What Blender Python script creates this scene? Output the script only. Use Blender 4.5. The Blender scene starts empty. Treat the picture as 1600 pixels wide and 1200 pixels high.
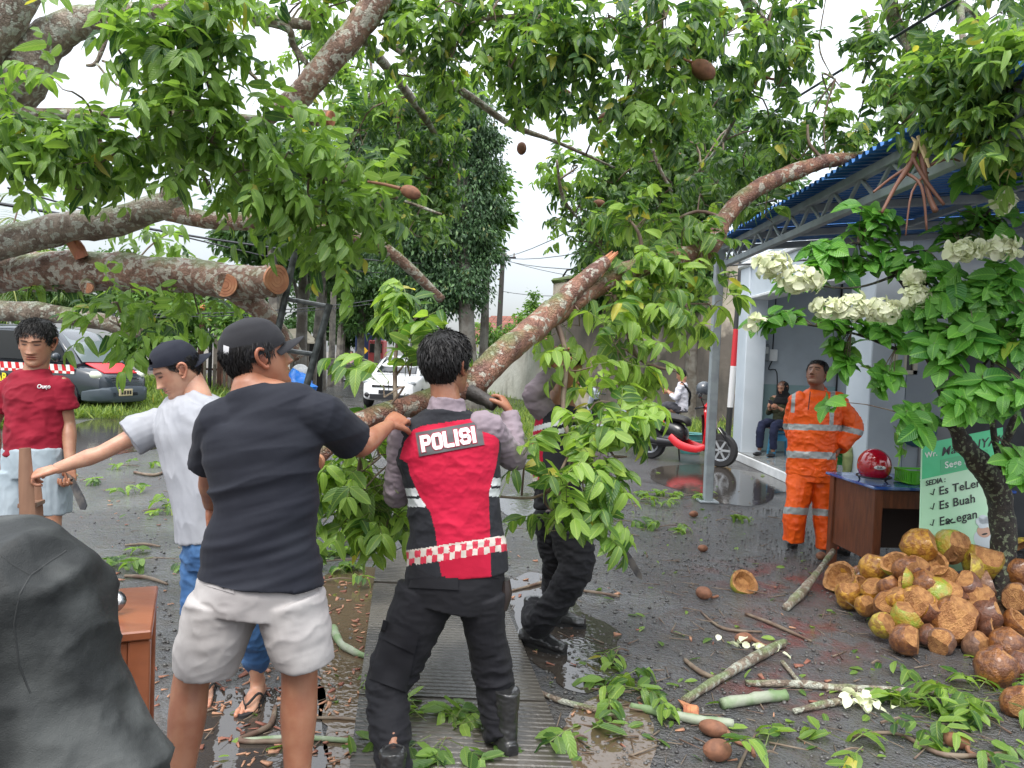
import bpy,math,random
import numpy as np
from mathutils import Vector,Matrix
from mathutils.bvhtree import BVHTree
SC=bpy.context.scene
COL=SC.collection
random.seed(7);np.random.seed(7)
# ---------------------------------------------------------------- camera
F=1180.0
CAMZ=1.60
cam_data=bpy.data.cameras.new('camera')
cam_data.sensor_width=36.0
cam_data.lens=36.0*F/1600.0
cam_data.clip_end=2000.0
cam=bpy.data.objects.new('camera',cam_data)
COL.objects.link(cam)
ROLL=math.radians(2.3);PITCH=math.radians(1.95)
ROT=Matrix.Rotation(math.pi/2-PITCH,3,'X')@Matrix.Rotation(ROLL,3,'Z')
cam.matrix_world=Matrix.Translation((0,0,CAMZ))@ROT.to_4x4()
SC.camera=cam
# ---------------------------------------------------------------- sky: overcast, a Nishita sky veiled by cloud
SUN_EL=math.radians(58);SUN_ROT=math.radians(200)
world=bpy.data.worlds.new('World');SC.world=world;world.use_nodes=True
wt=world.node_tree;wt.nodes.clear()
wo=wt.nodes.new('ShaderNodeOutputWorld')
b1=wt.nodes.new('ShaderNodeBackground');b2=wt.nodes.new('ShaderNodeBackground')
add=wt.nodes.new('ShaderNodeAddShader')
sky=wt.nodes.new('ShaderNodeTexSky');sky.sky_type='NISHITA';sky.sun_disc=False
sky.sun_elevation=SUN_EL;sky.sun_rotation=SUN_ROT;sky.air_density=1.0;sky.dust_density=4.0
wt.links.new(sky.outputs[0],b1.inputs[0]);b1.inputs[1].default_value=0.05
tc=wt.nodes.new('ShaderNodeTexCoord');sx=wt.nodes.new('ShaderNodeSeparateXYZ')
mr=wt.nodes.new('ShaderNodeMapRange');mr.inputs[1].default_value=0;mr.inputs[2].default_value=1
mr.inputs[3].default_value=0.25;mr.inputs[4].default_value=1.8
nz=wt.nodes.new('ShaderNodeTexNoise');nz.inputs['Scale'].default_value=1.7;nz.inputs['Detail'].default_value=4
mr2=wt.nodes.new('ShaderNodeMapRange');mr2.inputs[1].default_value=0.3;mr2.inputs[2].default_value=0.7
mr2.inputs[3].default_value=0.86;mr2.inputs[4].default_value=1.10
mu=wt.nodes.new('ShaderNodeMath');mu.operation='MULTIPLY'
wt.links.new(tc.outputs['Generated'],sx.inputs[0]);wt.links.new(sx.outputs[2],mr.inputs[0])
wt.links.new(tc.outputs['Generated'],nz.inputs['Vector']);wt.links.new(nz.outputs['Fac'],mr2.inputs[0])
wt.links.new(mr.outputs[0],mu.inputs[0]);wt.links.new(mr2.outputs[0],mu.inputs[1])
b2.inputs[0].default_value=(0.93,0.965,1.0,1);wt.links.new(mu.outputs[0],b2.inputs[1])
wt.links.new(b1.outputs[0],add.inputs[0]);wt.links.new(b2.outputs[0],add.inputs[1])
wt.links.new(add.outputs[0],wo.inputs[0])
sun_data=bpy.data.lights.new('sun','SUN');sun_data.energy=1.2;sun_data.angle=math.radians(25)
sun_data.color=(1.0,0.97,0.92)
sun=bpy.data.objects.new('sun',sun_data);COL.objects.link(sun)
sun.rotation_euler=(math.pi/2-SUN_EL,0,math.pi-SUN_ROT)
SC.view_settings.view_transform='Standard';SC.view_settings.look='None'
SC.view_settings.gamma=1.0;SC.view_settings.exposure=0.88
SC.view_settings.use_curve_mapping=False
SC.render.engine='CYCLES'
SC.cycles.max_bounces=8;SC.cycles.transparent_max_bounces=6
SC.cycles.use_denoising=True
# ---------------------------------------------------------------- photo geometry
def ray(px,py):
 return ROT@Vector(((px-800)/F,(600-py)/F,-1.0))
def P(px,py,d):
 "the place that shows at a pixel, d metres ahead"
 return Vector((0,0,CAMZ))+ray(px,py)*d
def G(px,py,z=0.0):
 r=ray(px,py);t=(z-CAMZ)/r.z
 return Vector((0,0,CAMZ))+r*t
V=Vector
# ---------------------------------------------------------------- tagging
def tag(o,label=None,cat=None,group=None,kind=None):
 if label:o['label']=label
 if cat:o['category']=cat
 if group:o['group']=group
 if kind:o['kind']=kind
 return o
def root(name,loc,label,cat,group=None):
 o=bpy.data.objects.new(name,None);COL.objects.link(o)
 o.location=loc;o.empty_display_size=0.1
 return tag(o,label,cat,group)
def setparent(o,parent):
 "geometry is in world coordinates; a thing's Empty stands at the thing's base"
 o.parent=parent
 if parent is not None and parent.parent is None:
  o.matrix_parent_inverse=Matrix.LocRotScale(parent.location,parent.rotation_euler,parent.scale).inverted()
def link(name,me,parent=None,mats=None):
 o=bpy.data.objects.new(name,me);COL.objects.link(o)
 if mats is not None:
  for m in(mats if isinstance(mats,(list,tuple))else[mats]):me.materials.append(m)
 if parent is not None:setparent(o,parent)
 return o
def copy_tree(o,parent=None,loc=None,rotz=None,label=None,group=None):
 c=o.copy();COL.objects.link(c)
 if parent is not None:c.parent=parent
 if loc is not None:c.location=loc
 if rotz is not None:c.rotation_euler.z=rotz
 if label:c['label']=label
 if group:c['group']=group
 for ch in o.children:copy_tree(ch,c)
 return c
class MB:
 def __init__(s):s.v=[];s.f=[];s.m=[];s.mi=0
 def add(s,vs,fs):
  b=len(s.v);s.v.extend([tuple(x)for x in vs]);s.f.extend([tuple(i+b for i in f)for f in fs]);s.m.extend([s.mi]*len(fs));return s
 def box(s,c,size,M3=None,bev=0.0):
  c=V(c);hx,hy,hz=size[0]/2,size[1]/2,size[2]/2
  M3=M3 or Matrix.Identity(3)
  if bev<=0:
   vs=[c+M3@V((x*hx,y*hy,z*hz))for x in(-1,1)for y in(-1,1)for z in(-1,1)]
   return s.add(vs,[(0,1,3,2),(4,6,7,5),(0,4,5,1),(2,3,7,6),(0,2,6,4),(1,5,7,3)])
  b=min(bev,hx*.9,hy*.9,hz*.9)
  vs=[];idx={}
  for x in(-1,1):
   for y in(-1,1):
    for z in(-1,1):
     for a in range(3):
      q=[x*(hx-b),y*(hy-b),z*(hz-b)]
      q[a]=(x,y,z)[a]*(hx,hy,hz)[a]
      idx[(x,y,z,a)]=len(vs);vs.append(c+M3@V(q))
  fs=[]
  for a in range(3):
   o1,o2=(a+1)%3,(a+2)%3
   for sg in(-1,1):
    q=[]
    for(p1,p2)in((-1,-1),(1,-1),(1,1),(-1,1)):
     k=[0,0,0];k[a]=sg;k[o1]=p1;k[o2]=p2;q.append(idx[(k[0],k[1],k[2],a)])
    fs.append(tuple(q if sg>0 else q[::-1]))
   for s1 in(-1,1):
    for s2 in(-1,1):
     k0=[0,0,0];k1=[0,0,0];k0[a]=-1;k1[a]=1;k0[o1]=k1[o1]=s1;k0[o2]=k1[o2]=s2
     q=[idx[(*k0,o1)],idx[(*k1,o1)],idx[(*k1,o2)],idx[(*k0,o2)]]
     fs.append(tuple(q if s1*s2<0 else q[::-1]))
  for x in(-1,1):
   for y in(-1,1):
    for z in(-1,1):
     q=[idx[(x,y,z,0)],idx[(x,y,z,1)],idx[(x,y,z,2)]]
     fs.append(tuple(q if x*y*z>0 else q[::-1]))
  return s.add(vs,fs)
 def bar(s,a,b,w,h=None,up=(0,0,1)):
  a=V(a);b=V(b);d=(b-a);L=d.length;y=d/L;x=y.cross(V(up))
  if x.length<1e-4:x=y.cross(V((1,0,0)))
  x.normalize();z=x.cross(y)
  return s.box((a+b)/2,(w,L,h or w),Matrix((x,y,z)).transposed(),bev=0.12*min(w,h or w))
 def tube(s,pts,rad,n=10,cap=True,side=None,res=0,wob=0.0,seed=0):
  "loft through pts; rad: number or list of r or (rx, ry); side: hint for the x axis of the sections"
  pts=[V(p)for p in pts];k=len(pts)
  if not isinstance(rad,(list,tuple)):rad=[rad]*k
  rad=[(r,r)if not isinstance(r,(list,tuple))else tuple(r)for r in rad]
  if res:
   pp,rr=[],[]
   for i in range(k-1):
    p0=pts[max(i-1,0)];p1=pts[i];p2=pts[i+1];p3=pts[min(i+2,k-1)]
    for j in range(res):
     t=j/res
     q=0.5*((2*p1)+(-p0+p2)*t+(2*p0-5*p1+4*p2-p3)*t*t+(-p0+3*p1-3*p2+p3)*t**3)
     pp.append(q);u=t*t*(3-2*t)
     rr.append((rad[i][0]*(1-u)+rad[i+1][0]*u,rad[i][1]*(1-u)+rad[i+1][1]*u))
   pp.append(pts[-1]);rr.append(rad[-1]);pts,rad,k=pp,rr,len(pp)
  rng=random.Random(seed)
  vs=[];x=None
  for i in range(k):
   t=(pts[min(i+1,k-1)]-pts[max(i-1,0)])
   if t.length<1e-9:t=V((0,0,1))
   t.normalize()
   if x is None:
    x=V(side)if side is not None else(V((1,0,0))if abs(t.x)<.8 else V((0,1,0)))
   elif side is not None:x=V(side)
   x=x-t*x.dot(t)
   if x.length<1e-5:x=t.orthogonal()
   x.normalize();y=t.cross(x)
   for j in range(n):
    a=2*math.pi*j/n
    w=1+(rng.uniform(-wob,wob)if wob else 0)
    vs.append(pts[i]+x*(math.cos(a)*rad[i][0]*w)+y*(math.sin(a)*rad[i][1]*w))
  fs=[(i*n+j,i*n+(j+1)%n,(i+1)*n+(j+1)%n,(i+1)*n+j)for i in range(k-1)for j in range(n)]
  if cap:
   fs.append(tuple(range(n))[::-1]);fs.append(tuple((k-1)*n+j for j in range(n)))
  return s.add(vs,fs)
 def lathe(s,c,prof,n=20,M3=None,cap=True):
  c=V(c);M3=M3 or Matrix.Identity(3);vs=[]
  for(r,z)in prof:
   for j in range(n):
    a=2*math.pi*j/n;vs.append(c+M3@V((r*math.cos(a),r*math.sin(a),z)))
  k=len(prof)
  fs=[(i*n+j,i*n+(j+1)%n,(i+1)*n+(j+1)%n,(i+1)*n+j)for i in range(k-1)for j in range(n)]
  if cap:fs.append(tuple(range(n))[::-1]);fs.append(tuple((k-1)*n+j for j in range(n)))
  return s.add(vs,fs)
 def ell(s,c,r,M3=None,n=14,m=10,fn=None):
  c=V(c);r=(r,r,r)if not isinstance(r,(tuple,list))else r;M3=M3 or Matrix.Identity(3)
  vs=[]
  for i in range(1,m):
   th=math.pi*i/m
   for j in range(n):
    a=2*math.pi*j/n
    q=V((math.sin(th)*math.cos(a),math.sin(th)*math.sin(a),math.cos(th)))
    k=fn(q)if fn else 1
    vs.append(c+M3@V((q.x*r[0]*k,q.y*r[1]*k,q.z*r[2]*k)))
  k0=fn(V((0,0,1)))if fn else 1;k1=fn(V((0,0,-1)))if fn else 1
  vs.append(c+M3@V((0,0,r[2]*k0)));vs.append(c+M3@V((0,0,-r[2]*k1)))
  t,b=len(vs)-2,len(vs)-1
  fs=[(i*n+j,(i+1)*n+j,(i+1)*n+(j+1)%n,i*n+(j+1)%n)for i in range(m-2)for j in range(n)]
  fs+=[(t,j,(j+1)%n)for j in range(n)]+[(b,(m-2)*n+(j+1)%n,(m-2)*n+j)for j in range(n)]
  return s.add(vs,fs)
 def prism(s,poly,a0,a1,fn):
  "poly: 2D outline; fn(u, v, w) -> point; extruded from w=a0 to w=a1"
  n=len(poly)
  vs=[fn(u,v,a0)for u,v in poly]+[fn(u,v,a1)for u,v in poly]
  fs=[tuple(range(n))[::-1],tuple(range(n,2*n))]+[(i,(i+1)%n,n+(i+1)%n,n+i)for i in range(n)]
  return s.add(vs,fs)
 def mesh(s,name,smooth=True,angle=None):
  me=bpy.data.meshes.new(name)
  me.from_pydata(s.v,[],s.f)
  if any(s.m):me.polygons.foreach_set('material_index',s.m)
  me.polygons.foreach_set('use_smooth',[bool(smooth)]*len(me.polygons))
  me.update()
  if smooth and angle:me.set_sharp_from_angle(angle=math.radians(angle))
  return me
 def build(s,name,mats,parent=None,smooth=False,angle=40,**kw):
  o=link(name,s.mesh(name,smooth,angle),parent,mats)
  if kw:tag(o,**kw)
  return o
def voxel(mb,size,smooth=0,name='v'):
 "one continuous surface round overlapping closed shapes"
 me=mb.mesh(name)if isinstance(mb,MB)else mb
 o=bpy.data.objects.new('tmp',me);COL.objects.link(o)
 m=o.modifiers.new('r','REMESH');m.mode='VOXEL';m.voxel_size=size;m.use_smooth_shade=True
 if smooth:
  q=o.modifiers.new('s','SMOOTH');q.factor=0.6;q.iterations=smooth
 dg=bpy.context.evaluated_depsgraph_get()
 out=bpy.data.meshes.new_from_object(o.evaluated_get(dg))
 bpy.data.objects.remove(o);bpy.data.meshes.remove(me)
 out.name=name
 return out
def mesh_co(me):
 a=np.empty(len(me.vertices)*3);me.vertices.foreach_get('co',a);return a.reshape(-1,3)
def mesh_no(me):
 a=np.empty(len(me.vertices)*3);me.vertices.foreach_get('normal',a);return a.reshape(-1,3)
def set_co(me,a):me.vertices.foreach_set('co',np.asarray(a).ravel());me.update()
def join_mesh(meshes,name):
 "meshes appended into one, material slots merged"
 co=[];fv=[];ls=[];mi=[];off=0;loff=0;mats=[];cols=[];hascol=any('tint' in m.attributes for m in meshes)
 for me in meshes:
  c=mesh_co(me);co.append(c)
  l=np.empty(len(me.loops),dtype=np.int32);me.loops.foreach_get('vertex_index',l);fv.append(l+off)
  p=np.empty(len(me.polygons),dtype=np.int32);me.polygons.foreach_get('loop_start',p);ls.append(p+loff)
  q=np.empty(len(me.polygons),dtype=np.int32);me.polygons.foreach_get('material_index',q)
  mp=[]
  for mm in me.materials:
   if mm not in mats:mats.append(mm)
   mp.append(mats.index(mm))
  mi.append(np.array([mp[i]if i<len(mp)else 0 for i in q],dtype=np.int32)if mp else q)
  if hascol:
   k=np.ones((len(me.vertices),4),dtype=np.float32)
   if 'tint' in me.attributes:me.attributes['tint'].data.foreach_get('color',k.ravel())if False else None
   if 'tint' in me.attributes:
    b=np.empty(len(me.vertices)*4,dtype=np.float32);me.attributes['tint'].data.foreach_get('color',b);k=b.reshape(-1,4)
   cols.append(k)
  off+=len(me.vertices);loff+=len(me.loops)
 out=bpy.data.meshes.new(name)
 co=np.concatenate(co);fv=np.concatenate(fv);ls=np.concatenate(ls);mi=np.concatenate(mi)
 out.vertices.add(len(co));out.vertices.foreach_set('co',co.ravel())
 out.loops.add(len(fv));out.loops.foreach_set('vertex_index',fv)
 out.polygons.add(len(ls));out.polygons.foreach_set('loop_start',ls)
 out.polygons.foreach_set('material_index',mi)
 out.polygons.foreach_set('use_smooth',np.ones(len(ls),dtype=bool))
 for m in mats:out.materials.append(m)
 out.update(calc_edges=True);out.validate()
 if hascol:
  a=out.attributes.new('tint','FLOAT_COLOR','POINT');a.data.foreach_set('color',np.concatenate(cols).ravel())
 return out
def vnoise(p,seed=0):
 p=np.asarray(p,dtype=np.float64);i=np.floor(p).astype(np.int64);f=p-i;f=f*f*(3-2*f)
 def h(x,y,z):
  n=(x*73856093)^(y*19349663)^(z*83492791)^(seed*2654435761)
  n=(n^(n>>13))*1274126177;n=n^(n>>16)
  return(n&0xffff)/32767.5-1
 r=0
 for dx in(0,1):
  for dy in(0,1):
   for dz in(0,1):
    w=(f[:,0]if dx else 1-f[:,0])*(f[:,1]if dy else 1-f[:,1])*(f[:,2]if dz else 1-f[:,2])
    r=r+w*h(i[:,0]+dx,i[:,1]+dy,i[:,2]+dz)
 return r
def fbm(p,oct=3,seed=0):
 r=0;a=1;p=np.asarray(p)
 for k in range(oct):r=r+a*vnoise(p*2**k,seed+k);a*=.5
 return r
def srgb(*c):
 if len(c)==1:c=tuple(int(c[0][i:i+2],16)for i in(0,2,4))
 return tuple((x/255/12.92 if x/255<=.04045 else((x/255+.055)/1.055)**2.4)for x in c)
MATS={}
def mat(name,col,rough=.6,col2=None,nscale=8,nlo=.4,nhi=.6,bump=0,bscale=60,bdist=.01,metal=0,spec=.5,coat=0,detail=4,stretch=None,tint=False,trans=0,rough2=None,rscale=3,sss=0,bump2=None,obj_rand=0):
 if name in MATS:return MATS[name]
 m=bpy.data.materials.new(name);m.use_nodes=True;MATS[name]=m
 t=m.node_tree;N=t.nodes;L=t.links;b=N['Principled BSDF']
 b.inputs['Roughness'].default_value=rough;b.inputs['Metallic'].default_value=metal
 b.inputs['Specular IOR Level'].default_value=spec;b.inputs['Coat Weight'].default_value=coat
 b.inputs['Coat Roughness'].default_value=.08
 b.inputs['Base Color'].default_value=(*col,1)
 if sss:
  b.inputs['Subsurface Weight'].default_value=sss;b.inputs['Subsurface Radius'].default_value=(.6,.2,.1);b.inputs['Subsurface Scale'].default_value=.01
 tcn=N.new('ShaderNodeTexCoord');vec=tcn.outputs['Object']
 if stretch:
  mp=N.new('ShaderNodeMapping');mp.inputs['Scale'].default_value=stretch;L.new(vec,mp.inputs[0]);vec=mp.outputs[0]
 out=None
 if col2 is not None:
  n=N.new('ShaderNodeTexNoise');n.inputs['Scale'].default_value=nscale;n.inputs['Detail'].default_value=detail
  L.new(vec,n.inputs['Vector'])
  r=N.new('ShaderNodeMapRange');r.inputs[1].default_value=nlo;r.inputs[2].default_value=nhi;L.new(n.outputs['Fac'],r.inputs[0])
  x=N.new('ShaderNodeMix');x.data_type='RGBA';L.new(r.outputs[0],x.inputs[0])
  x.inputs[6].default_value=(*col,1);x.inputs[7].default_value=(*col2,1);out=x.outputs[2]
 if tint:
  a=N.new('ShaderNodeAttribute');a.attribute_name='tint'
  y=N.new('ShaderNodeMix');y.data_type='RGBA';y.blend_type='MULTIPLY';y.inputs[0].default_value=1
  if out is not None:L.new(out,y.inputs[6])
  else:y.inputs[6].default_value=(*col,1)
  L.new(a.outputs['Color'],y.inputs[7]);out=y.outputs[2]
 if obj_rand:
  oi=N.new('ShaderNodeObjectInfo');hs=N.new('ShaderNodeHueSaturation')
  q=N.new('ShaderNodeMapRange');q.inputs[3].default_value=1-obj_rand;q.inputs[4].default_value=1+obj_rand
  L.new(oi.outputs['Random'],q.inputs[0]);L.new(q.outputs[0],hs.inputs['Value'])
  if out is not None:L.new(out,hs.inputs['Color'])
  else:hs.inputs['Color'].default_value=(*col,1)
  out=hs.outputs[0]
 if out is not None:L.new(out,b.inputs['Base Color'])
 if rough2 is not None:
  n=N.new('ShaderNodeTexNoise');n.inputs['Scale'].default_value=rscale;n.inputs['Detail'].default_value=3;L.new(vec,n.inputs['Vector'])
  r=N.new('ShaderNodeMapRange');r.inputs[1].default_value=.4;r.inputs[2].default_value=.6;r.inputs[3].default_value=rough;r.inputs[4].default_value=rough2
  L.new(n.outputs['Fac'],r.inputs[0]);L.new(r.outputs[0],b.inputs['Roughness'])
 if bump:
  n=N.new('ShaderNodeTexNoise');n.inputs['Scale'].default_value=bscale;n.inputs['Detail'].default_value=5;L.new(vec,n.inputs['Vector'])
  h=n.outputs['Fac']
  if bump2:
   n2=N.new('ShaderNodeTexNoise');n2.inputs['Scale'].default_value=bump2[0];n2.inputs['Detail'].default_value=3;L.new(vec,n2.inputs['Vector'])
   ma=N.new('ShaderNodeMath');ma.operation='MULTIPLY_ADD';L.new(n2.outputs['Fac'],ma.inputs[0]);ma.inputs[1].default_value=bump2[1];L.new(h,ma.inputs[2]);h=ma.outputs[0]
  bu=N.new('ShaderNodeBump');bu.inputs['Strength'].default_value=bump;bu.inputs['Distance'].default_value=bdist
  L.new(h,bu.inputs['Height']);L.new(bu.outputs[0],b.inputs['Normal'])
 if trans:
  td=N.new('ShaderNodeBsdfTranslucent');mx=N.new('ShaderNodeMixShader');mx.inputs[0].default_value=trans
  if out is not None:L.new(out,td.inputs[0])
  else:td.inputs[0].default_value=(*col,1)
  L.new(b.outputs[0],mx.inputs[1]);L.new(td.outputs[0],mx.inputs[2]);L.new(mx.outputs[0],N['Material Output'].inputs[0])
 return m
def text_mesh(txt,size,shear=0.0,extrude=0.0,offset=0.0,spacing=1.0,align='CENTER'):
 cu=bpy.data.curves.new('t','FONT');cu.body=txt;cu.size=size;cu.shear=shear;cu.extrude=extrude;cu.offset=offset
 cu.space_character=spacing;cu.align_x=align;cu.align_y='CENTER';cu.resolution_u=3
 o=bpy.data.objects.new('t',cu);COL.objects.link(o)
 dg=bpy.context.evaluated_depsgraph_get()
 me=bpy.data.meshes.new_from_object(o.evaluated_get(dg));bpy.data.objects.remove(o);bpy.data.curves.remove(cu)
 me.materials.clear()
 return me
def text_on(name,txt,size,origin,xa,ya,m,parent=None,**kw):
 "flat lettering laid in the plane origin + x*xa + y*ya"
 me=text_mesh(txt,size,**kw);c=mesh_co(me)
 xa=np.array(V(xa).normalized());ya=np.array(V(ya).normalized());za=np.cross(xa,ya)
 set_co(me,np.array(origin)+c[:,:1]*xa+c[:,1:2]*ya+c[:,2:3]*za)
 return link(name,me,parent,m)
def leaf_template(w=.36,bend=.25,fold=.25,segs=3,tip=1.0,wave=0.0):
 "a leaf of length 1 along +y, width w, folded on its midrib and drooping"
 prof={2:[(0,0),(.5,1),(1,0)],3:[(0,0),(.3,.92),(.68,.78),(1,0)],4:[(0,0),(.16,.72),(.45,1),(.8,.72),(1,0)],6:[(0,0),(.08,.46),(.24,.88),(.45,1),(.68,.88),(.88,.46),(1,0)]}[segs]
 v=[];uv=[]
 for i,(t,k)in enumerate(prof):
  z=-bend*t*t;y=t*(1-.18*bend*t)
  if k==0:v.append((0,y,z));uv.append((.5,t))
  else:
   e=wave*math.sin(t*11)
   v+=[(-w/2*k,y,z+fold*w/2*k+e),(0,y,z),(w/2*k,y,z+fold*w/2*k-e)];uv+=[(.5-k/2,t),(.5,t),(.5+k/2,t)]
 f=[];m=len(prof)-2
 f+=[(0,2,1),(0,3,2)]
 for i in range(m-1):
  a=1+3*i;f+=[(a,a+1,a+4,a+3),(a+1,a+2,a+5,a+4)]
 a=1+3*(m-1);e=1+3*m
 f+=[(a,a+1,e),(a+1,a+2,e)]
 return np.array(v),f,np.array(uv)
def scatter_mesh(name,temps,which,MM,TT,rnd,mats):
 "many copies of small templates in one mesh; MM (n,3,3), TT (n,3)"
 co=[];fv=[];lt=[];rr=[];uvs=[];off=0
 for k,(tv,tf,tuv)in enumerate(temps):
  sel=np.where(which==k)[0]
  if len(sel)==0:continue
  c=np.einsum('nij,vj->nvi',MM[sel],tv)+TT[sel][:,None,:]
  co.append(c.reshape(-1,3));nv=len(tv)
  flat=np.array([i for f in tf for i in f]);cnt=np.array([len(f)for f in tf])
  fv.append((flat[None,:]+(np.arange(len(sel))*nv)[:,None]+off).ravel());lt.append(np.tile(cnt,len(sel)))
  rr.append(np.repeat(rnd[sel],nv));uvs.append(np.tile(tuv[flat],(len(sel),1)))
  off+=nv*len(sel)
 co=np.concatenate(co);fv=np.concatenate(fv);lt=np.concatenate(lt);rr=np.concatenate(rr);uvs=np.concatenate(uvs)
 me=bpy.data.meshes.new(name)
 me.vertices.add(len(co));me.vertices.foreach_set('co',co.ravel())
 me.loops.add(len(fv));me.loops.foreach_set('vertex_index',fv.astype(np.int32))
 me.polygons.add(len(lt));st=np.concatenate([[0],np.cumsum(lt)[:-1]]).astype(np.int32)
 me.polygons.foreach_set('loop_start',st);me.polygons.foreach_set('use_smooth',np.ones(len(lt),dtype=bool))
 me.update(calc_edges=True)
 a=me.attributes.new('rnd','FLOAT','POINT');a.data.foreach_set('value',rr.astype(np.float32))
 u=me.uv_layers.new(name='UVMap');u.data.foreach_set('uv',uvs.astype(np.float32).ravel())
 for m in(mats if isinstance(mats,list)else[mats]):me.materials.append(m)
 return me
def frames(dirs,roll,scale,normals=None):
 "rotation matrices whose y axis follows dirs; z as near up as roll allows"
 d=dirs/np.maximum(np.linalg.norm(dirs,axis=1,keepdims=True),1e-9)
 up=np.tile([0,0,1.0],(len(d),1))if normals is None else normals
 bad=np.abs((d*up).sum(1))>.97;up[bad]=[1,0,0]
 x=np.cross(d,up);x/=np.linalg.norm(x,axis=1,keepdims=True);z=np.cross(x,d)
 c,s=np.cos(roll)[:,None],np.sin(roll)[:,None]
 x2=x*c+z*s;z2=-x*s+z*c
 return np.stack([x2,d,z2],axis=2)*np.asarray(scale)[:,None,None]
def leaf_mat(name,dark,light,rough=.38,trans=.3,vein=.5,hue=0,back=1.25,yellow=.015):
 if name in MATS:return MATS[name]
 m=bpy.data.materials.new(name);m.use_nodes=True;MATS[name]=m
 t=m.node_tree;N=t.nodes;L=t.links;b=N['Principled BSDF']
 b.inputs['Roughness'].default_value=rough;b.inputs['Specular IOR Level'].default_value=.55
 at=N.new('ShaderNodeAttribute');at.attribute_name='rnd';oi=N.new('ShaderNodeObjectInfo')
 isr=N.new('ShaderNodeMath');isr.operation='ADD';L.new(at.outputs['Fac'],isr.inputs[0]);L.new(oi.outputs['Random'],isr.inputs[1])
 fr=N.new('ShaderNodeMath');fr.operation='FRACT';L.new(isr.outputs[0],fr.inputs[0])
 cr=N.new('ShaderNodeValToRGB');L.new(fr.outputs[0],cr.inputs[0])
 e=cr.color_ramp.elements;e[0].position=0;e[0].color=(*dark,1);e[1].position=.93;e[1].color=(*light,1)
 x=e.new(.994-yellow*.3);x.color=(*light,1);x=e.new(1.0-yellow*.5);x.color=(light[0]*1.9,light[1]*1.05,light[2],1)
 tcn=N.new('ShaderNodeTexCoord');sp=N.new('ShaderNodeSeparateXYZ');L.new(tcn.outputs['UV'],sp.inputs[0])
 a=N.new('ShaderNodeMath');a.operation='SUBTRACT';L.new(sp.outputs[0],a.inputs[0]);a.inputs[1].default_value=.5
 ab=N.new('ShaderNodeMath');ab.operation='ABSOLUTE';L.new(a.outputs[0],ab.inputs[0])
 mid=N.new('ShaderNodeMapRange');mid.inputs[1].default_value=.02;mid.inputs[2].default_value=.06;mid.inputs[3].default_value=1;mid.inputs[4].default_value=0;L.new(ab.outputs[0],mid.inputs[0])
 k=N.new('ShaderNodeMath');k.operation='MULTIPLY_ADD';L.new(ab.outputs[0],k.inputs[0]);k.inputs[1].default_value=-.55;L.new(sp.outputs[1],k.inputs[2])
 k2=N.new('ShaderNodeMath');k2.operation='MULTIPLY';L.new(k.outputs[0],k2.inputs[0]);k2.inputs[1].default_value=62
 sn=N.new('ShaderNodeMath');sn.operation='SINE';L.new(k2.outputs[0],sn.inputs[0])
 sv=N.new('ShaderNodeMapRange');sv.inputs[1].default_value=.86;sv.inputs[2].default_value=1;sv.inputs[3].default_value=0;sv.inputs[4].default_value=.5;L.new(sn.outputs[0],sv.inputs[0])
 mx=N.new('ShaderNodeMath');mx.operation='MAXIMUM';L.new(mid.outputs[0],mx.inputs[0]);L.new(sv.outputs[0],mx.inputs[1])
 mv=N.new('ShaderNodeMath');mv.operation='MULTIPLY';L.new(mx.outputs[0],mv.inputs[0]);mv.inputs[1].default_value=vein
 c2=N.new('ShaderNodeMix');c2.data_type='RGBA';L.new(mv.outputs[0],c2.inputs[0]);L.new(cr.outputs[0],c2.inputs[6])
 c2.inputs[7].default_value=(light[0]*1.9,light[1]*1.5,light[2]*1.8,1)
 gm=N.new('ShaderNodeNewGeometry');bk=N.new('ShaderNodeMix');bk.data_type='RGBA';bk.blend_type='MULTIPLY'
 L.new(gm.outputs['Backfacing'],bk.inputs[0]);L.new(c2.outputs[2],bk.inputs[6]);bk.inputs[7].default_value=(back*1.15,back,back*1.3,1)
 L.new(bk.outputs[2],b.inputs['Base Color'])
 bu=N.new('ShaderNodeBump');bu.inputs['Strength'].default_value=.35;bu.inputs['Distance'].default_value=.003;L.new(sn.outputs[0],bu.inputs['Height']);L.new(bu.outputs[0],b.inputs['Normal'])
 td=N.new('ShaderNodeBsdfTranslucent');tm=N.new('ShaderNodeMix');tm.data_type='RGBA';tm.blend_type='MULTIPLY';tm.inputs[0].default_value=1
 L.new(c2.outputs[2],tm.inputs[6]);tm.inputs[7].default_value=(1.5,1.5,.8,1);L.new(tm.outputs[2],td.inputs[0])
 ms=N.new('ShaderNodeMixShader');ms.inputs[0].default_value=trans
 L.new(b.outputs[0],ms.inputs[1]);L.new(td.outputs[0],ms.inputs[2]);L.new(ms.outputs[0],N['Material Output'].inputs[0])
 return m
T2=leaf_template(.42,.3,.3,2);T3=leaf_template(.38,.35,.3,3)
T4=[leaf_template(.42,b,f,4,wave=w)for b,f,w in((.15,.3,.01),(.35,.15,.015),(.55,.45,.0),(.75,.2,.02),(-.15,.6,.02),(1.1,.5,.04))]
T6=[leaf_template(.43,b,f,6,wave=w)for b,f,w in((.15,.3,.012),(.35,.15,.02),(.55,.4,.01),(.8,.25,.02))]
LM_ROAD=leaf_mat('far_foliage',(.02,.06,.016),(.09,.20,.045),rough=.5,trans=.25,vein=0)
LM_DARK=leaf_mat('dark_foliage',(.02,.062,.022),(.10,.20,.065),rough=.45,trans=.2,vein=0)
LM_LIGHT=leaf_mat('light_foliage',(.05,.13,.02),(.17,.32,.05),rough=.5,trans=.35,vein=0)
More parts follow.
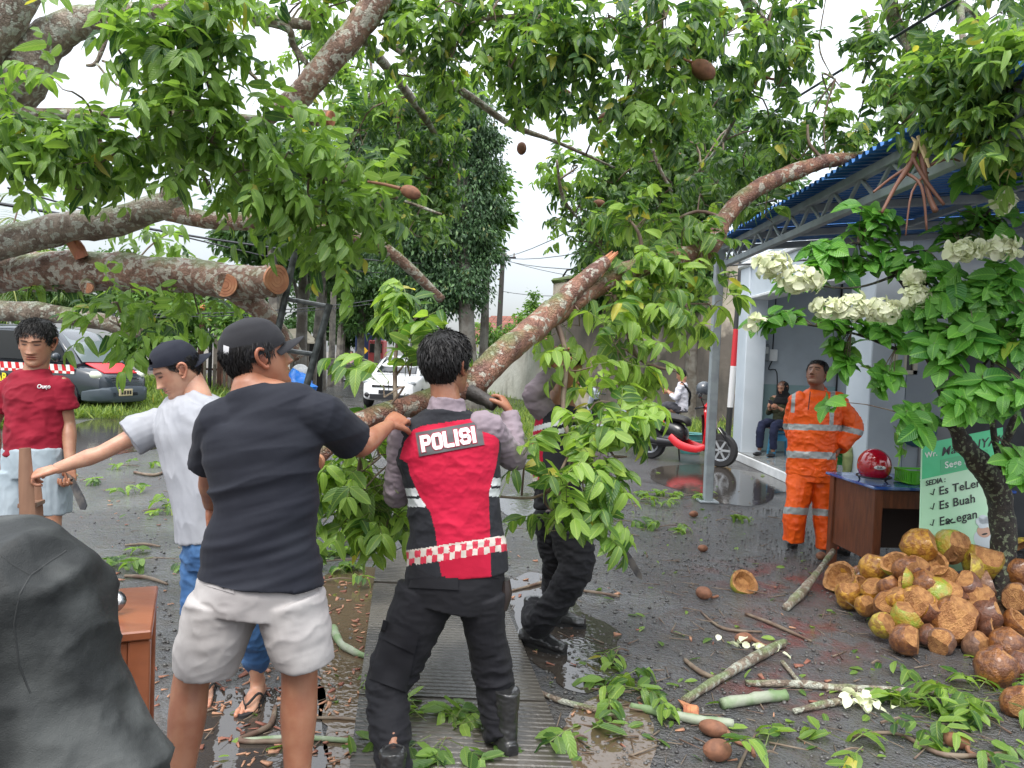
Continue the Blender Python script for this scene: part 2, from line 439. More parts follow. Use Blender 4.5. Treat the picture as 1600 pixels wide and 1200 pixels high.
BARK_FAR=mat('far_bark',(.09,.075,.06),.85,col2=(.17,.16,.14),nscale=3,bump=.5,bscale=14,bdist=.05)
def crown(name,blobs,n,size,m,parent,droop=.4,seed=0,shell=.55,kind='stuff'):
 "leaf-sized faces gathered in clumps through the volume of the blobs (x, y, z, rx, ry, rz)"
 rg=np.random.default_rng(seed);T=[];D=[];R=[]
 vol=np.array([b[3]*b[4]+b[4]*b[5]+b[3]*b[5]for b in blobs]);vol=vol/vol.sum()
 for b,share in zip(blobs,vol):
  nb=max(8,int(n*share));nc=max(3,nb//70)
  q=rg.normal(size=(nc,3));q/=np.linalg.norm(q,axis=1,keepdims=True)
  c=q*(shell+(1-shell)*rg.random((nc,1))**.6)*np.array(b[3:6])+np.array(b[:3])
  cl=rg.integers(0,nc,nb);rad=(min(b[3:6])*.28+.1)
  off=rg.normal(size=(nb,3))*rad*np.array([.62,.62,.38])
  T.append(c[cl]+off);d=off+rg.normal(size=(nb,3))*rad*.5;d[:,2]-=droop*rad;D.append(d)
  R.append((rg.random(nc)[cl]*.65+rg.random(nb)*.35)*.93)
 T=np.concatenate(T);D=np.concatenate(D);R=np.concatenate(R)
 MM=frames(D,rg.normal(size=len(T))*.8,size*rg.uniform(.6,1.3,len(T)))
 me=scatter_mesh(name,[T2],np.zeros(len(T),int),MM,T,R,m)
 o=link(name,me,parent)
 if kind:o['kind']=kind
 return o
def sheet(name,pts,z,m,label=None,kind='structure',uvz=None):
 me=bpy.data.meshes.new(name)
 me.from_pydata([(p[0],p[1],z)for p in pts],[],[tuple(range(len(pts)))]);me.update()
 if me.polygons[0].normal.z<0:me.flip_normals()
 o=link(name,me,None,m);tag(o,label=label,kind=kind);return o
earth=mat('earth',(.075,.058,.04),.7,col2=(.12,.1,.07),nscale=.8,bump=.6,bscale=9,bdist=.05,rough2=.4)
me=bpy.data.meshes.new('ground');me.from_pydata([(-500,-60,-.02),(500,-60,-.02),(500,900,-.02),(-500,900,-.02)],[],[(0,1,2,3)])
tag(link('ground',me,None,earth),'brown wet earth beyond the road',kind='structure')
def asphalt_mat():
 m=bpy.data.materials.new('wet_asphalt');m.use_nodes=True;t=m.node_tree;N=t.nodes;L=t.links;b=N['Principled BSDF']
 tcn=N.new('ShaderNodeTexCoord');vec=tcn.outputs['Object']
 def noise(s,d=4,src=None):
  n=N.new('ShaderNodeTexNoise');n.inputs['Scale'].default_value=s;n.inputs['Detail'].default_value=d;L.new(src or vec,n.inputs['Vector']);return n.outputs['Fac']
 def rng(a,lo,hi,o0=0,o1=1):
  r=N.new('ShaderNodeMapRange');r.inputs[1].default_value=lo;r.inputs[2].default_value=hi;r.inputs[3].default_value=o0;r.inputs[4].default_value=o1;L.new(a,r.inputs[0]);return r.outputs[0]
 def mix(f,a,c):
  x=N.new('ShaderNodeMix');x.data_type='RGBA';L.new(f,x.inputs[0])
  for i,q in((6,a),(7,c)):
   if isinstance(q,tuple):x.inputs[i].default_value=(*q,1)
   else:L.new(q,x.inputs[i])
  return x.outputs[2]
 def math_(op,a,c):
  x=N.new('ShaderNodeMath');x.operation=op
  for i,q in((0,a),(1,c)):
   if isinstance(q,(int,float)):x.inputs[i].default_value=q
   else:L.new(q,x.inputs[i])
  return x.outputs[0]
 vo=N.new('ShaderNodeTexVoronoi');vo.inputs['Scale'].default_value=60;L.new(vec,vo.inputs['Vector'])
 stone=rng(vo.outputs['Distance'],.1,.5)
 col=mix(rng(noise(.7),.35,.68),(.034,.035,.040),(.085,.088,.096))
 col=mix(rng(noise(9),.45,.7),col,(.055,.046,.038))
 col=mix(math_('MULTIPLY',stone,.35),col,(.13,.125,.12))
 def spot(cx,cy,r0,r1):
  v=N.new('ShaderNodeVectorMath');v.operation='DISTANCE';L.new(vec,v.inputs[0]);v.inputs[1].default_value=(cx,cy,0)
  return rng(v.outputs['Value'],r0,r1,1,0)
 a=G(1250,990);c=G(1215,1075);e=G(1215,905)
 sp=math_('MAXIMUM',math_('MAXIMUM',spot(a.x,a.y,.05,.55),spot(c.x,c.y,.02,.38)),spot(e.x,e.y,.1,.7))
 red=math_('MULTIPLY',sp,rng(noise(5,6),.44,.6))
 col=mix(math_('MULTIPLY',red,.8),col,(.16,.025,.018))
 L.new(col,b.inputs['Base Color'])
 wet=rng(noise(1.1,5),.4,.62)
 L.new(rng(wet,0,1,.26,.07),b.inputs['Roughness'])
 b.inputs['Specular IOR Level'].default_value=.55
 h=math_('ADD',math_('MULTIPLY',noise(140,3),.8),math_('ADD',math_('MULTIPLY',vo.outputs['Distance'],-.9),math_('MULTIPLY',noise(14,4),2.2)))
 bu=N.new('ShaderNodeBump');L.new(rng(wet,0,1,.85,.3),bu.inputs['Strength']);bu.inputs['Distance'].default_value=.014
 L.new(h,bu.inputs['Height']);L.new(bu.outputs[0],b.inputs['Normal'])
 return m
ASPH=asphalt_mat()
edge=[G(-900,700),G(-100,668),G(60,656),G(240,649),G(430,614),G(500,588),G(548,570),G(556,562),G(590,562),G(604,572),G(660,612),G(770,642),G(835,664),G(1000,688),G(1140,708)]
pts=[(p.x,p.y)for p in edge]+[(6,13),(16,13),(16,-30),(-40,-30)]
sheet('road',pts,0.0,ASPH,'wet dark grey asphalt road and yard strewn with chips and leaves')
grass_earth=mat('grass_earth',(.05,.075,.02),.8,col2=(.11,.15,.04),nscale=2.5,bump=.8,bscale=20,bdist=.05)
vr=[G(604,571),G(660,610),G(770,640),G(835,662),G(1000,686),G(1140,706),V((9,16,0)),V((9,24,0)),V((-2,40,0)),V((-6,75,0))]
sheet('roadside_grass_bank',[(p.x,p.y)for p in vr],-.012,grass_earth,'grassy strip at the foot of the old wall')
vl=[G(-900,698),G(-100,666),G(60,654),G(240,647),G(330,628),G(300,600),V((-24,40,0)),V((-60,40,0))]
sheet('verge',[(p.x,p.y)for p in vl],-.012,grass_earth,'grassy verge under the parked van')
def grass(name,polys,n,h,label,seed):
 rg=np.random.default_rng(seed);T=[]
 for(x0,x1,y0,y1,w,hf)in polys:
  k=int(n*w);px=rg.uniform(x0,x1,k);py=rg.uniform(y0,y1,k)
  for a,b in zip(px,py):
   g=G(a,b);T.append((g.x,g.y,-.01,hf))
 T=np.array(T);k=len(T)
 cl=vnoise(T[:,:3]*np.array([1.2,.6,1]),seed)
 D=rg.normal(size=(k,3))*.45;D[:,2]=1
 MM=frames(D,rg.uniform(0,6.28,k),h*T[:,3]*rg.uniform(.4,1.3,k)*(1+.5*cl))
 tv,tf,tuv=leaf_template(.09,.5,.2,3)
 me=scatter_mesh(name,[(tv,tf,tuv)],np.zeros(k,int),MM,T[:,:3],rg.random(k)*.95,leaf_mat('grass_blade',(.05,.11,.015),(.24,.34,.06),rough=.6,vein=0,trans=.35))
 tag(link(name,me),label,'grass',kind='stuff')
grass('grass',[(60,250,618,652,.36,1),(-80,40,655,672,.1,1.3),(100,190,640,655,.09,1.3),(215,260,590,640,.15,1.0),(240,440,600,640,.3,1.2)],15000,.3,'long wet grass on the verge around the parked van',3)
grass('grass',[(800,1140,640,688,.55,.8),(640,850,605,660,.35,.8),(1060,1145,655,704,.1,.8)],15000,.26,'bright short grass strip along the old wall',4)
# puddles: flat water 4 mm above the asphalt
def water_mat(name,col,rough=.02,bump=.12,sc=22):
 m=mat(name,col,rough,spec=.6);t=m.node_tree;N=t.nodes;L=t.links;b=N['Principled BSDF']
 n=N.new('ShaderNodeTexNoise');n.inputs['Scale'].default_value=sc;n.inputs['Detail'].default_value=2
 w=N.new('ShaderNodeTexVoronoi');w.inputs['Scale'].default_value=2.6;w.feature='F1'
 tcn=N.new('ShaderNodeTexCoord');L.new(tcn.outputs['Object'],n.inputs['Vector']);L.new(tcn.outputs['Object'],w.inputs['Vector'])
 k=N.new('ShaderNodeMath');k.operation='MULTIPLY';k.inputs[1].default_value=70;L.new(w.outputs['Distance'],k.inputs[0])
 sn=N.new('ShaderNodeMath');sn.operation='SINE';L.new(k.outputs[0],sn.inputs[0])
 fo=N.new('ShaderNodeMapRange');fo.inputs[1].default_value=.02;fo.inputs[2].default_value=.25;fo.inputs[3].default_value=.5;fo.inputs[4].default_value=0;L.new(w.outputs['Distance'],fo.inputs[0])
 mm=N.new('ShaderNodeMath');mm.operation='MULTIPLY';L.new(sn.outputs[0],mm.inputs[0]);L.new(fo.outputs[0],mm.inputs[1])
 ad=N.new('ShaderNodeMath');ad.operation='ADD';L.new(mm.outputs[0],ad.inputs[0]);L.new(n.outputs['Fac'],ad.inputs[1])
 bu=N.new('ShaderNodeBump');bu.inputs['Strength'].default_value=bump;bu.inputs['Distance'].default_value=.01;L.new(ad.outputs[0],bu.inputs['Height']);L.new(bu.outputs[0],b.inputs['Normal'])
 return m
WATER=water_mat('puddle_water',(.05,.042,.035));MUDW=water_mat('muddy_water',(.10,.07,.045),.04,.2,30)
def puddle(pix,m,label,jag=.045,z=.004,seed=0):
 base=[G(*p)for p in pix];out=[];n=len(base)
 for i in range(n):
  p0,p1,p2,p3=base[i-1],base[i],base[(i+1)%n],base[(i+2)%n]
  for j in range(10):
   t=j/10
   q=0.5*((2*p1)+(-p0+p2)*t+(2*p0-5*p1+4*p2-p3)*t*t+(-p0+3*p1-3*p2+p3)*t**3)
   out.append(q)
 a=np.array([tuple(q)for q in out]);s=max(.5,a[:,1].mean()/4)
 a[:,0]+=jag*s*fbm(a*(5/s),3,seed);a[:,1]+=jag*s*1.2*fbm(a*(5/s)+9,3,seed+5)
 return sheet('puddle',a,z,m,label)
puddle([(798,905),(850,898),(905,950),(950,985),(965,1030),(940,1075),(880,1078),(842,1040),(806,985)],WATER,'bright sky-lit puddle round the far policeman boots',seed=1)
puddle([(505,905),(590,890),(597,940),(588,1000),(577,1080),(566,1150),(560,1240),(500,1240),(505,1060)],MUDW,'brown puddle left of the ribbed slabs',seed=2)
puddle([(330,1090),(430,1075),(500,1070),(512,1150),(520,1260),(330,1260),(295,1180)],WATER,'dark puddle under the flip-flop foot',seed=3)
puddle([(880,1120),(950,1092),(1010,1120),(1020,1170),(1000,1260),(890,1260)],MUDW,'muddy puddle at the bottom edge right of the slabs',seed=4)
puddle([(105,668),(150,655),(225,652),(290,658),(280,690),(215,706),(140,712),(95,694)],WATER,'long puddle in front of the parked van',jag=.02,seed=5)
puddle([(470,592),(500,588),(530,590),(528,597),(490,602),(462,600)],WATER,'small brown puddle on the far dirt shoulder',jag=.01,seed=6)
puddle([(1010,735),(1100,728),(1200,742),(1225,765),(1180,790),(1080,775)],WATER,'shallow puddle before the terrace',jag=.03,seed=7)
puddle([(780,780),(850,770),(905,790),(880,812),(800,808)],WATER,'shallow puddle behind the two policemen',jag=.03,seed=8)
puddle([(800,690),(880,684),(950,695),(900,712),(815,712)],WATER,'wide shallow puddle on the road by the far verge',jag=.02,seed=9)
# ribbed concrete slabs
conc=mat('wet_concrete',(.032,.029,.026),.25,col2=(.085,.076,.064),nscale=2.2,detail=8,bump=.5,bscale=70,bdist=.004,rough2=.25)
walk=root('concrete_walkway',(-.35,4,0),None,None);walk['kind']='structure';walk['label']='strip of ribbed concrete drain slabs'
rng=random.Random(5)
def strip_pt(u,y):
 xl=-.57-.145*(y-2.9);return V((xl+.86*u,y,0))
yy=1.7
for k in range(5):
 L=.86;b=MB();nr=22;y1=yy+L-.02;dz=rng.uniform(-.004,.004);tilt=rng.uniform(-.004,.004)
 prof=[]
 for i in range(nr+1):
  y=yy+(y1-yy)*i/nr;prof.append((y,.030+dz));
  if i<nr:prof.append((y+.011,.030+dz));prof.append((y+.017,(.0262+dz)));prof.append((y+(y1-yy)/nr-.005,(.0262+dz)))
 vs=[]
 for(y,z)in prof:
  for u in(0.0,1.0):
   p=strip_pt(u,y);vs.append((p.x,p.y,z+tilt*u))
 n=len(prof);fs=[(2*i,2*i+1,2*i+3,2*i+2)for i in range(n-1)]
 vs+=[(*strip_pt(u,y)[:2],-.01)for y in(yy,y1)for u in(0,1)];m4=2*n
 fs+=[(0,m4,m4+1,1),(2*n-2,2*n-1,m4+3,m4+2)]
 for i in range(n-1):fs+=[]
 vs+=[(*strip_pt(0,y)[:2],-.01)for(y,z)in prof]+[(*strip_pt(1,y)[:2],-.01)for(y,z)in prof];q=2*n+4
 fs+=[(2*i,2*i+2,q+i+1,q+i)for i in range(n-1)]+[(2*i+1,q+n+i,q+n+i+1,2*i+3)for i in range(n-1)]
 b.add(vs,fs);b.build('slab',conc,walk)
 yy+=L
old=bpy.data.materials.new('weathered_plaster');old.use_nodes=True
def plaster_mat(m,base,stain,moss,sc=1.0,lo=.45,hi=.55):
 t=m.node_tree;N=t.nodes;L=t.links;b=N['Principled BSDF'];b.inputs['Roughness'].default_value=.8
 tcn=N.new('ShaderNodeTexCoord');cur=None
 def nz(s,d=6,st=None):
  n=N.new('ShaderNodeTexNoise');n.inputs['Scale'].default_value=s;n.inputs['Detail'].default_value=d
  if st:
   mp=N.new('ShaderNodeMapping');mp.inputs['Scale'].default_value=st;L.new(tcn.outputs['Object'],mp.inputs[0]);L.new(mp.outputs[0],n.inputs['Vector'])
  else:L.new(tcn.outputs['Object'],n.inputs['Vector'])
  return n.outputs['Fac']
 def mixn(f,lo,hi,a,c):
  r=N.new('ShaderNodeMapRange');r.inputs[1].default_value=lo;r.inputs[2].default_value=hi;L.new(f,r.inputs[0])
  x=N.new('ShaderNodeMix');x.data_type='RGBA';L.new(r.outputs[0],x.inputs[0])
  for i,q in((6,a),(7,c)):
   if isinstance(q,tuple):x.inputs[i].default_value=(*q,1)
   else:L.new(q,x.inputs[i])
  return x.outputs[2]
 c=mixn(nz(.55*sc),lo,hi,base,stain)
 c=mixn(nz(1.4*sc,8,(1,1,.35)),.5,.68,c,moss)
 L.new(c,b.inputs['Base Color'])
 bu=N.new('ShaderNodeBump');bu.inputs['Strength'].default_value=.6;bu.inputs['Distance'].default_value=.04;L.new(nz(5),bu.inputs['Height']);L.new(bu.outputs[0],b.inputs['Normal'])
plaster_mat(old,(.47,.41,.34),(.13,.11,.095),(.055,.05,.045),1.1,.42,.5)
brickm=mat('old_brick',(.26,.13,.08),.85,col2=(.36,.25,.19),nscale=6,bump=.5,bscale=30,obj_rand=.3)
capm=mat('mossy_cap',(.06,.06,.045),.9,col2=(.10,.15,.04),nscale=4,bump=.8,bscale=12,bdist=.05)
# tall weathered wall: runs from beside the kiosk back towards the road
W0=G(1290,676);W0=V((8.4,19.0,0));W1=V((2.0,26.5,0))
def wall_seg(name,a,b,h0,h1,th,m,label,cat='wall',capx=True):
 r=root(name,((a+b)/2).to_tuple(),label,cat)
 d=(b-a).normalized();n=V((-d.y,d.x,0))
 mb=MB();c=[a,b,b+n*th,a+n*th];hs=[h0,h1,h1,h0];nn=14
 vs=[];fs=[]
 for i in range(nn+1):
  t=i/nn;p=a.lerp(b,t);h=h0+(h1-h0)*t+(random.uniform(-.06,.06)if capx else 0)
  vs+=[(p.x,p.y,0),(p.x,p.y,h),((p+n*th).x,(p+n*th).y,h),((p+n*th).x,(p+n*th).y,0)]
 for i in range(nn):
  for k in range(3):fs.append((4*i+k,4*i+k+1,4*i+k+5,4*i+k+4))
 fs+=[(0,1,2,3),(4*nn,4*nn+3,4*nn+2,4*nn+1)]
 mb.add(vs,fs).build('plaster',m,r)
 if capx:
  mb=MB();pts=[a.lerp(b,i/20)+V((0,0,h0+(h1-h0)*i/20+.05))+n*th/2 for i in range(21)]
  mb.tube(pts,[(th*.75,.12)]*21,n=8,wob=.25,side=(n.x,n.y,0),seed=3);mb.build('coping',capm,r)
 return r,d,n
r,d,n=wall_seg('weathered_wall',V((8.6,18.4,0)),V((1.55,27.0,0)),4.6,4.35,.3,old,'tall stained plaster wall with mossy top behind the motorbikes')
# exposed bricks low in the wall, seen past the scooter
bmesh_=MB().box((0,0,0),(.21,.03,.055),bev=.006).mesh('brick',False);bmesh_.materials.append(brickm)
th=math.atan2(-d.y,-d.x)
rng=random.Random(3)
for row in range(7):
 for c in range(12):
  if rng.random()<.18:continue
  p=V((8.6,18.4,0))+d*(1.75+.225*c+(.11 if row%2 else 0))-n*.004+V((0,0,.62+.07*row))
  if(c in(0,11)or row in(0,6))and rng.random()<.5:continue
  o=bpy.data.objects.new('brick',bmesh_);COL.objects.link(o);o.location=p;o.rotation_euler.z=th;setparent(o,r)
for(s0,z0,nx,nz_)in((4.4,.3,3,12),(3.2,.2,2,9)):
 for row in range(nz_):
  for c in range(nx):
   if rng.random()<.15:continue
   p=V((8.6,18.4,0))+d*(s0+.225*c+(.11 if row%2 else 0))-n*.004+V((0,0,z0+.07*row))
   o=bpy.data.objects.new('brick',bmesh_);COL.objects.link(o);o.location=p;o.rotation_euler.z=th;setparent(o,r)
mural=bpy.data.materials.new('painted_wall');mural.use_nodes=True
plaster_mat(mural,(.55,.54,.5),(.42,.4,.36),(.2,.19,.17),.8,.45,.6)
r,d,n=wall_seg('mural_wall',V((1.5,27.1,0)),V((-2.3,36.5,0)),2.35,2.2,.2,mural,'low pale boundary wall with painted coloured figures',capx=False)
for k,(s,col,w)in enumerate(((1.7,(.75,.48,.04),.42),(3.5,(.12,.13,.17),.3),(5.3,(.3,.52,.48),.42),(.4,(.08,.25,.45),.3))):
 b=MB();a0=V((1.5,27.1,0))
 pl=[]
 for i in range(26):
  a=2*math.pi*i/26;rr=1+.3*math.sin(3*a+k)+.16*math.sin(5*a+2*k);pl.append((w*rr*math.cos(a),.62*rr*math.sin(a)))
 b.prism(pl,.004,.012,lambda u,v,ww:a0+d*(s+u)+V((0,0,1.15+v))-n*ww)
 b.build('painted_figure',mat('mural_paint_%d'%k,col,.7,col2=tuple(x*.6+.05 for x in col),nscale=8),r)
 b=MB()
 for q in range(3):b.tube([a0+d*(s-.2+.2*q)-n*.013+V((0,0,.75+.06*q)),a0+d*(s-.15+.17*q)-n*.013+V((0,0,1.2)),a0+d*(s-.22+.21*q)-n*.013+V((0,0,1.6-.05*q))],[.02,.035,.02],n=6)
 b.build('painted_outline',mat('mural_line',(.05,.05,.06),.7),r)
tilem=mat('roof_tile',(.22,.075,.05),.8,col2=(.13,.06,.045),nscale=3,bump=.4,bscale=20,obj_rand=.25)
hr=root('tiled_house',(1,46,0),'low house with a faded red tile roof beyond the boundary wall','house')
a=P(738,545,46);a=V((a.x,46,0));b_=V((4.5,43,0));d=(b_-a).normalized();n=V((-d.y,d.x,0));Lh=(b_-a).length
mb=MB();wallz=2.7
mb.prism([(0,0),(Lh,0),(Lh,wallz),(0,wallz)],0,5,lambda u,v,w:a+d*u+n*w+V((0,0,v)));mb.build('wall',mat('cream_wall',(.45,.4,.32),.8,col2=(.3,.26,.2),nscale=2),hr)
mb=MB();mb.prism([(-.5,0),(5.5,0),(2.5,1.62)],-.4,Lh+.4,lambda u,v,w:a+n*u+d*w+V((0,0,wallz-.16+v)));rf=mb.build('roof',mat('roof_base',(.12,.05,.035),.9),hr)
tl=MB().box((0,0,0),(.36,.34,.05),bev=.01).mesh('tile',False);tl.materials.append(tilem)
slope=math.atan2(1.62,3.0);M3=Matrix((d,(n*math.cos(slope)+V((0,0,math.sin(slope)))),V((0,0,0)))).transposed()
zz=d.cross(n*math.cos(slope)+V((0,0,math.sin(slope))));M3=Matrix((d,(n*math.cos(slope)+V((0,0,math.sin(slope)))),zz)).transposed()
cnt=0
for i in range(10):
 for j in range(int(Lh/.38)):
  if cnt>=290:break
  p=a+d*(.2+j*.38)+n*(-.42+i*.31)+V((0,0,wallz-.1+i*.31*1.62/3))+zz*(.03+.006*(i%2))+zz*random.uniform(0,.01)
  o=bpy.data.objects.new('tile',tl);COL.objects.link(o);o.matrix_local=Matrix.Translation(p)@(M3@Matrix.Rotation(.1,3,'X')).to_4x4();setparent(o,rf);cnt+=1
steel=mat('galvanised',(.32,.34,.36),.45,col2=(.24,.26,.28),nscale=6,metal=.3,bump=.15,bscale=40)
dark=mat('dark_metal',(.025,.025,.028),.45,metal=.4)
a=P(779,500,38);r=root('utility_pole',(a.x,a.y,0),'tall dark utility pole rising over the red roofed house','utility pole')
z1=P(781,388,38).z;mb=MB();mb.tube([(a.x,a.y,0),(a.x+.1,a.y,z1)],[.16,.11],n=10);mb.build('pole',mat('pole_dark',(.05,.045,.04),.8),r,smooth=True)
mb=MB();mb.bar((a.x-.25,a.y,z1-.5),(a.x+.75,a.y,z1-.45),.09);mb.build('crossarm',dark,r)
mb=MB()
for q in(-.2,.25,.65):mb.tube([(a.x+q,a.y,z1-.42),(a.x+q,a.y,z1-.22)],[.05,.03],n=8)
mb.build('insulator',mat('ceramic',(.25,.22,.2),.3),r)
wr=[((781,398,38),(560,368,20),1.0),((781,402,38),(1010,330,16),.6),((783,405,38),(1040,380,14),.5),((781,400,38),(480,330,12),.7),((783,404,38),(930,425,30),.3),((781,412,38),(540,440,22),.7),((782,430,38),(420,450,22),.8),((784,455,38),(960,440,24),.4),((783,402,38),(1000,255,12),.5)]
mb=MB()
for(p,q,sag)in wr:
 A=P(*p);B=P(*q);B=A+(B-A)*1.6;mb.tube([A.lerp(B,t/10)-V((0,0,sag*4*(t/10)*(1-t/10)))for t in range(11)],.013,n=4,cap=False)
mb.build('wire',mat('wire_black',(.03,.03,.035),.6),r,label='bundle of sagging overhead wires')
a=P(882,445,27);r=root('street_lamp',(a.x,a.y+.6,0),'thin bent street lamp arm above the mossy wall top','street lamp')
mb=MB();top=P(882,428,27);mb.tube([(a.x,a.y+.6,0),(top.x,top.y+.6,top.z),P(886,422,27.4),P(905,418,27.3)],[.05,.04,.035,.03],n=8);mb.build('pole',dark,r,smooth=True)
mb=MB();e=P(909,417,27.3);mb.box(e,(.4,.14,.07),bev=.02);mb.build('lamp_head',steel,r)
# ================================================================ kiosk with terrace
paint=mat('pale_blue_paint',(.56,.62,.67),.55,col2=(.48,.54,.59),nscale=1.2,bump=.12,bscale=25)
paint_shade=mat('shaded_blue_paint',(.40,.45,.49),.6,col2=(.34,.38,.42),nscale=1.5,bump=.12,bscale=25)  # darker copy of the pale paint: shade under the roof put into the colour
white=mat('white_trim',(.7,.72,.72),.5,col2=(.58,.6,.6),nscale=5)
tilef=mat('terrace_tile',(.2,.21,.21),.12,col2=(.26,.26,.25),nscale=3,bump=.1,bscale=8)
k=root('kiosk',(5.5,11.5,0),'pale blue painted kiosk with open terrace bay and white pillars','kiosk')
mb=MB();mb.box((6.4,10.8,.07),(5.0,5.2,.14),bev=.01);mb.build('terrace_floor',white,k)
tm=MB().box((0,0,0),(.39,.39,.02),bev=.004).mesh('floor_tile',False);tm.materials.append(tilef)
for i in range(9):
 for j in range(12):
  o=bpy.data.objects.new('tile',tm);COL.objects.link(o);o.location=(4.12+.4*i,8.5+.4*j,.15+random.uniform(0,.002));setparent(o,k)
mb=MB();mb.box((4.10,13.05,1.95),(.34,.5,3.6),bev=.012);mb.build('pillar',paint,k)
mb=MB();mb.box((4.10,13.05,3.36),(.44,.6,.1),bev=.03);mb.box((4.1,13.05,3.47),(.38,.54,.1),bev=.03);mb.lathe((4.1,13.05,3.5),[(.22,0),(.2,.12),(.14,.2),(0.01,.24)],16);mb.build('capital',white,k,smooth=True)
mb=MB();mb.box((6.2,13.2,1.9),(3.86,.2,3.5));mb.build('back_wall',paint_shade,k)
mb=MB();mb.box((4.95,13.085,.75),(1.3,.02,1.16),bev=.004);mb.build('wall_panel',mat('teal_gloss',(.25,.36,.36),.15,col2=(.2,.3,.31),nscale=1.5),k)
mb=MB()
for x in(4.3,5.62):mb.box((x,13.08,1.7),(.02,.03,3.05))
mb.build('edge_strip',dark,k)
mb=MB();mb.box((4.12,11.3,3.05),(.3,3.0,.5),bev=.01);mb.build('beam',paint,k)
mb=MB();mb.box((4.12,11.3,2.78),(.36,3.0,.05),bev=.01);mb.box((4.12,11.3,3.33),(.4,3.0,.07),bev=.01);mb.build('beam_moulding',white,k)
# nearer pillar block; the front wall beside it wears the shade-darkened paint
mb=MB();mb.box((4.62,9.62,1.65),(.44,.66,3.28),bev=.012);mb.build('pillar',paint,k)
mb=MB();mb.box((6.95,9.42,1.65),(4.18,.2,3.28));mb.build('front_wall',paint_shade,k)
mb=MB();mb.box((6.2,11.2,3.4),(4.4,4.3,.14));mb.build('ceiling',paint_shade,k)
# tiled lower front wall
tw=MB().box((0,0,0),(.385,.02,.285),bev=.004).mesh('wall_tile',False);tw.materials.append(mat('grey_wall_tile',(.27,.28,.29),.25,col2=(.22,.23,.24),nscale=2,obj_rand=.08))
for i in range(7):
 for j in range(3):
  o=bpy.data.objects.new('tile',tw);COL.objects.link(o);o.location=(5.25+.4*i,9.312,.3+.3*j);setparent(o,k)
for(px0,px1,py0,py1)in((1398,1428,548,582),(1478,1540,540,600)):
 A=P(px0,py0,9.3);B=P(px1,py1,9.3);A.y=B.y=9.3;cx,cz=(A.x+B.x)/2,(A.z+B.z)/2;w,h=B.x-A.x,A.z-B.z
 mb=MB();mb.box((cx,9.315,cz),(w,.02,h));wn=mb.build('window',mat('window_glass',(.02,.025,.03),.08,spec=.7),k)
 mb=MB()
 for s in(-1,1):mb.box((cx+s*w/2,9.30,cz),(.05,.05,h+.05));mb.box((cx,9.30,cz+s*h/2),(w+.05,.05,.05))
 mb.box((cx,9.30,cz),(.03,.04,h));mb.build('window_frame',mat('cream_frame',(.6,.56,.45),.5),wn)
mb=MB();c=P(1440,672,9.2);mb.ell((c.x,9.27,c.z-.02),(.24,.05,.2),n=20,m=12);mb.build('niche',mat('blue_basin',(.03,.09,.14),.3),k,smooth=True)
# meter box, switch and cables on the back wall
m_=P(1193,551,13.0);m_.y=13.03;mb=MB();mb.box(m_,(.2,.12,.3),bev=.02);mtr=mb.build('electric_meter',mat('meter_grey',(.18,.2,.21),.4),k)
mb=MB();mb.box(m_+V((.0,-.07,.04)),(.13,.02,.12),bev=.01);mb.build('dial',mat('dial',(.5,.52,.5),.2),mtr)
q=P(1208,555,13.0);q.y=13.05;mb=MB();mb.box(q,(.16,.06,.2),bev=.01);mb.build('switch_box',white,k)
mb=MB();mb.tube([m_+V((-.05,0,-.15)),m_+V((-.25,.02,-.1)),m_+V((-.28,.03,.3)),m_+V((-.26,.03,1.2))],.012,n=6,res=4);mb.tube([q+V((0,0,.1)),q+V((.02,.02,1.3))],.01,n=6);mb.tube([q+V((0,0,-.1)),q+V((-.05,0,-.25)),q+V((.1,.02,-.3)),q+V((.12,.02,-1.0))],.01,n=6,res=4);mb.build('cable',dark,k,smooth=True)
# striped pole
sp_=root('striped_pole',(3.98,13.9,0),'thin pole banded red, white and black beside the kiosk corner','pole')
sx_=P(1143,600,13.9).x
for z0,z1,c in((0.12,.86,(.03,.03,.03)),(.86,1.62,(.7,.7,.7)),(1.62,2.3,(.6,.03,.04)),(2.3,5.2,(.04,.04,.04))):
 mb=MB();mb.tube([(sx_+.03*(z0-1),13.9,z0),(sx_+.03*(z1-1),13.9,z1)],.055,n=12);mb.build('band',mat('band_%d'%int(z0*100),c,.45),sp_,smooth=True)
mb=MB();mb.box((sx_-.05,13.95,.12),(.5,.5,.26),bev=.02);o=mb.build('kerb_block',mat('kerb_orange',(.5,.28,.03),.6,col2=(.6,.5,.35),nscale=5),None);tag(o,'small orange painted kerb block at the foot of the striped pole','kerb block')
# ================================================================ blue carport
cp=root('carport_roof',(2.4,6.2,0),'blue corrugated metal awning on a grey steel frame with one post','awning')
blue=mat('blue_sheet',(.02,.11,.33),.35,col2=(.03,.15,.40),nscale=2,metal=.2,spec=.5,rough2=.5)
greyst=mat('grey_steel',(.30,.34,.36),.5,col2=(.24,.27,.29),nscale=8)
Z=lambda x,y:2.95+.10*(x-2.4)
y=3.45;sheetno=0
while y<8.9:
 w=1.1;per=.1;nn=int(w/per);prof=[]
 for i in range(nn):
  b0=y+i*per;prof+=[(b0,0),(b0+.035,0),(b0+.05,.032),(b0+.085,.032)]
 prof.append((y+nn*per,0));mb=MB();vs=[]
 for(yy_,dz)in prof:
  for x in(2.25,9.5):vs.append((x,yy_,Z(x,yy_)+.08+dz+.004*(sheetno%2)))
 n=len(prof);v2=[(a,b,c+.003)for a,b,c in vs]
 mb.add(vs,[(2*i,2*i+2,2*i+3,2*i+1)for i in range(n-1)]);mb.build('roof_sheet',blue,cp);y+=w;sheetno+=1
mb=MB()
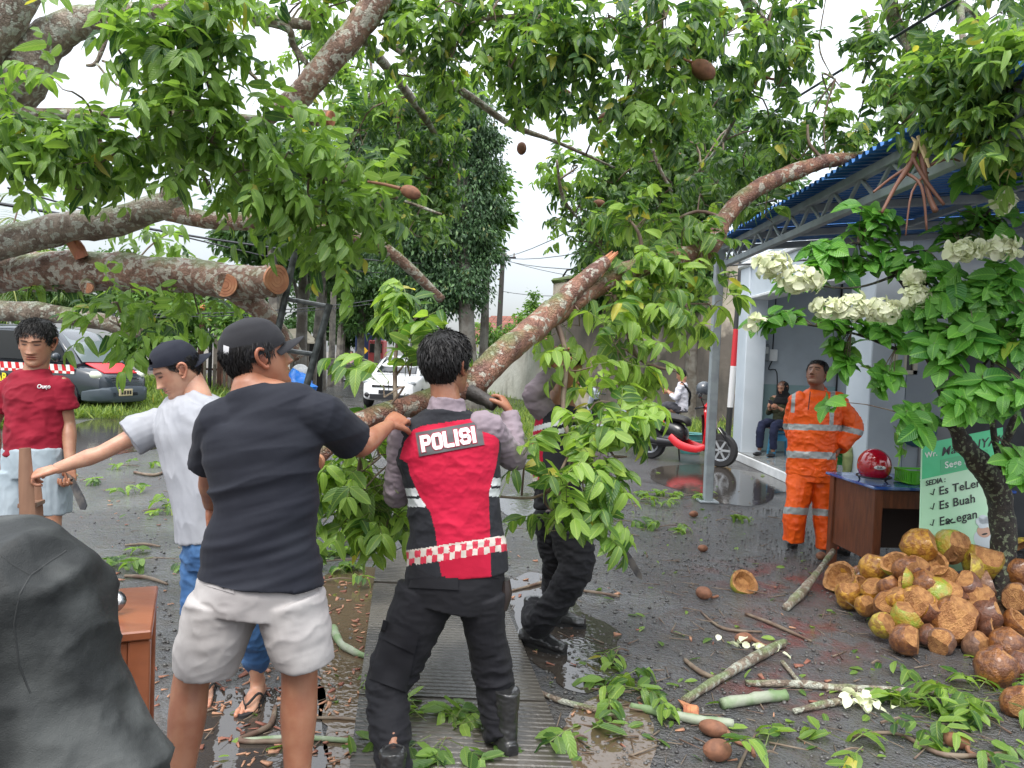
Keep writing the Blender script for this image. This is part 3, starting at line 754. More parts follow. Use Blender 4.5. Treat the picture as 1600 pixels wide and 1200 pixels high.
def post(mb,x,y):mb.box((x,y,(Z(x,y)+.0)/2),(.1,.1,Z(x,y)),bev=.008)
pb=P(1112,787,8.86);
mb.box((2.36,8.86,1.48),(.1,.1,2.96),bev=.008);mb.build('post',greyst,cp)
mb=MB();mb.box((7.6,3.7,1.7),(.1,.1,3.4),bev=.008);mb.build('post',greyst,cp)
mb=MB();mb.box((2.36,8.86,.012),(.22,.22,.02),bev=.004);mb.build('base_plate',greyst,cp)
for(z_off,x)in((0.03,2.4),(-.16,2.42)):
 mb=MB();mb.box((x,6.15,Z(2.4,0)+z_off),(.06,5.4,.06),bev=.004);mb.build('eave_beam',greyst,cp)
mb=MB()
for i in range(12):yv=3.6+i*.45;mb.bar((2.41,yv,2.97),(2.41,yv+.22,2.8),.025);mb.bar((2.41,yv+.22,2.8),(2.41,yv+.45,2.97),.025)
mb.build('truss_web',greyst,cp,kind='stuff')
for yv in(3.6,5.0,6.5,7.9,8.84):
 mb=MB();mb.bar((2.4,yv,Z(2.4,0)+.02),(9.3,yv,Z(9.3,0)+.02),.07);mb.build('rafter',greyst,cp)
for xv in(4.0,5.6,7.2):
 mb=MB();mb.box((xv,6.2,Z(xv,0)+.055-.03),(.05,5.4,.05));mb.build('purlin',greyst,cp)
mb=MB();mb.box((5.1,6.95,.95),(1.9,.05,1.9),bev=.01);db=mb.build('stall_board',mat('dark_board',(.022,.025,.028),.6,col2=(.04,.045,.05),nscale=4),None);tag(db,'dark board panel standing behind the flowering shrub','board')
# ================================================================ far trees: each its own trunk and crown
def far_tree(name,base,h,trunk_r,blobs,n,size,m,label,droop=.4,seed=0,group=None,lean=0,shell=.55):
 r=root(name,base,label,'tree',group)
 bx,by,_=base;top=h*.75;rg=random.Random(seed)
 mb=MB();mb.tube([(bx,by,-.1),(bx+lean*.3,by,top*.35),(bx+lean*.6,by,top*.7),(bx+lean,by,top)],[trunk_r*1.25,trunk_r,trunk_r*.8,trunk_r*.35],n=9,res=3,wob=.06,seed=seed)
 mb.build('trunk',BARK_FAR,r,smooth=True)
 for b in blobs[:7]:
  mb=MB();s=V((bx+lean*.45,by,top*rg.uniform(.35,.75)));e=V(b[:3]);mid=s.lerp(e,.5)+V((0,0,.3));q=trunk_r*.42
  mb.tube([s,mid,e],[q,q*.7,q*.3],n=6,res=3,wob=.05,seed=seed+1);mb.build('limb',BARK_FAR,r,smooth=True)
 crown('crown',blobs,n,size,m,r,droop,seed,shell)
 return r
def blobs_px(lst,d):
 out=[]
 for(px,py,rx,ry,*e)in lst:
  c=P(px,py,d+(e[0]if e else 0));s=d/F;out.append((c.x,c.y,c.z,rx*s,max(rx,ry)*s*.8,ry*s))
 return out
def gx(px,d):return P(px,560,d).x
# the big dark tree by the road
bl=blobs_px([(700,190,75,60),(640,240,60,60),(742,262,36,40),(772,325,16,20),(768,215,18,22),(655,175,34,26),(590,200,55,50),(690,330,75,60),(738,372,34,42),(770,400,12,16),(640,380,60,55),(720,440,50,50),(680,460,45,35),(600,300,50,50),(735,140,26,22),(560,260,40,40,2)],21)
far_tree('dark_roadside_tree',(gx(738,21),21,0),11.5,.22,bl,80000,.135,LM_DARK,'tall dark drooping tree standing right of the road before the red roof',droop=1.1,seed=11,lean=-.8,shell=.2)
bl=blobs_px([(760,300,32,40),(770,345,24,26),(752,390,20,24)],22.5)
far_tree('young_tree',(gx(755,22.5),22.5,0),7,.14,bl,3500,.26,LM_LIGHT,'yellow-green young crown peeping out right of the tall dark tree',seed=12)
# tree line left of the road, receding
rowl=[(505,30,330,70,90,.27),(560,38,420,62,75,.3),(470,26,300,70,80,.27),(600,48,440,50,60,.34),(420,24,330,70,70,.27),(535,55,470,50,50,.36),(635,44,455,38,50,.33)]
labs=['tall tree beyond the warung stall, third from the road end','tree arching over the far road left side','tall broad tree directly above the beige warung awning','round far tree where the road disappears','broad tree behind the brown posts and grey shed','smallest and farthest tree low over the vanishing road','far tree close left of the tall dark tree trunk']
for i,((px,d,py,rx,ry,s),lb)in enumerate(zip(rowl,labs)):
 bl=blobs_px([(px,py,rx,ry),(px-rx*.6,py+ry*.5,rx*.6,ry*.5,1),(px+rx*.6,py+ry*.4,rx*.6,ry*.5,-1),(px,py-ry*.8,rx*.6,ry*.5),(px+rx*.2,py+ry*.95,rx*.75,ry*.4)],d)
 far_tree('roadside_tree',(gx(px+random.uniform(-12,12),d),d,0),bl[0][2]+2,.19,bl,15000,s,LM_ROAD if i%3 else LM_DARK,lb,seed=20+i,group='trees lining the far road')
tl=['pale slim trunk left of the leaning ladder','slim trunk right of the warung stall','thin leaning trunk beside the far road','forked trunk at the road edge before the pickup','dark slim trunk behind the blue tarpaulin']
for i,(px,d,w)in enumerate(((436,23,.16),(505,31,.17),(518,34,.14),(530,38,.2),(488,29,.15))):
 r=root('bare_trunk',(gx(px,d),d,0),tl[i],'tree trunk','thin trunks by the far road')
 mb=MB();x=gx(px,d);mb.tube([(x,d,-.1),(x+.1*(i-2),d,3),(x+.25*(i-2),d,7.5)],[w*1.2,w,w*.6],n=8,res=3,wob=.06,seed=i);mb.build('trunk',mat('pale_bark',(.22,.2,.17),.85,col2=(.1,.09,.08),nscale=4,bump=.4,bscale=12,bdist=.03),r,smooth=True)
crown('far_wood',blobs_px([(300,470,120,50,8),(450,480,60,60,6),(560,500,40,40,14),(120,440,150,50,3),(-60,450,120,60),(500,400,60,50,8),(620,510,30,30,20),(650,480,50,40,18)],40),26000,.42,LM_ROAD,None,.4,41)['label']='dense green wood closing the view behind the stalls'
o=crown('shrubbery',blobs_px([(370,500,40,30),(250,470,60,35),(420,560,14,12,2),(200,540,25,20),(300,520,25,20),(240,520,30,25),(505,575,25,8,12),(560,560,20,8,30)],22),9000,.2,LM_LIGHT,None,.4,42);o['label']='bright mixed shrubs between the van and the brown posts'
# vines and bushes over the wall
o=crown('hedge',blobs_px([(840,500,28,20),(800,520,30,14),(765,520,18,22),(880,490,25,22),(925,470,25,18),(745,560,16,14,-1),(975,480,30,20),(870,470,14,12),(830,470,10,16)],27.5),7500,.17,LM_LIGHT,None,.5,43);tag(o,'bright creeper spilling over the painted boundary wall','creeper')
# trees behind the kiosk and wall, upper right
rowr=[(1010,24,330,95,100,.25),(1120,22,260,90,100,.25),(960,25,440,50,45,.2),(1080,22,430,60,60,.2)]
labs=['tree rising behind the mossy wall top','tall tree behind the carport post','low bushy tree over the wall beside the snapped stub','low leafy tree behind the motorbikes']
for i,((px,d,py,rx,ry,s),lb)in enumerate(zip(rowr,labs)):
 bl=blobs_px([(px,py,rx,ry),(px-rx*.5,py+ry*.5,rx*.6,ry*.5),(px+rx*.6,py+ry*.3,rx*.6,ry*.6),(px,py-ry*.7,rx*.6,ry*.5)],d)
 far_tree('garden_tree',(gx(px,d),d,0),max(3,bl[0][2]),.2,bl,9000,s,LM_ROAD,lb,seed=50+i,group='trees beyond the weathered wall')
def palm(base,lean,nf,L,label,seed):
 r=root('palm_tree',base,label,'palm');rg=random.Random(seed);bx,by,_=base
 top=V((bx+lean[0],by,lean[1]));mb=MB();mb.tube([(bx,by,0),(bx+lean[0]*.5,by,lean[1]*.5),top],[.28,.2,.17],n=10,res=4,wob=.05);mb.build('trunk',BARK_FAR,r,smooth=True)
 tv,tf,tuv=leaf_template(.06,.35,.25,3)
 for k in range(nf):
  az=rg.uniform(0,6.28);el=rg.uniform(.1,1.2);d=V((math.cos(az)*math.cos(el),math.sin(az)*math.cos(el),math.sin(el)))
  pts=[];p=top.copy();v=d.copy()
  for i in range(13):pts.append(p.copy());p=p+v*L/12;v=(v+V((0,0,-.17))).normalized()
  T=[];D=[]
  for i in range(1,12):
   t=(pts[i+1]-pts[i-1]).normalized();s=t.cross(V((0,0,1)));s=s.normalized()if s.length>.01 else V((1,0,0))
   for u in(0,.33,.66):
    q=pts[i].lerp(pts[i+1],u)
    for sg in(-1,1):T.append(q);D.append(s*sg+t*.7+V((0,0,-.25+rg.uniform(-.1,.1))))
  n=len(T);sc=np.array([.85*math.sin(math.pi*min(.95,.15+.8*i/n))for i in range(n)])
  me=scatter_mesh('frond',[(tv,tf,tuv)],np.zeros(n,int),frames(np.array([tuple(x)for x in D]),np.zeros(n),sc),np.array([tuple(x)for x in T]),np.full(n,rg.random()*.9),leaf_mat('palm_leaf',(.05,.10,.02),(.20,.30,.07),rough=.45,vein=0,trans=.3))
  o=link('frond',me,r)
  mb=MB();mb.tube(pts,[.035-.0022*i for i in range(13)],n=5);mb.build('rib',mat('palm_rib',(.2,.22,.06),.6),o)
palm((gx(-60,21),21,0),(.6,3.6),26,3.6,'feathery palm behind the parked van at the left edge',61)
palm((gx(190,27),27,0),(.3,3.2),18,3.2,'shorter pale palm seen over the van roof',62)
# ================================================================ stalls and posts, left background
brown=mat('brown_post',(.12,.05,.03),.7,col2=(.08,.04,.03),nscale=6);
for(px,py0,py1,d,w,m,lb)in((313,452,560,24,.2,brown,'reddish brown post left of the black post'),(328,450,570,24,.13,dark,'black metal post between two brown ones'),(343,452,560,24,.15,brown,'brown post nearest the grey shed'),(289,455,560,25,.07,mat('pale_pole',(.4,.38,.3),.7),'thin pale pole under the orange ball lamp')):
 a=P(px,py1,d);b=P(px+4,py0,d);mb=MB();mb.tube([(a.x,a.y,0),(b.x,b.y,b.z)],[w/2,w/2.2],n=8);o=mb.build('stall_post',m,None,smooth=True);tag(o,lb,'post')
for(px,py,lb)in((296,478,'orange ball lamp over the shrubs, the larger one'),(317,481,'smaller reddish ball lamp by the brown post')):
 c=P(px,py,23.5);r=root('ball_lamp',c,lb,'lamp');mb=MB();mb.ell(c,.15 if px<300 else .1,n=14,m=8);mb.build('globe',mat('orange_globe',(.65,.25,.1),.4),r,smooth=True)
 mb=MB();mb.tube([c+V((0,0,.12)),c+V((0,.1,1.2))],.02,n=5);mb.build('cord',dark,r)
sh=root('concrete_shed',(gx(360,27),27,0),'small weathered concrete shed beyond the brown posts','shed')
a=P(335,500,27);b=P(382,500,27);mb=MB();mb.box(((a.x+b.x)/2,28,a.z/2+.15),(b.x-a.x,2,a.z+.1),bev=.03);mb.build('wall',old,sh)
mb=MB();mb.box(((a.x+b.x)/2,28,a.z+.25),(b.x-a.x+.3,2.3,.12),bev=.02);mb.build('roof',capm,sh)
mb=MB();mb.box(((a.x+b.x)/2+.2,26.99,1.0),(.9,.06,1.9));mb.build('door',brown,sh)
fn=root('picket_fence',(gx(300,24.5),24.5,0),'low fence of weathered slats behind the two capped men','fence')
slm=MB().box((0,0,.55),(.09,.025,1.1),bev=.006).mesh('slat',False);slm.materials.append(mat('grey_wood',(.17,.15,.12),.8,col2=(.26,.23,.19),nscale=6,obj_rand=.2))
x0=gx(282,24.5);x1=gx(440,24.5);i=0
while x0+i*.16<x1:
 o=bpy.data.objects.new('slat',slm);COL.objects.link(o);o.location=(x0+i*.16,24.5+random.uniform(-.01,.01),random.uniform(-.08,.05));setparent(o,fn);i+=1
for z in(.3,.85):
 mb=MB();mb.box(((x0+x1)/2,24.53,z),(x1-x0,.04,.07));mb.build('rail',brown,fn)
wg=root('warung_stall',(gx(465,27),27,0),'dark open warung food stall under a beige canvas awning','food stall')
d=27;A=P(446,522,d);B=P(487,513,d+1.5);C=P(499,537,d-.5);D_=P(466,537,d-1.2)
mb=MB();q=[P(441,515,d),P(476,512,d+1.2),P(497,535,d),P(468,534,d-1.2)]
mb.add(q+[x+V((0,0,-.05))for x in q],[(0,3,2,1),(4,5,6,7),(0,1,5,4),(1,2,6,5),(2,3,7,6),(3,0,4,7)]);mb.build('awning',mat('beige_canvas',(.5,.44,.33),.8,col2=(.4,.35,.25),nscale=2),wg)
xl,xr=gx(442,d),gx(492,d);mb=MB();mb.box(((xl+xr)/2,d+1.2,1.0),(xr-xl,.1,2.0));mb.build('back_panel',mat('stall_shade',(.02,.018,.016),.8),wg)  # near-black panel: the stall's interior shade is put into its colour
for px in(443,456,480,493):
 mb=MB();mb.box((gx(px,d),d,1.0),(.1,.1,2.0));mb.build('post',mat('grey_wood',(.17,.15,.12)),wg)
mb=MB();mb.box(((xl+xr)/2,d+.1,.85),(xr-xl,.5,.08));mb.build('counter',mat('grey_wood',(.17,.15,.12)),wg)
for px,py in((463,541),(470,539),(461,550)):
 mb=MB();c=P(px,py,d-.2);mb.ell(c,(.06,.06,.09));mb.build('hanging_bag',white,wg)
tp=blue_t=mat('bright_blue_tarp',(.01,.16,.62),.35,col2=(.02,.22,.7),nscale=3)
c=P(465,571,24);mb=MB();mb.ell((c.x,24,.45),(.48,.4,.48),n=18,m=12,fn=lambda q:1+.22*math.sin(5*q.x+3*q.z)*math.cos(4*q.y));mb.ell((c.x+.35,23.8,.33),(.32,.3,.36),n=14,m=10,fn=lambda q:1+.2*math.sin(6*q.z));o=mb.build('tarpaulin',tp,None,smooth=True);tag(o,'bright blue tarpaulin heaped over goods beside the warung','tarpaulin')
c=P(470,562,25);mb=MB();mb.ell((c.x,25,.85),(.3,.3,.28),n=14,m=10);o=mb.build('white_sack',white,None,smooth=True);tag(o,'round white sack behind the blue tarpaulin','sack')
# ================================================================ vehicles
tyre=mat('tyre',(.02,.02,.022),.7,bump=.2,bscale=60);rimm=mat('rim',(.5,.52,.54),.3,metal=.8)
glassd=mat('tinted_glass',(.012,.015,.018),.05,spec=.8)
def wheel(parent,c,r,w,ax,spokes=9):
 "wheel centred c, axis ax (unit, horizontal), outer face towards +ax"
 ax=V(ax).normalized();up=V((0,0,1));f=ax.cross(up).normalized();M3=Matrix((f,up,-f.cross(up))).transposed()
 if(M3@V((0,0,1))).dot(ax)<0:M3=Matrix((-f,up,f.cross(up))).transposed()
 M3=Matrix((f,up.cross(V((0,0,0)))if False else up,ax)).transposed()
 mb=MB();mb.lathe(c,[(r*.64,-w/2),(r*.9,-w/2),(r,-w*.3),(r,w*.3),(r*.93,w*.48),(r*.66,w/2),(r*.62,w*.35)],28,M3);t=mb.build('wheel',tyre,parent,smooth=True)
 mb=MB();mb.lathe(c,[(0.001,w*.1),(r*.62,w*.1),(r*.66,w*.38),(r*.58,w*.42),(r*.56,w*.2)],24,M3,cap=False);mb.build('rim',dark,t,smooth=True)
 mb=MB();mb.lathe(c,[(r*.55,w*.35),(r*.63,w*.42),(r*.66,w*.36)],24,M3,cap=False)
 for k in range(spokes):
  a=2*math.pi*k/spokes;d=f*math.cos(a)+up*math.sin(a);mb.bar(V(c)+d*r*.08+ax*w*.38,V(c)+d*r*.6+ax*w*.36,r*.13,r*.05,up=ax)
 mb.lathe(c,[(r*.17,w*.3),(r*.15,w*.46),(0.01,w*.48)],14,M3,cap=False);mb.build('hubcap',rimm,t)
 return t
def shell(place,xs,zt,zb,halfw,nseg=10):
 "closed body: at station x an upright superellipse section between zb and zt"
 mb=MB();vs=[];K=24
 for i,x in enumerate(xs):
  zc=(zt[i]+zb[i])/2;hz=(zt[i]-zb[i])/2
  for j in range(K):
   a=2*math.pi*j/K;ca,sa=math.cos(a),math.sin(a);e=.35
   yv=math.copysign(abs(ca)**e,ca)*halfw[i];zv=math.copysign(abs(sa)**e,sa)*hz
   vs.append(place(V((x,yv,zc+zv))))
 L_=len(xs);fs=[(i*K+j,i*K+(j+1)%K,(i+1)*K+(j+1)%K,(i+1)*K+j)for i in range(L_-1)for j in range(K)]
 fs+=[tuple(range(K))[::-1],tuple((L_-1)*K+j for j in range(K))]
 return mb.add(vs,fs)
def van():
 ang=math.radians(-14);org=V((-12.85,18.4,0));ca,sa=math.cos(ang),math.sin(ang)
 pl=lambda p:org+V((p.x*ca-p.y*sa,p.x*sa+p.y*ca,p.z))
 r=root('rescue_van',org,'dark grey rescue van with red and white striped side, partly hidden by branches','van');body_m=mat('van_grey',(.022,.030,.040),.25,coat=.6)
 W=.82
 xs=[0,.1,.6,2.0,2.9,3.3,3.75,3.98,4.06];zt=[1.05,1.1,1.12,1.12,1.1,1.08,.98,.86,.72];zb=[.35,.3,.28,.28,.28,.28,.28,.27,.3];hw=[.74,.8,.82,.82,.82,.82,.80,.72,.58]
 mb=shell(pl,xs,zt,zb,hw);me=mb.mesh('body',True,35)
 mb.build('body',body_m,r,smooth=True,angle=35)
 xs=[.02,.1,.5,1.5,2.4,2.75,3.1,3.42];zt=[1.75,1.84,1.9,1.92,1.88,1.80,1.45,1.10];zb=[1.0]*8;hw=[.66,.70,.72,.72,.71,.71,.73,.76]
 shell(pl,xs,zt,zb,hw).build('cabin',body_m,r,smooth=True,angle=35)
 def side(poly,y0,th,m,nm,par=r):
  b=MB();b.prism(poly,0,th,lambda u,v,w:pl(V((u,y0(v)-w,v))));return b.build(nm,m,par)
 tmb=lambda v:-.755+.0*v if v<1.1 else-.745+.02*(v-1.1)/.8
 side([(2.28,1.14),(3.20,1.14),(2.74,1.72),(2.28,1.76)],tmb,.012,glassd,'window')
 side([(1.25,1.14),(2.18,1.14),(2.18,1.77),(1.25,1.78)],tmb,.012,glassd,'window')
 side([(.3,1.14),(1.15,1.14),(1.15,1.78),(.35,1.76)],tmb,.012,glassd,'window')
 b=MB();b.prism([(-.62,0),(.62,0),(.52,1),(-.52,1)],0,.012,lambda u,v,w:pl(V((3.44-.66*v+w*.5,u,1.12+.62*v+w))));b.build('windscreen',mat('pale_windscreen',(.14,.17,.18),.06,spec=.8),r)
 red=mat('signal_red',(.55,.012,.02),.35);wht=mat('band_white',(.72,.72,.7),.35)
 k=0;x=.0
 while x<3.35:
  side([(x,.92),(x+.105,.92),(x+.075,1.06),(x-.03,1.06)],lambda v:-.823,.006,red if k%2 else wht,'stripe');side([(x,.86),(x+.1,.86),(x+.1,.918),(x,.918)],lambda v:-.823,.006,wht if k%2 else red,'check');x+=.107;k+=1
 b=MB();b.prism([(3.45,-.55),(3.93,-.5),(3.93,.5),(3.45,.55)],0,.02,lambda u,v,w:pl(V((u,v,1.055-(u-3.45)*.42+.035+w))));b.build('bonnet_decal',red,r)
 b=MB();b.ell(pl(V((3.80,-.66,.84))),(.19,.12,.105),Matrix.Rotation(ang,3,'Z'),n=16,m=10);b.build('headlight',mat('lamp_lens',(.55,.58,.48),.08,spec=.7),r,smooth=True)
 b=MB();b.ell(pl(V((3.86,.6,.84))),(.16,.12,.105),Matrix.Rotation(ang,3,'Z'),n=16,m=10);b.build('headlight',mat('lamp_lens',(.5,.5,.5)),r,smooth=True)
 for q in range(3):
  b=MB();b.bar(pl(V((4.05,-.42,.80-.05*q))),pl(V((4.05,.42,.80-.05*q))),.03,.022);b.build('grille_bar',mat('grille',(.12,.13,.14),.3,metal=.6),r)
 xs=[3.62,3.8,4.02,4.12,4.15];shell(pl,xs,[.52,.56,.6,.58,.5],[.24,.22,.22,.24,.3],[.835,.83,.74,.6,.5]).build('bumper',mat('bumper_grey',(.05,.065,.08),.35),r,smooth=True,angle=35)
 b=MB();b.box(pl(V((4.15,-.1,.46))),(.03,.42,.16),Matrix.Rotation(ang,3,'Z'),bev=.01);b.build('number_plate',mat('plate',(.5,.42,.25),.4),r)
 for dx in(-.12,-.04,.05,.13):
  b=MB();b.box(pl(V((4.168,-.1+dx,.46))),(.006,.05,.08),Matrix.Rotation(ang,3,'Z'));b.build('plate_character',dark,r)
 b=MB();b.box(pl(V((4.1,-.1,.42))),(.1,.8,.12),Matrix.Rotation(ang,3,'Z'),bev=.02);b.build('air_intake',dark,r)
 b=MB();b.ell(pl(V((3.02,-.92,1.22))),(.07,.12,.1),Matrix.Rotation(ang,3,'Z'));b.build('mirror',body_m,r,smooth=True)
 b=MB();
 for x_ in(2.24,1.2):b.bar(pl(V((x_,-.826,.36))),pl(V((x_,-.80,1.08))),.012,.01)
 b.build('door_seam',dark,r)
 b=MB();b.box(pl(V((2.4,-.835,.99))),(.16,.03,.035),Matrix.Rotation(ang,3,'Z'),bev=.01);b.build('door_handle',dark,r)
 for x_ in(3.12,.72):
  b=MB();b.lathe(pl(V((x_,-.79,.36))),[(.40,-.03),(.40,.04),(.37,.05)],28,Matrix((V((ca,sa,0)),V((0,0,1)),V((sa,-ca,0)))).transposed());b.build('wheel_arch',dark,r)
  wheel(r,pl(V((x_,-.76,.31))),.31,.2,(sa,-ca,0))
  wheel(r,pl(V((x_,.72,.31))),.31,.2,(-sa,ca,0))
 xa=V((ca,sa,0));text_on('lettering','RESCUE CAR',.26,pl(V((.85,-.845,.70))),xa,V((0,0,1)),mat('yellow_vinyl',(.75,.62,.03),.4),r,offset=.008,extrude=.002)
 b=MB();b.tube([pl(V((3.2,-.74,1.14))),pl(V((2.8,-.74,1.76))),pl(V((2.3,-.73,1.89))),pl(V((.3,-.72,1.9)))],.018,n=6,res=3);b.build('roof_rail',mat('grille',(.1,.1,.1)),r,smooth=True)
 return pl
van()
# white hatchback coming towards us, nose turned a little to the left
def whitecar():
 c=G(604,640);fwd=V((-.10,-1,0)).normalized();left=V((fwd.y*-1,fwd.x,0))
 org=V((c.x,c.y,0))-fwd*4.0
 pl=lambda p:org+fwd*p.x+left*p.y+V((0,0,p.z));r=root('white_car',org,'white hatchback facing us on the road, half hidden behind leaves','car');wm=mat('white_paint',(.72,.73,.74),.2,coat=.7)
 xs=[0,.15,1,2.3,3.1,3.6,3.9,4.0];shell(pl,xs,[.9,.98,1.02,1.02,1.0,.93,.8,.66],[.35,.28,.25,.25,.25,.25,.24,.3],[.7,.8,.84,.84,.84,.82,.72,.55]).build('body',wm,r,smooth=True,angle=35)
 xs=[.05,.3,1.0,2.0,2.35,2.7,3.05];shell(pl,xs,[1.35,1.5,1.56,1.55,1.45,1.25,1.0],[.95]*7,[.62,.66,.68,.68,.68,.7,.72]).build('cabin',wm,r,smooth=True,angle=35)
 b=MB();b.prism([(-.6,0),(.6,0),(.52,1),(-.52,1)],0,.012,lambda u,v,w:pl(V((3.03-.74*v+w*.5,u,1.03+.44*v+w))));b.build('windscreen',glassd,r)
 for s in(-1,1):
  b=MB();b.prism([(1.1,1.04),(2.75,1.04),(2.3,1.42),(1.2,1.46)],0,.012,lambda u,v,w:pl(V((u,s*(.705-.03*(v-1)+w),v))));b.build('window',glassd,r)
  b=MB();b.ell(pl(V((3.80,s*.62,.76))),(.16,.12,.08),n=14,m=8);b.build('headlight',mat('clear_lens',(.3,.32,.34),.06,spec=.8),r,smooth=True)
  b=MB();b.ell(pl(V((2.75,s*.9,1.05))),(.12,.07,.08));b.build('mirror',wm,r,smooth=True)
  b=MB();b.ell(pl(V((3.96,s*.58,.4))),(.1,.06,.07));b.build('fog_lamp',dark,r,smooth=True)
  for x_ in(3.2,.7):wheel(r,pl(V((x_,s*.76,.31))),.31,.19,tuple(left*s))
 b=MB();b.bar(pl(V((4.0,-.45,.66))),pl(V((4.0,.45,.66))),.05,.06);b.build('grille',dark,r)
 b=MB();b.bar(pl(V((4.02,-.5,.36))),pl(V((4.02,.5,.36))),.05,.14);b.build('air_intake',dark,r)
 b=MB();b.bar(pl(V((4.04,-.24,.5))),pl(V((4.04,.24,.5))),.02,.11);b.build('number_plate',dark,r)
 b=MB();b.bar(pl(V((3.05,-.3,1.06))),pl(V((2.9,.25,1.1))),.015);b.build('wiper',dark,r)
whitecar()
# small open trailer behind a pickup on the far road
c=G(556,596);r=root('open_trailer',(c.x,c.y,0),'small dark open trailer with one wheel showing on the far road','trailer')
x0,x1=P(531,580,c.y).x,P(566,580,c.y).x;zt=P(540,570,c.y).z;tw_=mat('trailer_grey',(.07,.065,.06),.7,col2=(.12,.11,.1),nscale=4)
b=MB();b.box(((x0+x1)/2,c.y,.55),(x1-x0,1.5,.08));b.build('bed',tw_,r)
for s in(-.72,.72):b=MB();b.box(((x0+x1)/2,c.y+s,.55+(zt-.55)/2),(x1-x0,.05,zt-.5),bev=.01);b.build('side_panel',tw_,r)
for x_ in(x0,x1):b=MB();b.box((x_,c.y,.55+(zt-.55)/2),(.05,1.4,zt-.5));b.build('end_panel',tw_,r)
wheel(r,(x0+.42,c.y-.6,.3),.3,.16,(0,-1,0));wheel(r,(x0+.42,c.y+.6,.3),.3,.16,(0,1,0))
b=MB();b.ell((x1-.1,c.y-.3,.75),(.55,.5,.42),n=16,m=10);b.build('wheel_cover',dark,r,smooth=True)
# blue and red truck, yellow sign
c=P(581,550,52);r=root('cargo_truck',(c.x,52,0),'blue and red truck far down the road under the trees','truck')
b=MB();b.box((c.x-.3,53,1.75),(1.3,4,2.3),bev=.04);b.build('cargo_box',mat('truck_blue',(.03,.06,.2),.5),r)
b=MB();b.box((c.x+.55,51.2,1.5),(1.0,1.5,1.9),bev=.08);b.build('cab',mat('truck_red',(.4,.05,.05),.5),r)
b=MB();b.box((c.x+.55,50.43,1.9),(.84,.03,.6),bev=.01);b.build('windscreen',glassd,r)
for s in(-.5,.5):wheel(r,(c.x+.3+s,51,.4),.4,.2,(-1 if s<0 else 1,0,0))
c=P(568,548,47);r=root('warning_sign',(c.x,47,0),'small yellow warning sign far beside the road','road sign')
b=MB();b.tube([(c.x,47.05,0),(c.x,47.05,c.z)],.04,n=6);b.build('post',dark,r)
b=MB();b.box((c.x,47,c.z),(.42,.03,.42),Matrix.Rotation(math.pi/4,3,'Y'),bev=.01);b.build('plate',mat('sign_yellow',(.75,.45,.02),.5),r)
b=MB();b.box((c.x,46.97,c.z),(.05,.02,.3));b.build('pictogram',dark,r)
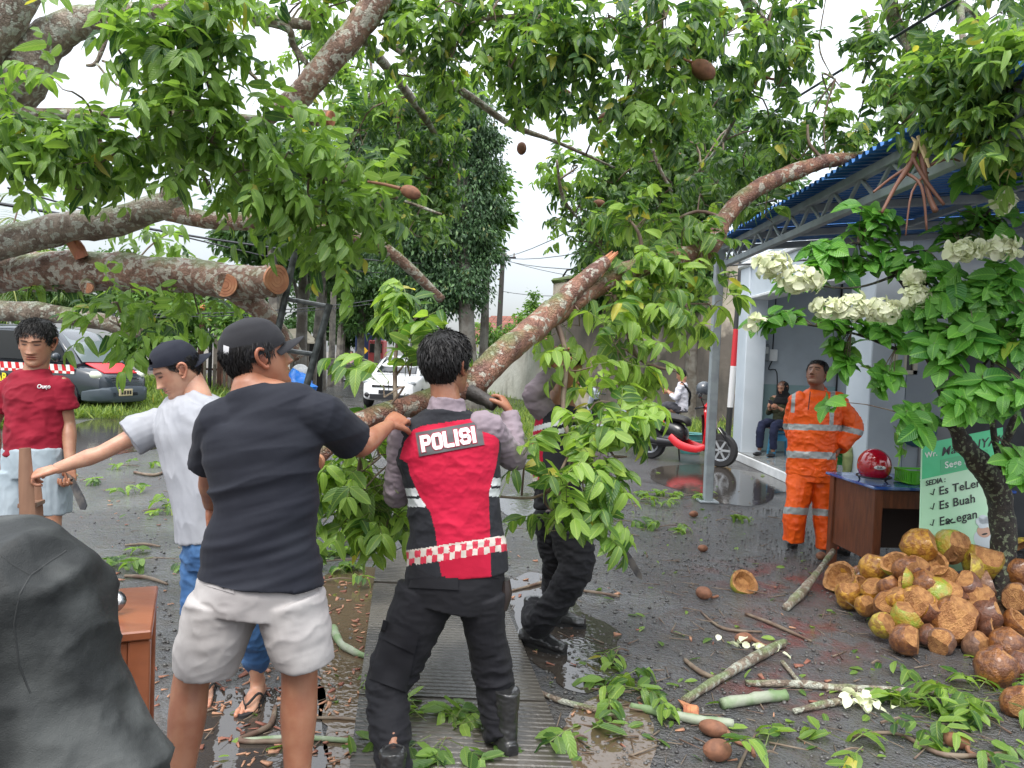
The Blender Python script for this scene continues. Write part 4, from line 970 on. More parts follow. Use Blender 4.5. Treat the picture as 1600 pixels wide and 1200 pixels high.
# pale mortar blocks on the ladder side: steel ladder-like frame leaning among the branches
lad=root('steel_ladder',tuple(G(470,760)),'black steel ladder frame leaning behind the man in the black cap','ladder')
lm=mat('ladder_black',(.03,.035,.035),.4,col2=(.10,.11,.11),nscale=14,metal=.4)
D1,D2=5.2,5.0
A0,A1=P(425,560,D1),P(480,305,D1);B0,B1=P(478,606,D2),P(515,475,D2)
A00=A0+(A0-A1)*1.0;B00=B0+(B0-B1)*1.65
for a,b_ in((A00,A1),(B00,B1)):
 mb=MB();mb.tube([a,b_],.024,n=10);mb.build('rail',lm,lad,smooth=True)
for(p,q)in(((447,467),(513,479)),((430,545),(492,554)),((412,628),(470,635))):
 mb=MB();mb.tube([P(*p,D1),P(*q,D2)],.016,n=8);mb.build('rung',lm,lad,smooth=True)
def scooter(name,label,org,fwd,bodym,accent,side_view=1,helmet=True):
 fwd=V(fwd).normalized();left=V((-fwd.y,fwd.x,0));pl=lambda x,y,z:V(org)+fwd*x+left*y+V((0,0,z))
 blk=mat('scooter_black',(.015,.015,.017),.25,coat=.4);r=root(name,org,label,'scooter');R3=Matrix((fwd,left,V((0,0,1)))).transposed()
 rg=left*-1
 wheel(r,pl(0,0,.27),.27,.12,tuple(rg),6);wheel(r,pl(1.25,0,.27),.27,.1,tuple(rg),6)
 b=MB();b.tube([pl(-.32,0,.80),pl(-.1,0,.84),pl(.3,0,.74),pl(.62,0,.70),pl(.68,0,.60)],[(.07,.05),(.13,.06),(.15,.07),(.12,.06),(.06,.03)],n=14,res=4,side=left);b.build('seat',mat('seat_black',(.02,.02,.02),.6),r,smooth=True)
 b=MB();b.tube([pl(-.38,0,.70),pl(-.15,0,.66),pl(.25,0,.58),pl(.52,0,.5),pl(.58,0,.36)],[(.05,.05),(.13,.09),(.17,.13),(.16,.14),(.12,.08)],n=16,res=4,side=left);b.build('tail_fairing',blk,r,smooth=True)
 for s in(-1,1):
  b=MB();b.prism([(-.28,.70),(.1,.66),(.34,.6),(.3,.70),(.05,.76),(-.25,.76)],0,.01,lambda u,v,w:pl(u,s*(.155+w),v-.02));b.build('side_decal',accent,r)
  b=MB();b.tube([pl(.42,s*.14,.42),pl(.62,s*.17,.30),pl(.9,s*.17,.26),pl(1.04,s*.14,.32)],[(.03,.06),(.03,.07),(.03,.06),(.02,.04)],n=10,res=3,side=left);b.build('lower_panel',accent,r,smooth=True)
 b=MB();b.box(pl(.78,0,.27),(.5,.3,.05),R3,bev=.02);b.build('footboard',blk,r)
 b=MB();b.tube([pl(1.0,0,.30),pl(1.06,0,.6),pl(1.03,0,.85),pl(.98,0,.95)],[(.15,.05),(.2,.07),(.18,.07),(.1,.05)],n=14,res=4,side=left);b.build('leg_shield',accent,r,smooth=True)
 b=MB();b.tube([pl(.99,0,.35),pl(.98,0,.6),pl(.95,0,.82)],[(.13,.02),(.16,.03),(.14,.02)],n=12,res=3,side=left);b.build('inner_shield',blk,r,smooth=True)
 b=MB();b.tube([pl(1.02,.16,.92),pl(1.05,0,.98),pl(1.02,-.16,.92)],[(.04,.05),(.07,.08),(.04,.05)],n=12,res=3);b.build('handlebar_cowl',accent,r,smooth=True)
 b=MB();b.tube([pl(1.0,.16,.94),pl(.93,.33,.92)],.018,n=8);b.tube([pl(1.0,-.16,.94),pl(.93,-.33,.92)],.018,n=8);b.build('grip',blk,r,smooth=True)
 b=MB();b.tube([pl(1.2,0,.62),pl(1.3,0,.52),pl(1.42,0,.34)],[(.05,.03),(.07,.03),(.06,.02)],n=10,res=3,side=left);b.build('front_mudguard',accent if False else blk,r,smooth=True)
 b=MB();b.tube([pl(1.04,0,.8),pl(1.18,0,.45),pl(1.25,0,.27)],.035,n=8);b.build('fork',dark,r,smooth=True)
 b=MB();b.tube([pl(.45,-.12,.33),pl(.1,-.16,.34),pl(-.2,-.17,.42)],[(.04,.05),(.06,.07),(.05,.06)],n=12,res=3,side=left);b.build('exhaust',mat('exhaust',(.06,.06,.065),.35,metal=.7),r,smooth=True)
 b=MB();b.tube([pl(.15,0,.3),pl(.4,0,.36),pl(.55,0,.33)],[(.12,.1),(.14,.12),(.1,.08)],n=12,res=3,side=left);b.build('engine',mat('engine',(.08,.08,.085),.5,metal=.5,bump=.4,bscale=50),r,smooth=True)
 b=MB();b.ell(pl(-.42,0,.66),(.05,.1,.05),R3);b.build('tail_light',mat('tail_red',(.5,.02,.02),.2),r,smooth=True)
 b=MB();b.box(pl(-.46,0,.5),(.02,.2,.1),R3@Matrix.Rotation(-.4,3,'Y'),bev=.005);b.build('number_plate',white,r)
 b=MB();b.tube([pl(-.3,0,.6),pl(-.42,0,.45),pl(-.45,0,.35)],[(.08,.02),(.08,.015),(.06,.01)],n=8,side=left);b.build('rear_mudguard',blk,r,smooth=True)
 b=MB();b.tube([pl(.45,.12,.28),pl(.42,.25,.0)],.012,n=6);b.build('side_stand',dark,r,smooth=True)
 for s in(-1,1):
  b=MB();b.tube([pl(1.0,s*.17,.96),pl(.98,s*.26,1.1)],.008,n=6);b.ell(pl(.98,s*.28,1.13),(.02,.07,.045),R3);b.build('mirror',blk,r,smooth=True)
 return r,pl,R3
A=G(1035,722);B=G(1128,722,.0)
fw=V((.75,-.20,0))
a0=V((A.x-.12,A.y+.45,0))
redp=mat('scooter_red',(.6,.012,.02),.22,coat=.6)
r,pl,R3=scooter('red_scooter','red and black scooter parked beyond the grey carport post',a0,(.78,-.62,0),None,redp)
def helmet(name,label,c,R3,m,s=1.0,visor=True,logo=None,full=False):
 c=V(c);r=root(name,c-V((0,0,.12*s)),label,'helmet')
 def fn(q):
  k=1.0
  return k
 b=MB();n=28;mm=16;vs=[];prof=[]
 for i in range(mm+1):
  th=math.pi*.74*i/mm;prof.append((math.sin(th),math.cos(th)))
 vs=[]
 for(rr,z)in prof:
  for j in range(n):
   a=2*math.pi*j/n;fx=math.cos(a)
   drop=0.0
   if z<.1 and fx>.35 and not full:drop=(fx-.35)*.9*min(1,(.1-z)*2)
   zz=z+drop*.75
   vs.append(c+R3@V((rr*math.cos(a)*.145*s,rr*math.sin(a)*.125*s,zz*.135*s)))
 inn=[c+(v-c)*.9 for v in vs];K=len(prof)
 fs=[(i*n+j,(i+1)*n+j,(i+1)*n+(j+1)%n,i*n+(j+1)%n)for i in range(K-1)for j in range(n)]
 b.add(vs,fs);b.add(inn,[f[::-1]for f in fs]);o=(K-1)*n;T=len(vs)
 b.add([vs[o+j]for j in range(n)]+[inn[o+j]for j in range(n)],[(j,n+j,n+(j+1)%n,(j+1)%n)for j in range(n)])
 b.build('shell',m,r,smooth=True,angle=50)
 if visor:
  b=MB();vs=[];nn=14
  for i in range(6):
   for j in range(nn+1):
    a=-1.15+2.3*j/nn;z=.42-.62*i/5;rr=math.sqrt(max(.05,1-z*z))*1.03
    vs.append(c+R3@V((rr*math.cos(a)*.148*s,rr*math.sin(a)*.128*s,z*.135*s)))
  b.add(vs,[(i*(nn+1)+j,(i+1)*(nn+1)+j,(i+1)*(nn+1)+j+1,i*(nn+1)+j+1)for i in range(5)for j in range(nn)]);b.build('visor',mat('smoke_visor',(.03,.03,.035),.05,spec=.8),r,smooth=True)
 b=MB();pts=[c+R3@V((.147*s*math.cos(a)*.985,.127*s*math.sin(a)*.985,-.085*s))for a in[0.9+i*(6.283-1.8)/16 for i in range(17)]];b.tube(pts,.007*s,n=6);b.build('trim',dark,r,smooth=True)
 b=MB();b.tube([c+R3@V((.0,.11*s,-.09*s)),c+R3@V((.04,.06*s,-.17*s)),c+R3@V((.04,-.03*s,-.17*s)),c+R3@V((0,-.11*s,-.09*s))],.006,n=6,res=3);b.build('chin_strap',dark,r,smooth=True)
 return r
helmet('black_helmet','dark grey open helmet hung on the red scooter mirror',P(1100,608,A.y-.2),Matrix.Rotation(.6,3,'Z'),mat('helmet_grey',(.06,.07,.085),.2,coat=.5),.95)
# second motorbike half hidden behind the leaves
a1=G(985,700);r,pl,R3=scooter('silver_motorbike','pale motorbike mostly hidden behind leaves left of the red scooter',(a1.x+.3,a1.y+1.0,0),(-.75,.5,0),None,mat('silver_blue',(.3,.33,.38),.3,coat=.4))
# teal bucket
c=G(1085,712);r=root('teal_tub',(c.x,c.y+.35,0),'teal plastic tub standing behind the red scooter','tub');tt=mat('teal_plastic',(.05,.2,.19),.4)
b=MB();b.lathe((c.x,c.y+.35,0),[(.17,.004),(.23,.35),(.25,.36),(.24,.37),(.215,.35),(.16,.03)],24,cap=True);b.build('tub',tt,r,smooth=True,angle=40)
b=MB();b.lathe((c.x,c.y+.35,0),[(.235,.24),(.245,.25),(.235,.26)],24,cap=False);b.build('rim_band',tt,r)
# ================================================================ table, helmet, basket
def wood(name,c1,c2,rough=.4,st=(1,1,8)):return mat(name,c1,rough,col2=c2,nscale=6,stretch=st,bump=.25,bscale=30,bdist=.004,lo=.3)if False else mat(name,c1,rough,col2=c2,nscale=6,nlo=.35,nhi=.65,stretch=st,bump=.25,bscale=30,bdist=.004)
tw1=wood('table_wood',(.16,.05,.022),(.09,.03,.015),.35,(6,6,1))
tb=root('wooden_table',(3.3,5.8,0),'brown wooden table with a shiny blue top beside the handwritten board','table')
X0,X1,Y0,Y1=2.70,3.75,5.52,6.20
ta=math.radians(4)
RT=Matrix.Rotation(ta,3,'Z');tpl=lambda x,y,z:V((X0,Y0,0))+RT@V((x,y,0))+V((0,0,z))
b=MB();b.box(tpl(.52,.34,.757),(1.1,.74,.022),RT,bev=.006);b.build('tabletop',mat('blue_laminate',(.03,.08,.30),.08,col2=(.3,.4,.62),nscale=5,nlo=.5,nhi=.75),tb)
for(x,y)in((.03,.03),(.03,.65),(1.0,.03),(1.0,.65)):
 b=MB();b.box(tpl(x,y,.372),(.065,.065,.744),RT,bev=.005);b.build('leg',tw1,tb)
b=MB();b.box(tpl(.025,.34,.47),(.022,.555,.54),RT);b.build('side_panel',tw1,tb)
b=MB();b.box(tpl(1.0,.34,.47),(.022,.555,.54),RT);b.build('side_panel',tw1,tb)
b=MB();b.box(tpl(.515,.025,.67),(.905,.022,.13),RT);b.build('apron',tw1,tb)
b=MB();b.box(tpl(.515,.655,.45),(.905,.02,.58),RT);b.build('back_panel',mat('kneehole_shade',(.03,.015,.01),.7),tb)  # table wood darkened to near black, kneehole shade painted in
hc=P(1366,727,5.85);hc=V((hc.x,hc.y,.768+.115))
hr_=helmet('red_helmet','glossy red open helmet resting on the blue table top',hc,Matrix.Rotation(math.radians(75),3,'Z'),mat('helmet_red',(.40,.004,.014),.12,coat=1.0),.98,visor=False)
b=MB();p=P(1375,731,5.70);b.ell(p,(.045,.008,.016),n=18,m=8);bd=b.build('badge',mat('badge_white',(.75,.75,.75),.3),hr_)
text_on('lettering','INK',.026,P(1375,731,5.685),(1,0,0),(0,0,1),dark,hr_,extrude=.001)
# green slatted basket with lime cloth
c=tpl(.46,.2,.77);bk=root('green_basket',c,'lime green slatted plastic basket behind the red helmet','basket');lg=mat('lime_plastic',(.12,.5,.03),.35)
b=MB();b.box(c+V((0,0,.012)),(.3,.2,.016),RT,bev=.004);b.build('base',lg,bk)
for i in range(13):
 b=MB();b.box(c+RT@V((-.14+.0233*i,-.095,0))+V((0,0,.055)),(.012,.006,.08),RT);b.build('slat',lg,bk)
for s in(-1,1):
 for i in range(8):b=MB();b.box(c+RT@V((s*.145,-.08+.0233*i,0))+V((0,0,.055)),(.006,.012,.08),RT);b.build('slat',lg,bk)
b=MB();b.box(c+RT@V((0,-.096,0))+V((0,0,.1)),(.3,.012,.014),RT);b.box(c+RT@V((0,.096,0))+V((0,0,.1)),(.3,.012,.014),RT);b.box(c+RT@V((.146,0,0))+V((0,0,.1)),(.012,.2,.014),RT);b.box(c+RT@V((-.146,0,0))+V((0,0,.1)),(.012,.2,.014),RT);b.build('rim',lg,bk)
c=P(1428,728,5.7);r=root('lime_mug',(c.x,c.y,.77),'small lime green mug standing behind the green basket','mug');b=MB();b.lathe((c.x,c.y,.77),[(.035,0),(.04,.09),(.036,.09),(.032,.01)],18);b.build('cup',lg,r,smooth=True,angle=40)
b=MB();b.tube([(c.x+.035,c.y,.78+.06),(c.x+.07,c.y,.78+.055),(c.x+.065,c.y,.78+.02),(c.x+.036,c.y,.78+.012)],.006,n=6,res=3);b.build('handle',lg,r,smooth=True)
# ================================================================ handwritten board
sd=5.15
BL=P(1405,862,sd);BR=P(1550,838,sd);TL=P(1441,694,sd+.22);TR=P(1566,668,sd+.22)
ux=(TR-TL).normalized();uy0=((TL-BL)).normalized();nz_=ux.cross(uy0).normalized();uy=nz_.cross(ux).normalized()
if nz_.y>0:nz_=-nz_
BL=TL-uy*.88-ux*.10;
def S(u,v,w=0):return TL+ux*u-uy*v+nz_*w
Wd=(TR-TL).length;Hd=.88
sb=root('menu_board',(S(Wd/2,Hd).x,S(Wd/2,Hd).y,0),'green handwritten drinks board leaning behind the coconut pile','sign board')
shear=-.40
q=lambda u,v:(u+shear*v,v)
poly=[q(0,0),q(Wd,0),q(Wd+.02,.62),q(Wd+.05,Hd),q(0,Hd)]
bmint=mat('mint_board',(.46,.76,.50),.4,col2=(.54,.80,.56),nscale=3);bgreen=mat('green_board',(.04,.50,.20),.4,col2=(.06,.56,.25),nscale=4)
b=MB();b.prism(poly,-.006,.006,S);b.build('panel',bmint,sb)
hd=[q(0,0),q(Wd,0),q(Wd,.235),q(0,.24)]
b=MB();b.prism(hd,.0065,.0085,S);b.build('header',bgreen,sb)
b=MB();b.prism([q(.13,.135),q(.47,.13),q(.47,.225),q(.13,.23)],.009,.0105,S);b.build('header_patch',mat('green_patch',(.05,.42,.18),.4),sb)
b=MB();b.tube([S(*q(0,-.01)),S(*q(0,Hd))],.008,n=6);b.build('frame_edge',mat('mint_board',(1,1,1)),sb)
b=MB();b.bar(S(*q(.02,.5),-.02),S(*q(-.07,1.15),-.02),.025);b.bar(S(*q(Wd,.5),-.02),S(*q(Wd+.05,1.15),-.02),.025);b.build('leg',tw1,sb)
ink=mat('black_ink',(.015,.02,.02),.5);wink=mat('white_ink',(.7,.75,.7),.5)
ang=math.atan(.085/.45)
def sgn(t,size,u,v,m,shear_=.25,rot=.12,off=.004,sp=1.05):
 rot=0.0;shear_+=.22;off=.0012
 du=(ux*math.cos(rot)+uy*math.sin(rot));dv=(-ux*math.sin(rot)+uy*math.cos(rot))
 text_on('lettering',t,size,S(*q(u,v),.0115),du,dv,m,sb,shear=shear_,offset=off,spacing=sp,align='LEFT')
sgn('Wr.',.052,.012,.085,wink,.1,.16)
sgn('Mak',.082,.125,.085,ink,.35,.16,.003,1.1)
sgn('NYAK',.088,.335,.085,ink,.35,.2,.003)
sgn('Sege r',.062,.155,.18,wink,.1,.14)
sgn('SEDIA :',.048,.02,.275,ink,.2,.15,.002,.95)
sgn('Es TeLer',.078,.112,.345,ink,.15,.13,.004)
sgn('Es Buah',.078,.115,.44,ink,.15,.13,.004)
sgn('Es  egan',.078,.118,.545,ink,.15,.13,.004)
b=MB();c0=q(.175,.555)
for i in range(5):b.tube([S(c0[0]+.01*i,c0[1]+.012*math.sin(i*2),.012),S(c0[0]+.01*i+.02,c0[1]+.014*math.cos(i*3),.012)],.005,n=5)
b.build('smudge',ink,sb)
for v_ in(.345,.44,.545):
 a=q(.062,v_);b=MB();b.tube([S(a[0],a[1],.0115),S(a[0]+.012,a[1]+.014,.0115),S(a[0]+.038,a[1]-.024,.0115)],.0035,n=5);b.build('tick',ink,sb)
ck=[((.0,.0),.055,(.07,.45,.36,.3)),]
def disc(u,v,ru,rv,m,w,nm='printed_figure',n=24):
 a=q(u,v);b=MB();b.prism([(a[0]+ru*math.cos(2*math.pi*i/n),a[1]+rv*math.sin(2*math.pi*i/n))for i in range(n)],w,w+.001,S);b.build(nm,m,sb)
skinp=mat('print_skin',(.6,.36,.26),.5);wp=mat('print_white',(.62,.68,.72),.5)
disc(.44,.72,.062,.07,wp,.007,'printed_coat');disc(.44,.665,.045,.04,skinp,.0085,'printed_face')
for(u,v,r_)in((.415,.60,.03),(.44,.59,.034),(.47,.602,.028)):disc(u,v,r_,r_,wp,.0098,'printed_hat')
disc(.442,.63,.04,.014,wp,.0102,'printed_hat');disc(.445,.682,.02,.006,ink,.0102,'printed_moustache');disc(.52,.65,.018,.03,skinp,.009,'printed_hand')
# ================================================================ coconuts
HB=(.30,.155,.045);
def coco_mat(name,c1,c2,rough=.3,lo=.42,hi=.58):return mat(name,tuple(x*1.0 for x in c1),rough,col2=c2,nscale=2.2,nlo=lo,nhi=hi,detail=6,bump=.35,bscale=9,bdist=.06,coat=.45,rough2=.5)
CM={'orange':coco_mat('husk_orange',(.52,.27,.03),(.26,.10,.015)),'brown':coco_mat('husk_brown',(.26,.10,.025),(.12,.04,.014)),'green':coco_mat('husk_green',(.24,.30,.03),(.36,.24,.03)),'yellow':coco_mat('husk_yellow',(.46,.36,.03),(.26,.15,.03)),'dark':coco_mat('husk_dark',(.09,.035,.02),(.16,.06,.03)),'dry':coco_mat('husk_dry',(.24,.13,.08),(.14,.07,.045),.6)}
FIB=mat('husk_flesh',(.48,.24,.085),.6,col2=(.30,.13,.045),nscale=3,bump=.6,bscale=14,bdist=.05,stretch=(1,1,.4))
def coco_mesh(kind,cutd,seed):
 "kind: whole (top shaved), half (open bowl), chip (slice of husk)"
 rg=random.Random(seed);me_parts=[]
 el=rg.uniform(1.05,1.25);lob=rg.uniform(0,6.28)
 def fn(q):
  a=math.atan2(q.y,q.x);return 1+.045*math.cos(3*a+lob)*(1-q.z*q.z)+.03*math.sin(q.z*4+lob)
 b=MB();b.ell((0,0,0),(1,1,el),n=22,m=16,fn=fn)
 bm=bmesh_new(b)
 import bmesh as bmm
 res=[]
 if kind=='whole':
  planes=[((0,0,el*cutd),(rg.uniform(-.3,.3),rg.uniform(-.3,.3),1)),]
  planes.append(((.62,0,.3),(1,rg.uniform(-.3,.3),.6)))
 elif kind=='half':planes=[((0,0,rg.uniform(-.05,.25)),(rg.uniform(-.2,.2),rg.uniform(-.2,.2),1))]
 else:planes=[((.35,0,0),(1,0,.2))]
 for co,no in planes:
  if kind=='chip':no=tuple(-x for x in no)
  lay=bm.faces.layers.int.get('o')or bm.faces.layers.int.new('o')
  for f_ in bm.faces:f_[lay]=1
  g=bmm.ops.bisect_plane(bm,geom=bm.verts[:]+bm.edges[:]+bm.faces[:],plane_co=co,plane_no=no,clear_outer=True)
  edges=[e for e in g['geom_cut']if isinstance(e,bmm.types.BMEdge)]
  if not edges:continue
  f=bmm.ops.edgeloop_fill(bm,edges=edges)['faces']
  for x in f:x.material_index=1
  if kind in('half','chip')and f:
   ins=bmm.ops.inset_region(bm,faces=f,thickness=.2 if kind=='half' else .16)
   ff=[x for x in f if x.is_valid]
   nv=V(no).normalized()
   depth=.62 if kind=='half' else-.0
   ins2=bmm.ops.inset_region(bm,faces=ff,thickness=.22);
   for v in{v for x in ff for v in x.verts}:v.co-=nv*(depth if kind=='half' else .16)
   for x in bm.faces:
    m_=x.calc_center_median()
    if m_.length<.86 or abs((m_-V(co)).dot(nv))<.02:x.material_index=1
   for x in ins2['faces']:x.material_index=1
   for x in ins['faces']:x.material_index=1
   for x in ff:x.material_index=1
 from mathutils import noise as mn
 for v in bm.verts:v.co+=mn.noise_vector(v.co*2.1+V((seed,0,0)))*.085+mn.noise_vector(v.co*6+V((seed,5,0)))*.022
 me=bpy.data.meshes.new('coconut_husk');bm.to_mesh(me);bm.free()
 me.polygons.foreach_set('use_smooth',[True]*len(me.polygons));me.set_sharp_from_angle(angle=math.radians(35));me.update()
 return me
def bmesh_new(b):
 import bmesh as bmm
 me=b.mesh('t');bm=bmm.new();bm.from_mesh(me);bpy.data.meshes.remove(me);return bm
CV={}
for kd,cuts in(('whole',(.72,.80,.88,.76)),('half',(1,1,1,1)),('chip',(1,1,1))):
 for i,c in enumerate(cuts):CV[(kd,i)]=coco_mesh(kd,c,100+i*7+len(kd))
def coconut(px,py,z,r_px,kind,col,label,cat='coconut',seed=0):
 c=G(px,py,z)
 if px>1345 and py<1000:
  f=min(1,(px-1345)/60);r_=ray(px,py);t=(CAMZ-.10+.72*4.4)/(.72*r_.y-r_.z);c=c.lerp(V((0,0,CAMZ))+r_*t,f)
 dist=c.y;R=r_px*dist/F;rg=random.Random(seed)
 k=(kind,rg.randrange(4 if kind!='chip' else 3));me=CV[k].copy();me.materials.append(CM[col]);me.materials.append(FIB)
 o=bpy.data.objects.new('coconut_husk' if kind!='whole' else 'coconut',me);COL.objects.link(o)
 o.location=c
 tilt=rg.uniform(.3,1.3)if kind!='chip' else rg.uniform(.2,1.6)
 az=rg.uniform(-2.6,-.4)
 ax=V((-math.sin(az),math.cos(az),0));Rm=Matrix.Rotation(tilt,3,ax)@Matrix.Rotation(rg.uniform(0,6.28),3,'Z')
 o.rotation_euler=Rm.to_euler();o.scale=(R,R,R*(1.0 if kind=='whole' else .95))
 tag(o,label,cat,'coconut husks heaped by the drinks board');return o
pile=[(1438,852,.30,26,'whole','orange','orange-brown cut coconut topmost in front of the drinks board'),(1486,854,.30,27,'whole','green','brown and green coconut beside the topmost one, right of it'),(1536,876,.30,30,'whole','yellow','yellow-green coconut with brown scar touching the shrub trunk'),(1504,893,.26,29,'chip','yellow','tall yellow husk slice standing beside the scarred yellow coconut'),(1475,868,.24,17,'chip','orange','thin pale husk slice under the topmost coconuts'),(1400,881,.24,22,'half','green','green-topped cut coconut left of the pile top'),(1367,886,.22,22,'whole','orange','orange coconut beside the table leg, back of the pile'),(1431,888,.24,20,'whole','dark','purple-brown shiny coconut in the middle of the pile'),(1457,878,.25,22,'half','green','broken green and tan husk right of the purple-brown one'),(1478,905,.24,26,'half','orange','wide open pale husk shell in the pile centre'),(1408,905,.20,18,'chip','green','bright green husk slice below the purple-brown coconut'),(1310,900,.12,26,'half','green','cracked green husk at the left end of the pile'),(1326,886,.16,16,'chip','orange','tan husk flap standing over the left end husk'),(1327,928,.11,22,'whole','orange','smooth orange coconut left front under the cracked husk'),(1352,912,.16,17,'half','orange','small open tan shell behind the smooth orange coconut'),(1352,946,.10,16,'whole','orange','small round orange coconut in the left front row'),(1366,921,.16,18,'whole','orange','orange-tan coconut with a flat cut above the small round one'),(1388,916,.18,17,'whole','brown','brown coconut half buried in the pile left of the green slice'),(1386,944,.11,20,'whole','brown','glossy brown-orange coconut second in the left front row'),(1429,918,.20,24,'half','orange','fibrous open husk with ragged rim in the pile centre'),(1463,927,.18,25,'chip','green','green edged broken husk right of the ragged open one'),(1431,943,.16,26,'whole','orange','large cracked tan husk above the speckled green coconut'),(1416,965,.10,24,'whole','green','speckled green coconut with brown patch at the front'),(1379,977,.09,19,'whole','yellow','yellow-green coconut at the front left of the speckled one'),(1416,1000,.09,24,'whole','brown','dark brown polished coconut at the very front of the pile'),(1489,970,.14,35,'whole','brown','largest brown coconut with a hollow cut left of the trunk'),(1525,940,.18,28,'whole','brown','round brown coconut tucked behind the shrub trunk'),(1497,938,.19,16,'chip','dark','dark husk sliver above the largest brown coconut'),(1470,1003,.06,22,'whole','dry','dry fibrous oval coconut lying in the front row'),(1525,1008,.06,20,'whole','dry','dry ridged oval coconut right of the other dry one'),(1450,992,.09,16,'whole','dark','small dark coconut wedged behind the front dry one'),(1556,984,.12,24,'half','dark','dark cupped husk right of the trunk foot'),(1573,1010,.08,26,'whole','brown','reddish brown coconut below the dark cupped husk'),(1592,972,.15,22,'half','brown','split brown husk at the right frame edge'),(1590,935,.2,22,'whole','dry','pale brown coconut right of the trunk at the frame edge'),(1592,893,.26,26,'whole','brown','brown coconut high at the right frame edge'),(1597,860,.32,20,'chip','yellow','yellow husk piece highest at the right frame edge'),(1545,912,.22,20,'half','dry','pale cut coconut behind the trunk right of the yellow slice'),(1556,1045,.07,30,'whole','brown','big brown coconut lying low in front near the leaf heap'),(1558,1030,.12,20,'chip','dark','dark curved husk strip on the big low brown coconut'),(1600,1040,.07,24,'whole','dark','dark coconut at the right edge behind the leaf heap'),(1590,1098,.06,24,'whole','brown','brown coconut under the leaf heap at the right edge'),(1340,905,.08,18,'whole','brown','brown coconut sunk deep behind the tan husk flap'),(1400,935,.10,18,'whole','orange','orange coconut sunk under the ragged open husk'),(1455,955,.10,22,'whole','dark','shadowed coconut between speckled green and largest brown'),(1510,920,.12,26,'whole','dark','shadowed coconut deep under the round brown one'),(1445,915,.12,24,'whole','brown','buried brown coconut supporting the open shells'),(1480,935,.10,26,'whole','dark','buried dark coconut at the heart of the pile'),(1420,890,.12,22,'whole','brown','buried brown coconut behind the purple-brown one'),(1540,960,.08,24,'whole','dark','dark coconut hidden behind the trunk foot'),]
for i,(px,py,z,rp,kd,cl,lb)in enumerate(pile):coconut(px,py,z,rp,kd,cl,lb,seed=200+i)
o=coconut(1162,911,.055,21,'half','green','lone cut coconut half lying open on the wet yard',seed=8)
o.rotation_euler=(Matrix.Rotation(.75,3,V((1,.2,0)))).to_euler()
# ================================================================ people
def lerp_table(z,tz,tv):
 "smooth (Catmull-Rom style) lookup"
 tz=np.asarray(tz);tv=np.asarray(tv);m=np.gradient(tv,tz)
 i=np.clip(np.searchsorted(tz,z)-1,0,len(tz)-2);h=tz[i+1]-tz[i];t=np.clip((z-tz[i])/h,0,1)
 return(2*t**3-3*t**2+1)*tv[i]+(t**3-2*t**2+t)*h*m[i]+(-2*t**3+3*t**2)*tv[i+1]+(t**3-t**2)*h*m[i+1]
HZ=[-.122,-.112,-.095,-.07,-.04,-.01,.02,.05,.08,.105,.118]
HF=[.050,.076,.086,.086,.088,.088,.090,.086,.068,.036,.0]
HB_=[.030,.000,-.030,-.058,-.082,-.094,-.099,-.097,-.082,-.050,.0]
HW=[.012,.032,.047,.060,.0695,.0745,.077,.075,.063,.038,.0005]
def head_pts(zz,aa,grow=0.0,feat=True):
 "surface points for height zz and azimuth aa (0 = face, + towards +x)"
 yf=lerp_table(zz,HZ,HF);yb=lerp_table(zz,HZ,HB_);w=np.maximum(lerp_table(zz,HZ,HW),.0004)
 e=.9;s=np.sin(aa);c=np.cos(aa);mid=(yf+yb)/2*.9
 x=w*np.sign(s)*np.abs(s)**e
 y=np.where(c>0,mid+(yf-mid)*np.abs(c)**e,mid-(mid-yb)*np.abs(c)**e)
 if feat:
  g=lambda dx,dz,sx,sz:np.exp(-(dx/sx)**2/2-(dz/sz)**2/2);f=(c>0)
  ax=np.abs(x)
  br=np.clip((.022-zz)/.054,0,1);tipfall=np.clip((zz+.047)/.012,0,1);nose=np.where((zz<.03)&(zz>-.05),(.003+.021*br**1.3)*tipfall,0)
  y=y+f*nose*np.exp(-(ax/(.0075+.006*br))**2/2)
  y=y+f*.006*g(ax-.013,zz+.034,.0055,.006)
  y=y-f*.0095*g(ax-.031,zz-.012,.015,.010)+f*.0065*g(ax-.031,zz-.009,.011,.0065)
  y=y+f*.0045*g(ax-.022,zz-.031,.018,.006)
  y=y+f*.006*g(x,zz+.0540,.018,.0038)+f*.0065*g(x,zz+.0655,.016,.0045)-f*.003*g(x,zz+.0595,.022,.0018)
  y=y+f*.005*g(x,zz+.100,.016,.010)+f*.003*g(ax-.043,zz+.012,.014,.014)-f*.003*g(x,zz+.080,.02,.006)
 if grow is not None:
  r=np.sqrt(x*x+y*y+zz*zz)+1e-9;k=1+grow/r;return x*k,y*k,zz*k
 return x,y,zz
def hairline(a):
 a=np.abs((a+math.pi)%(2*math.pi)-math.pi)
 return np.interp(a,[0,.5,.95,1.2,1.45,1.75,2.1,2.6,math.pi],[.066,.062,.048,.018,.0,.004,-.03,-.062,-.07])
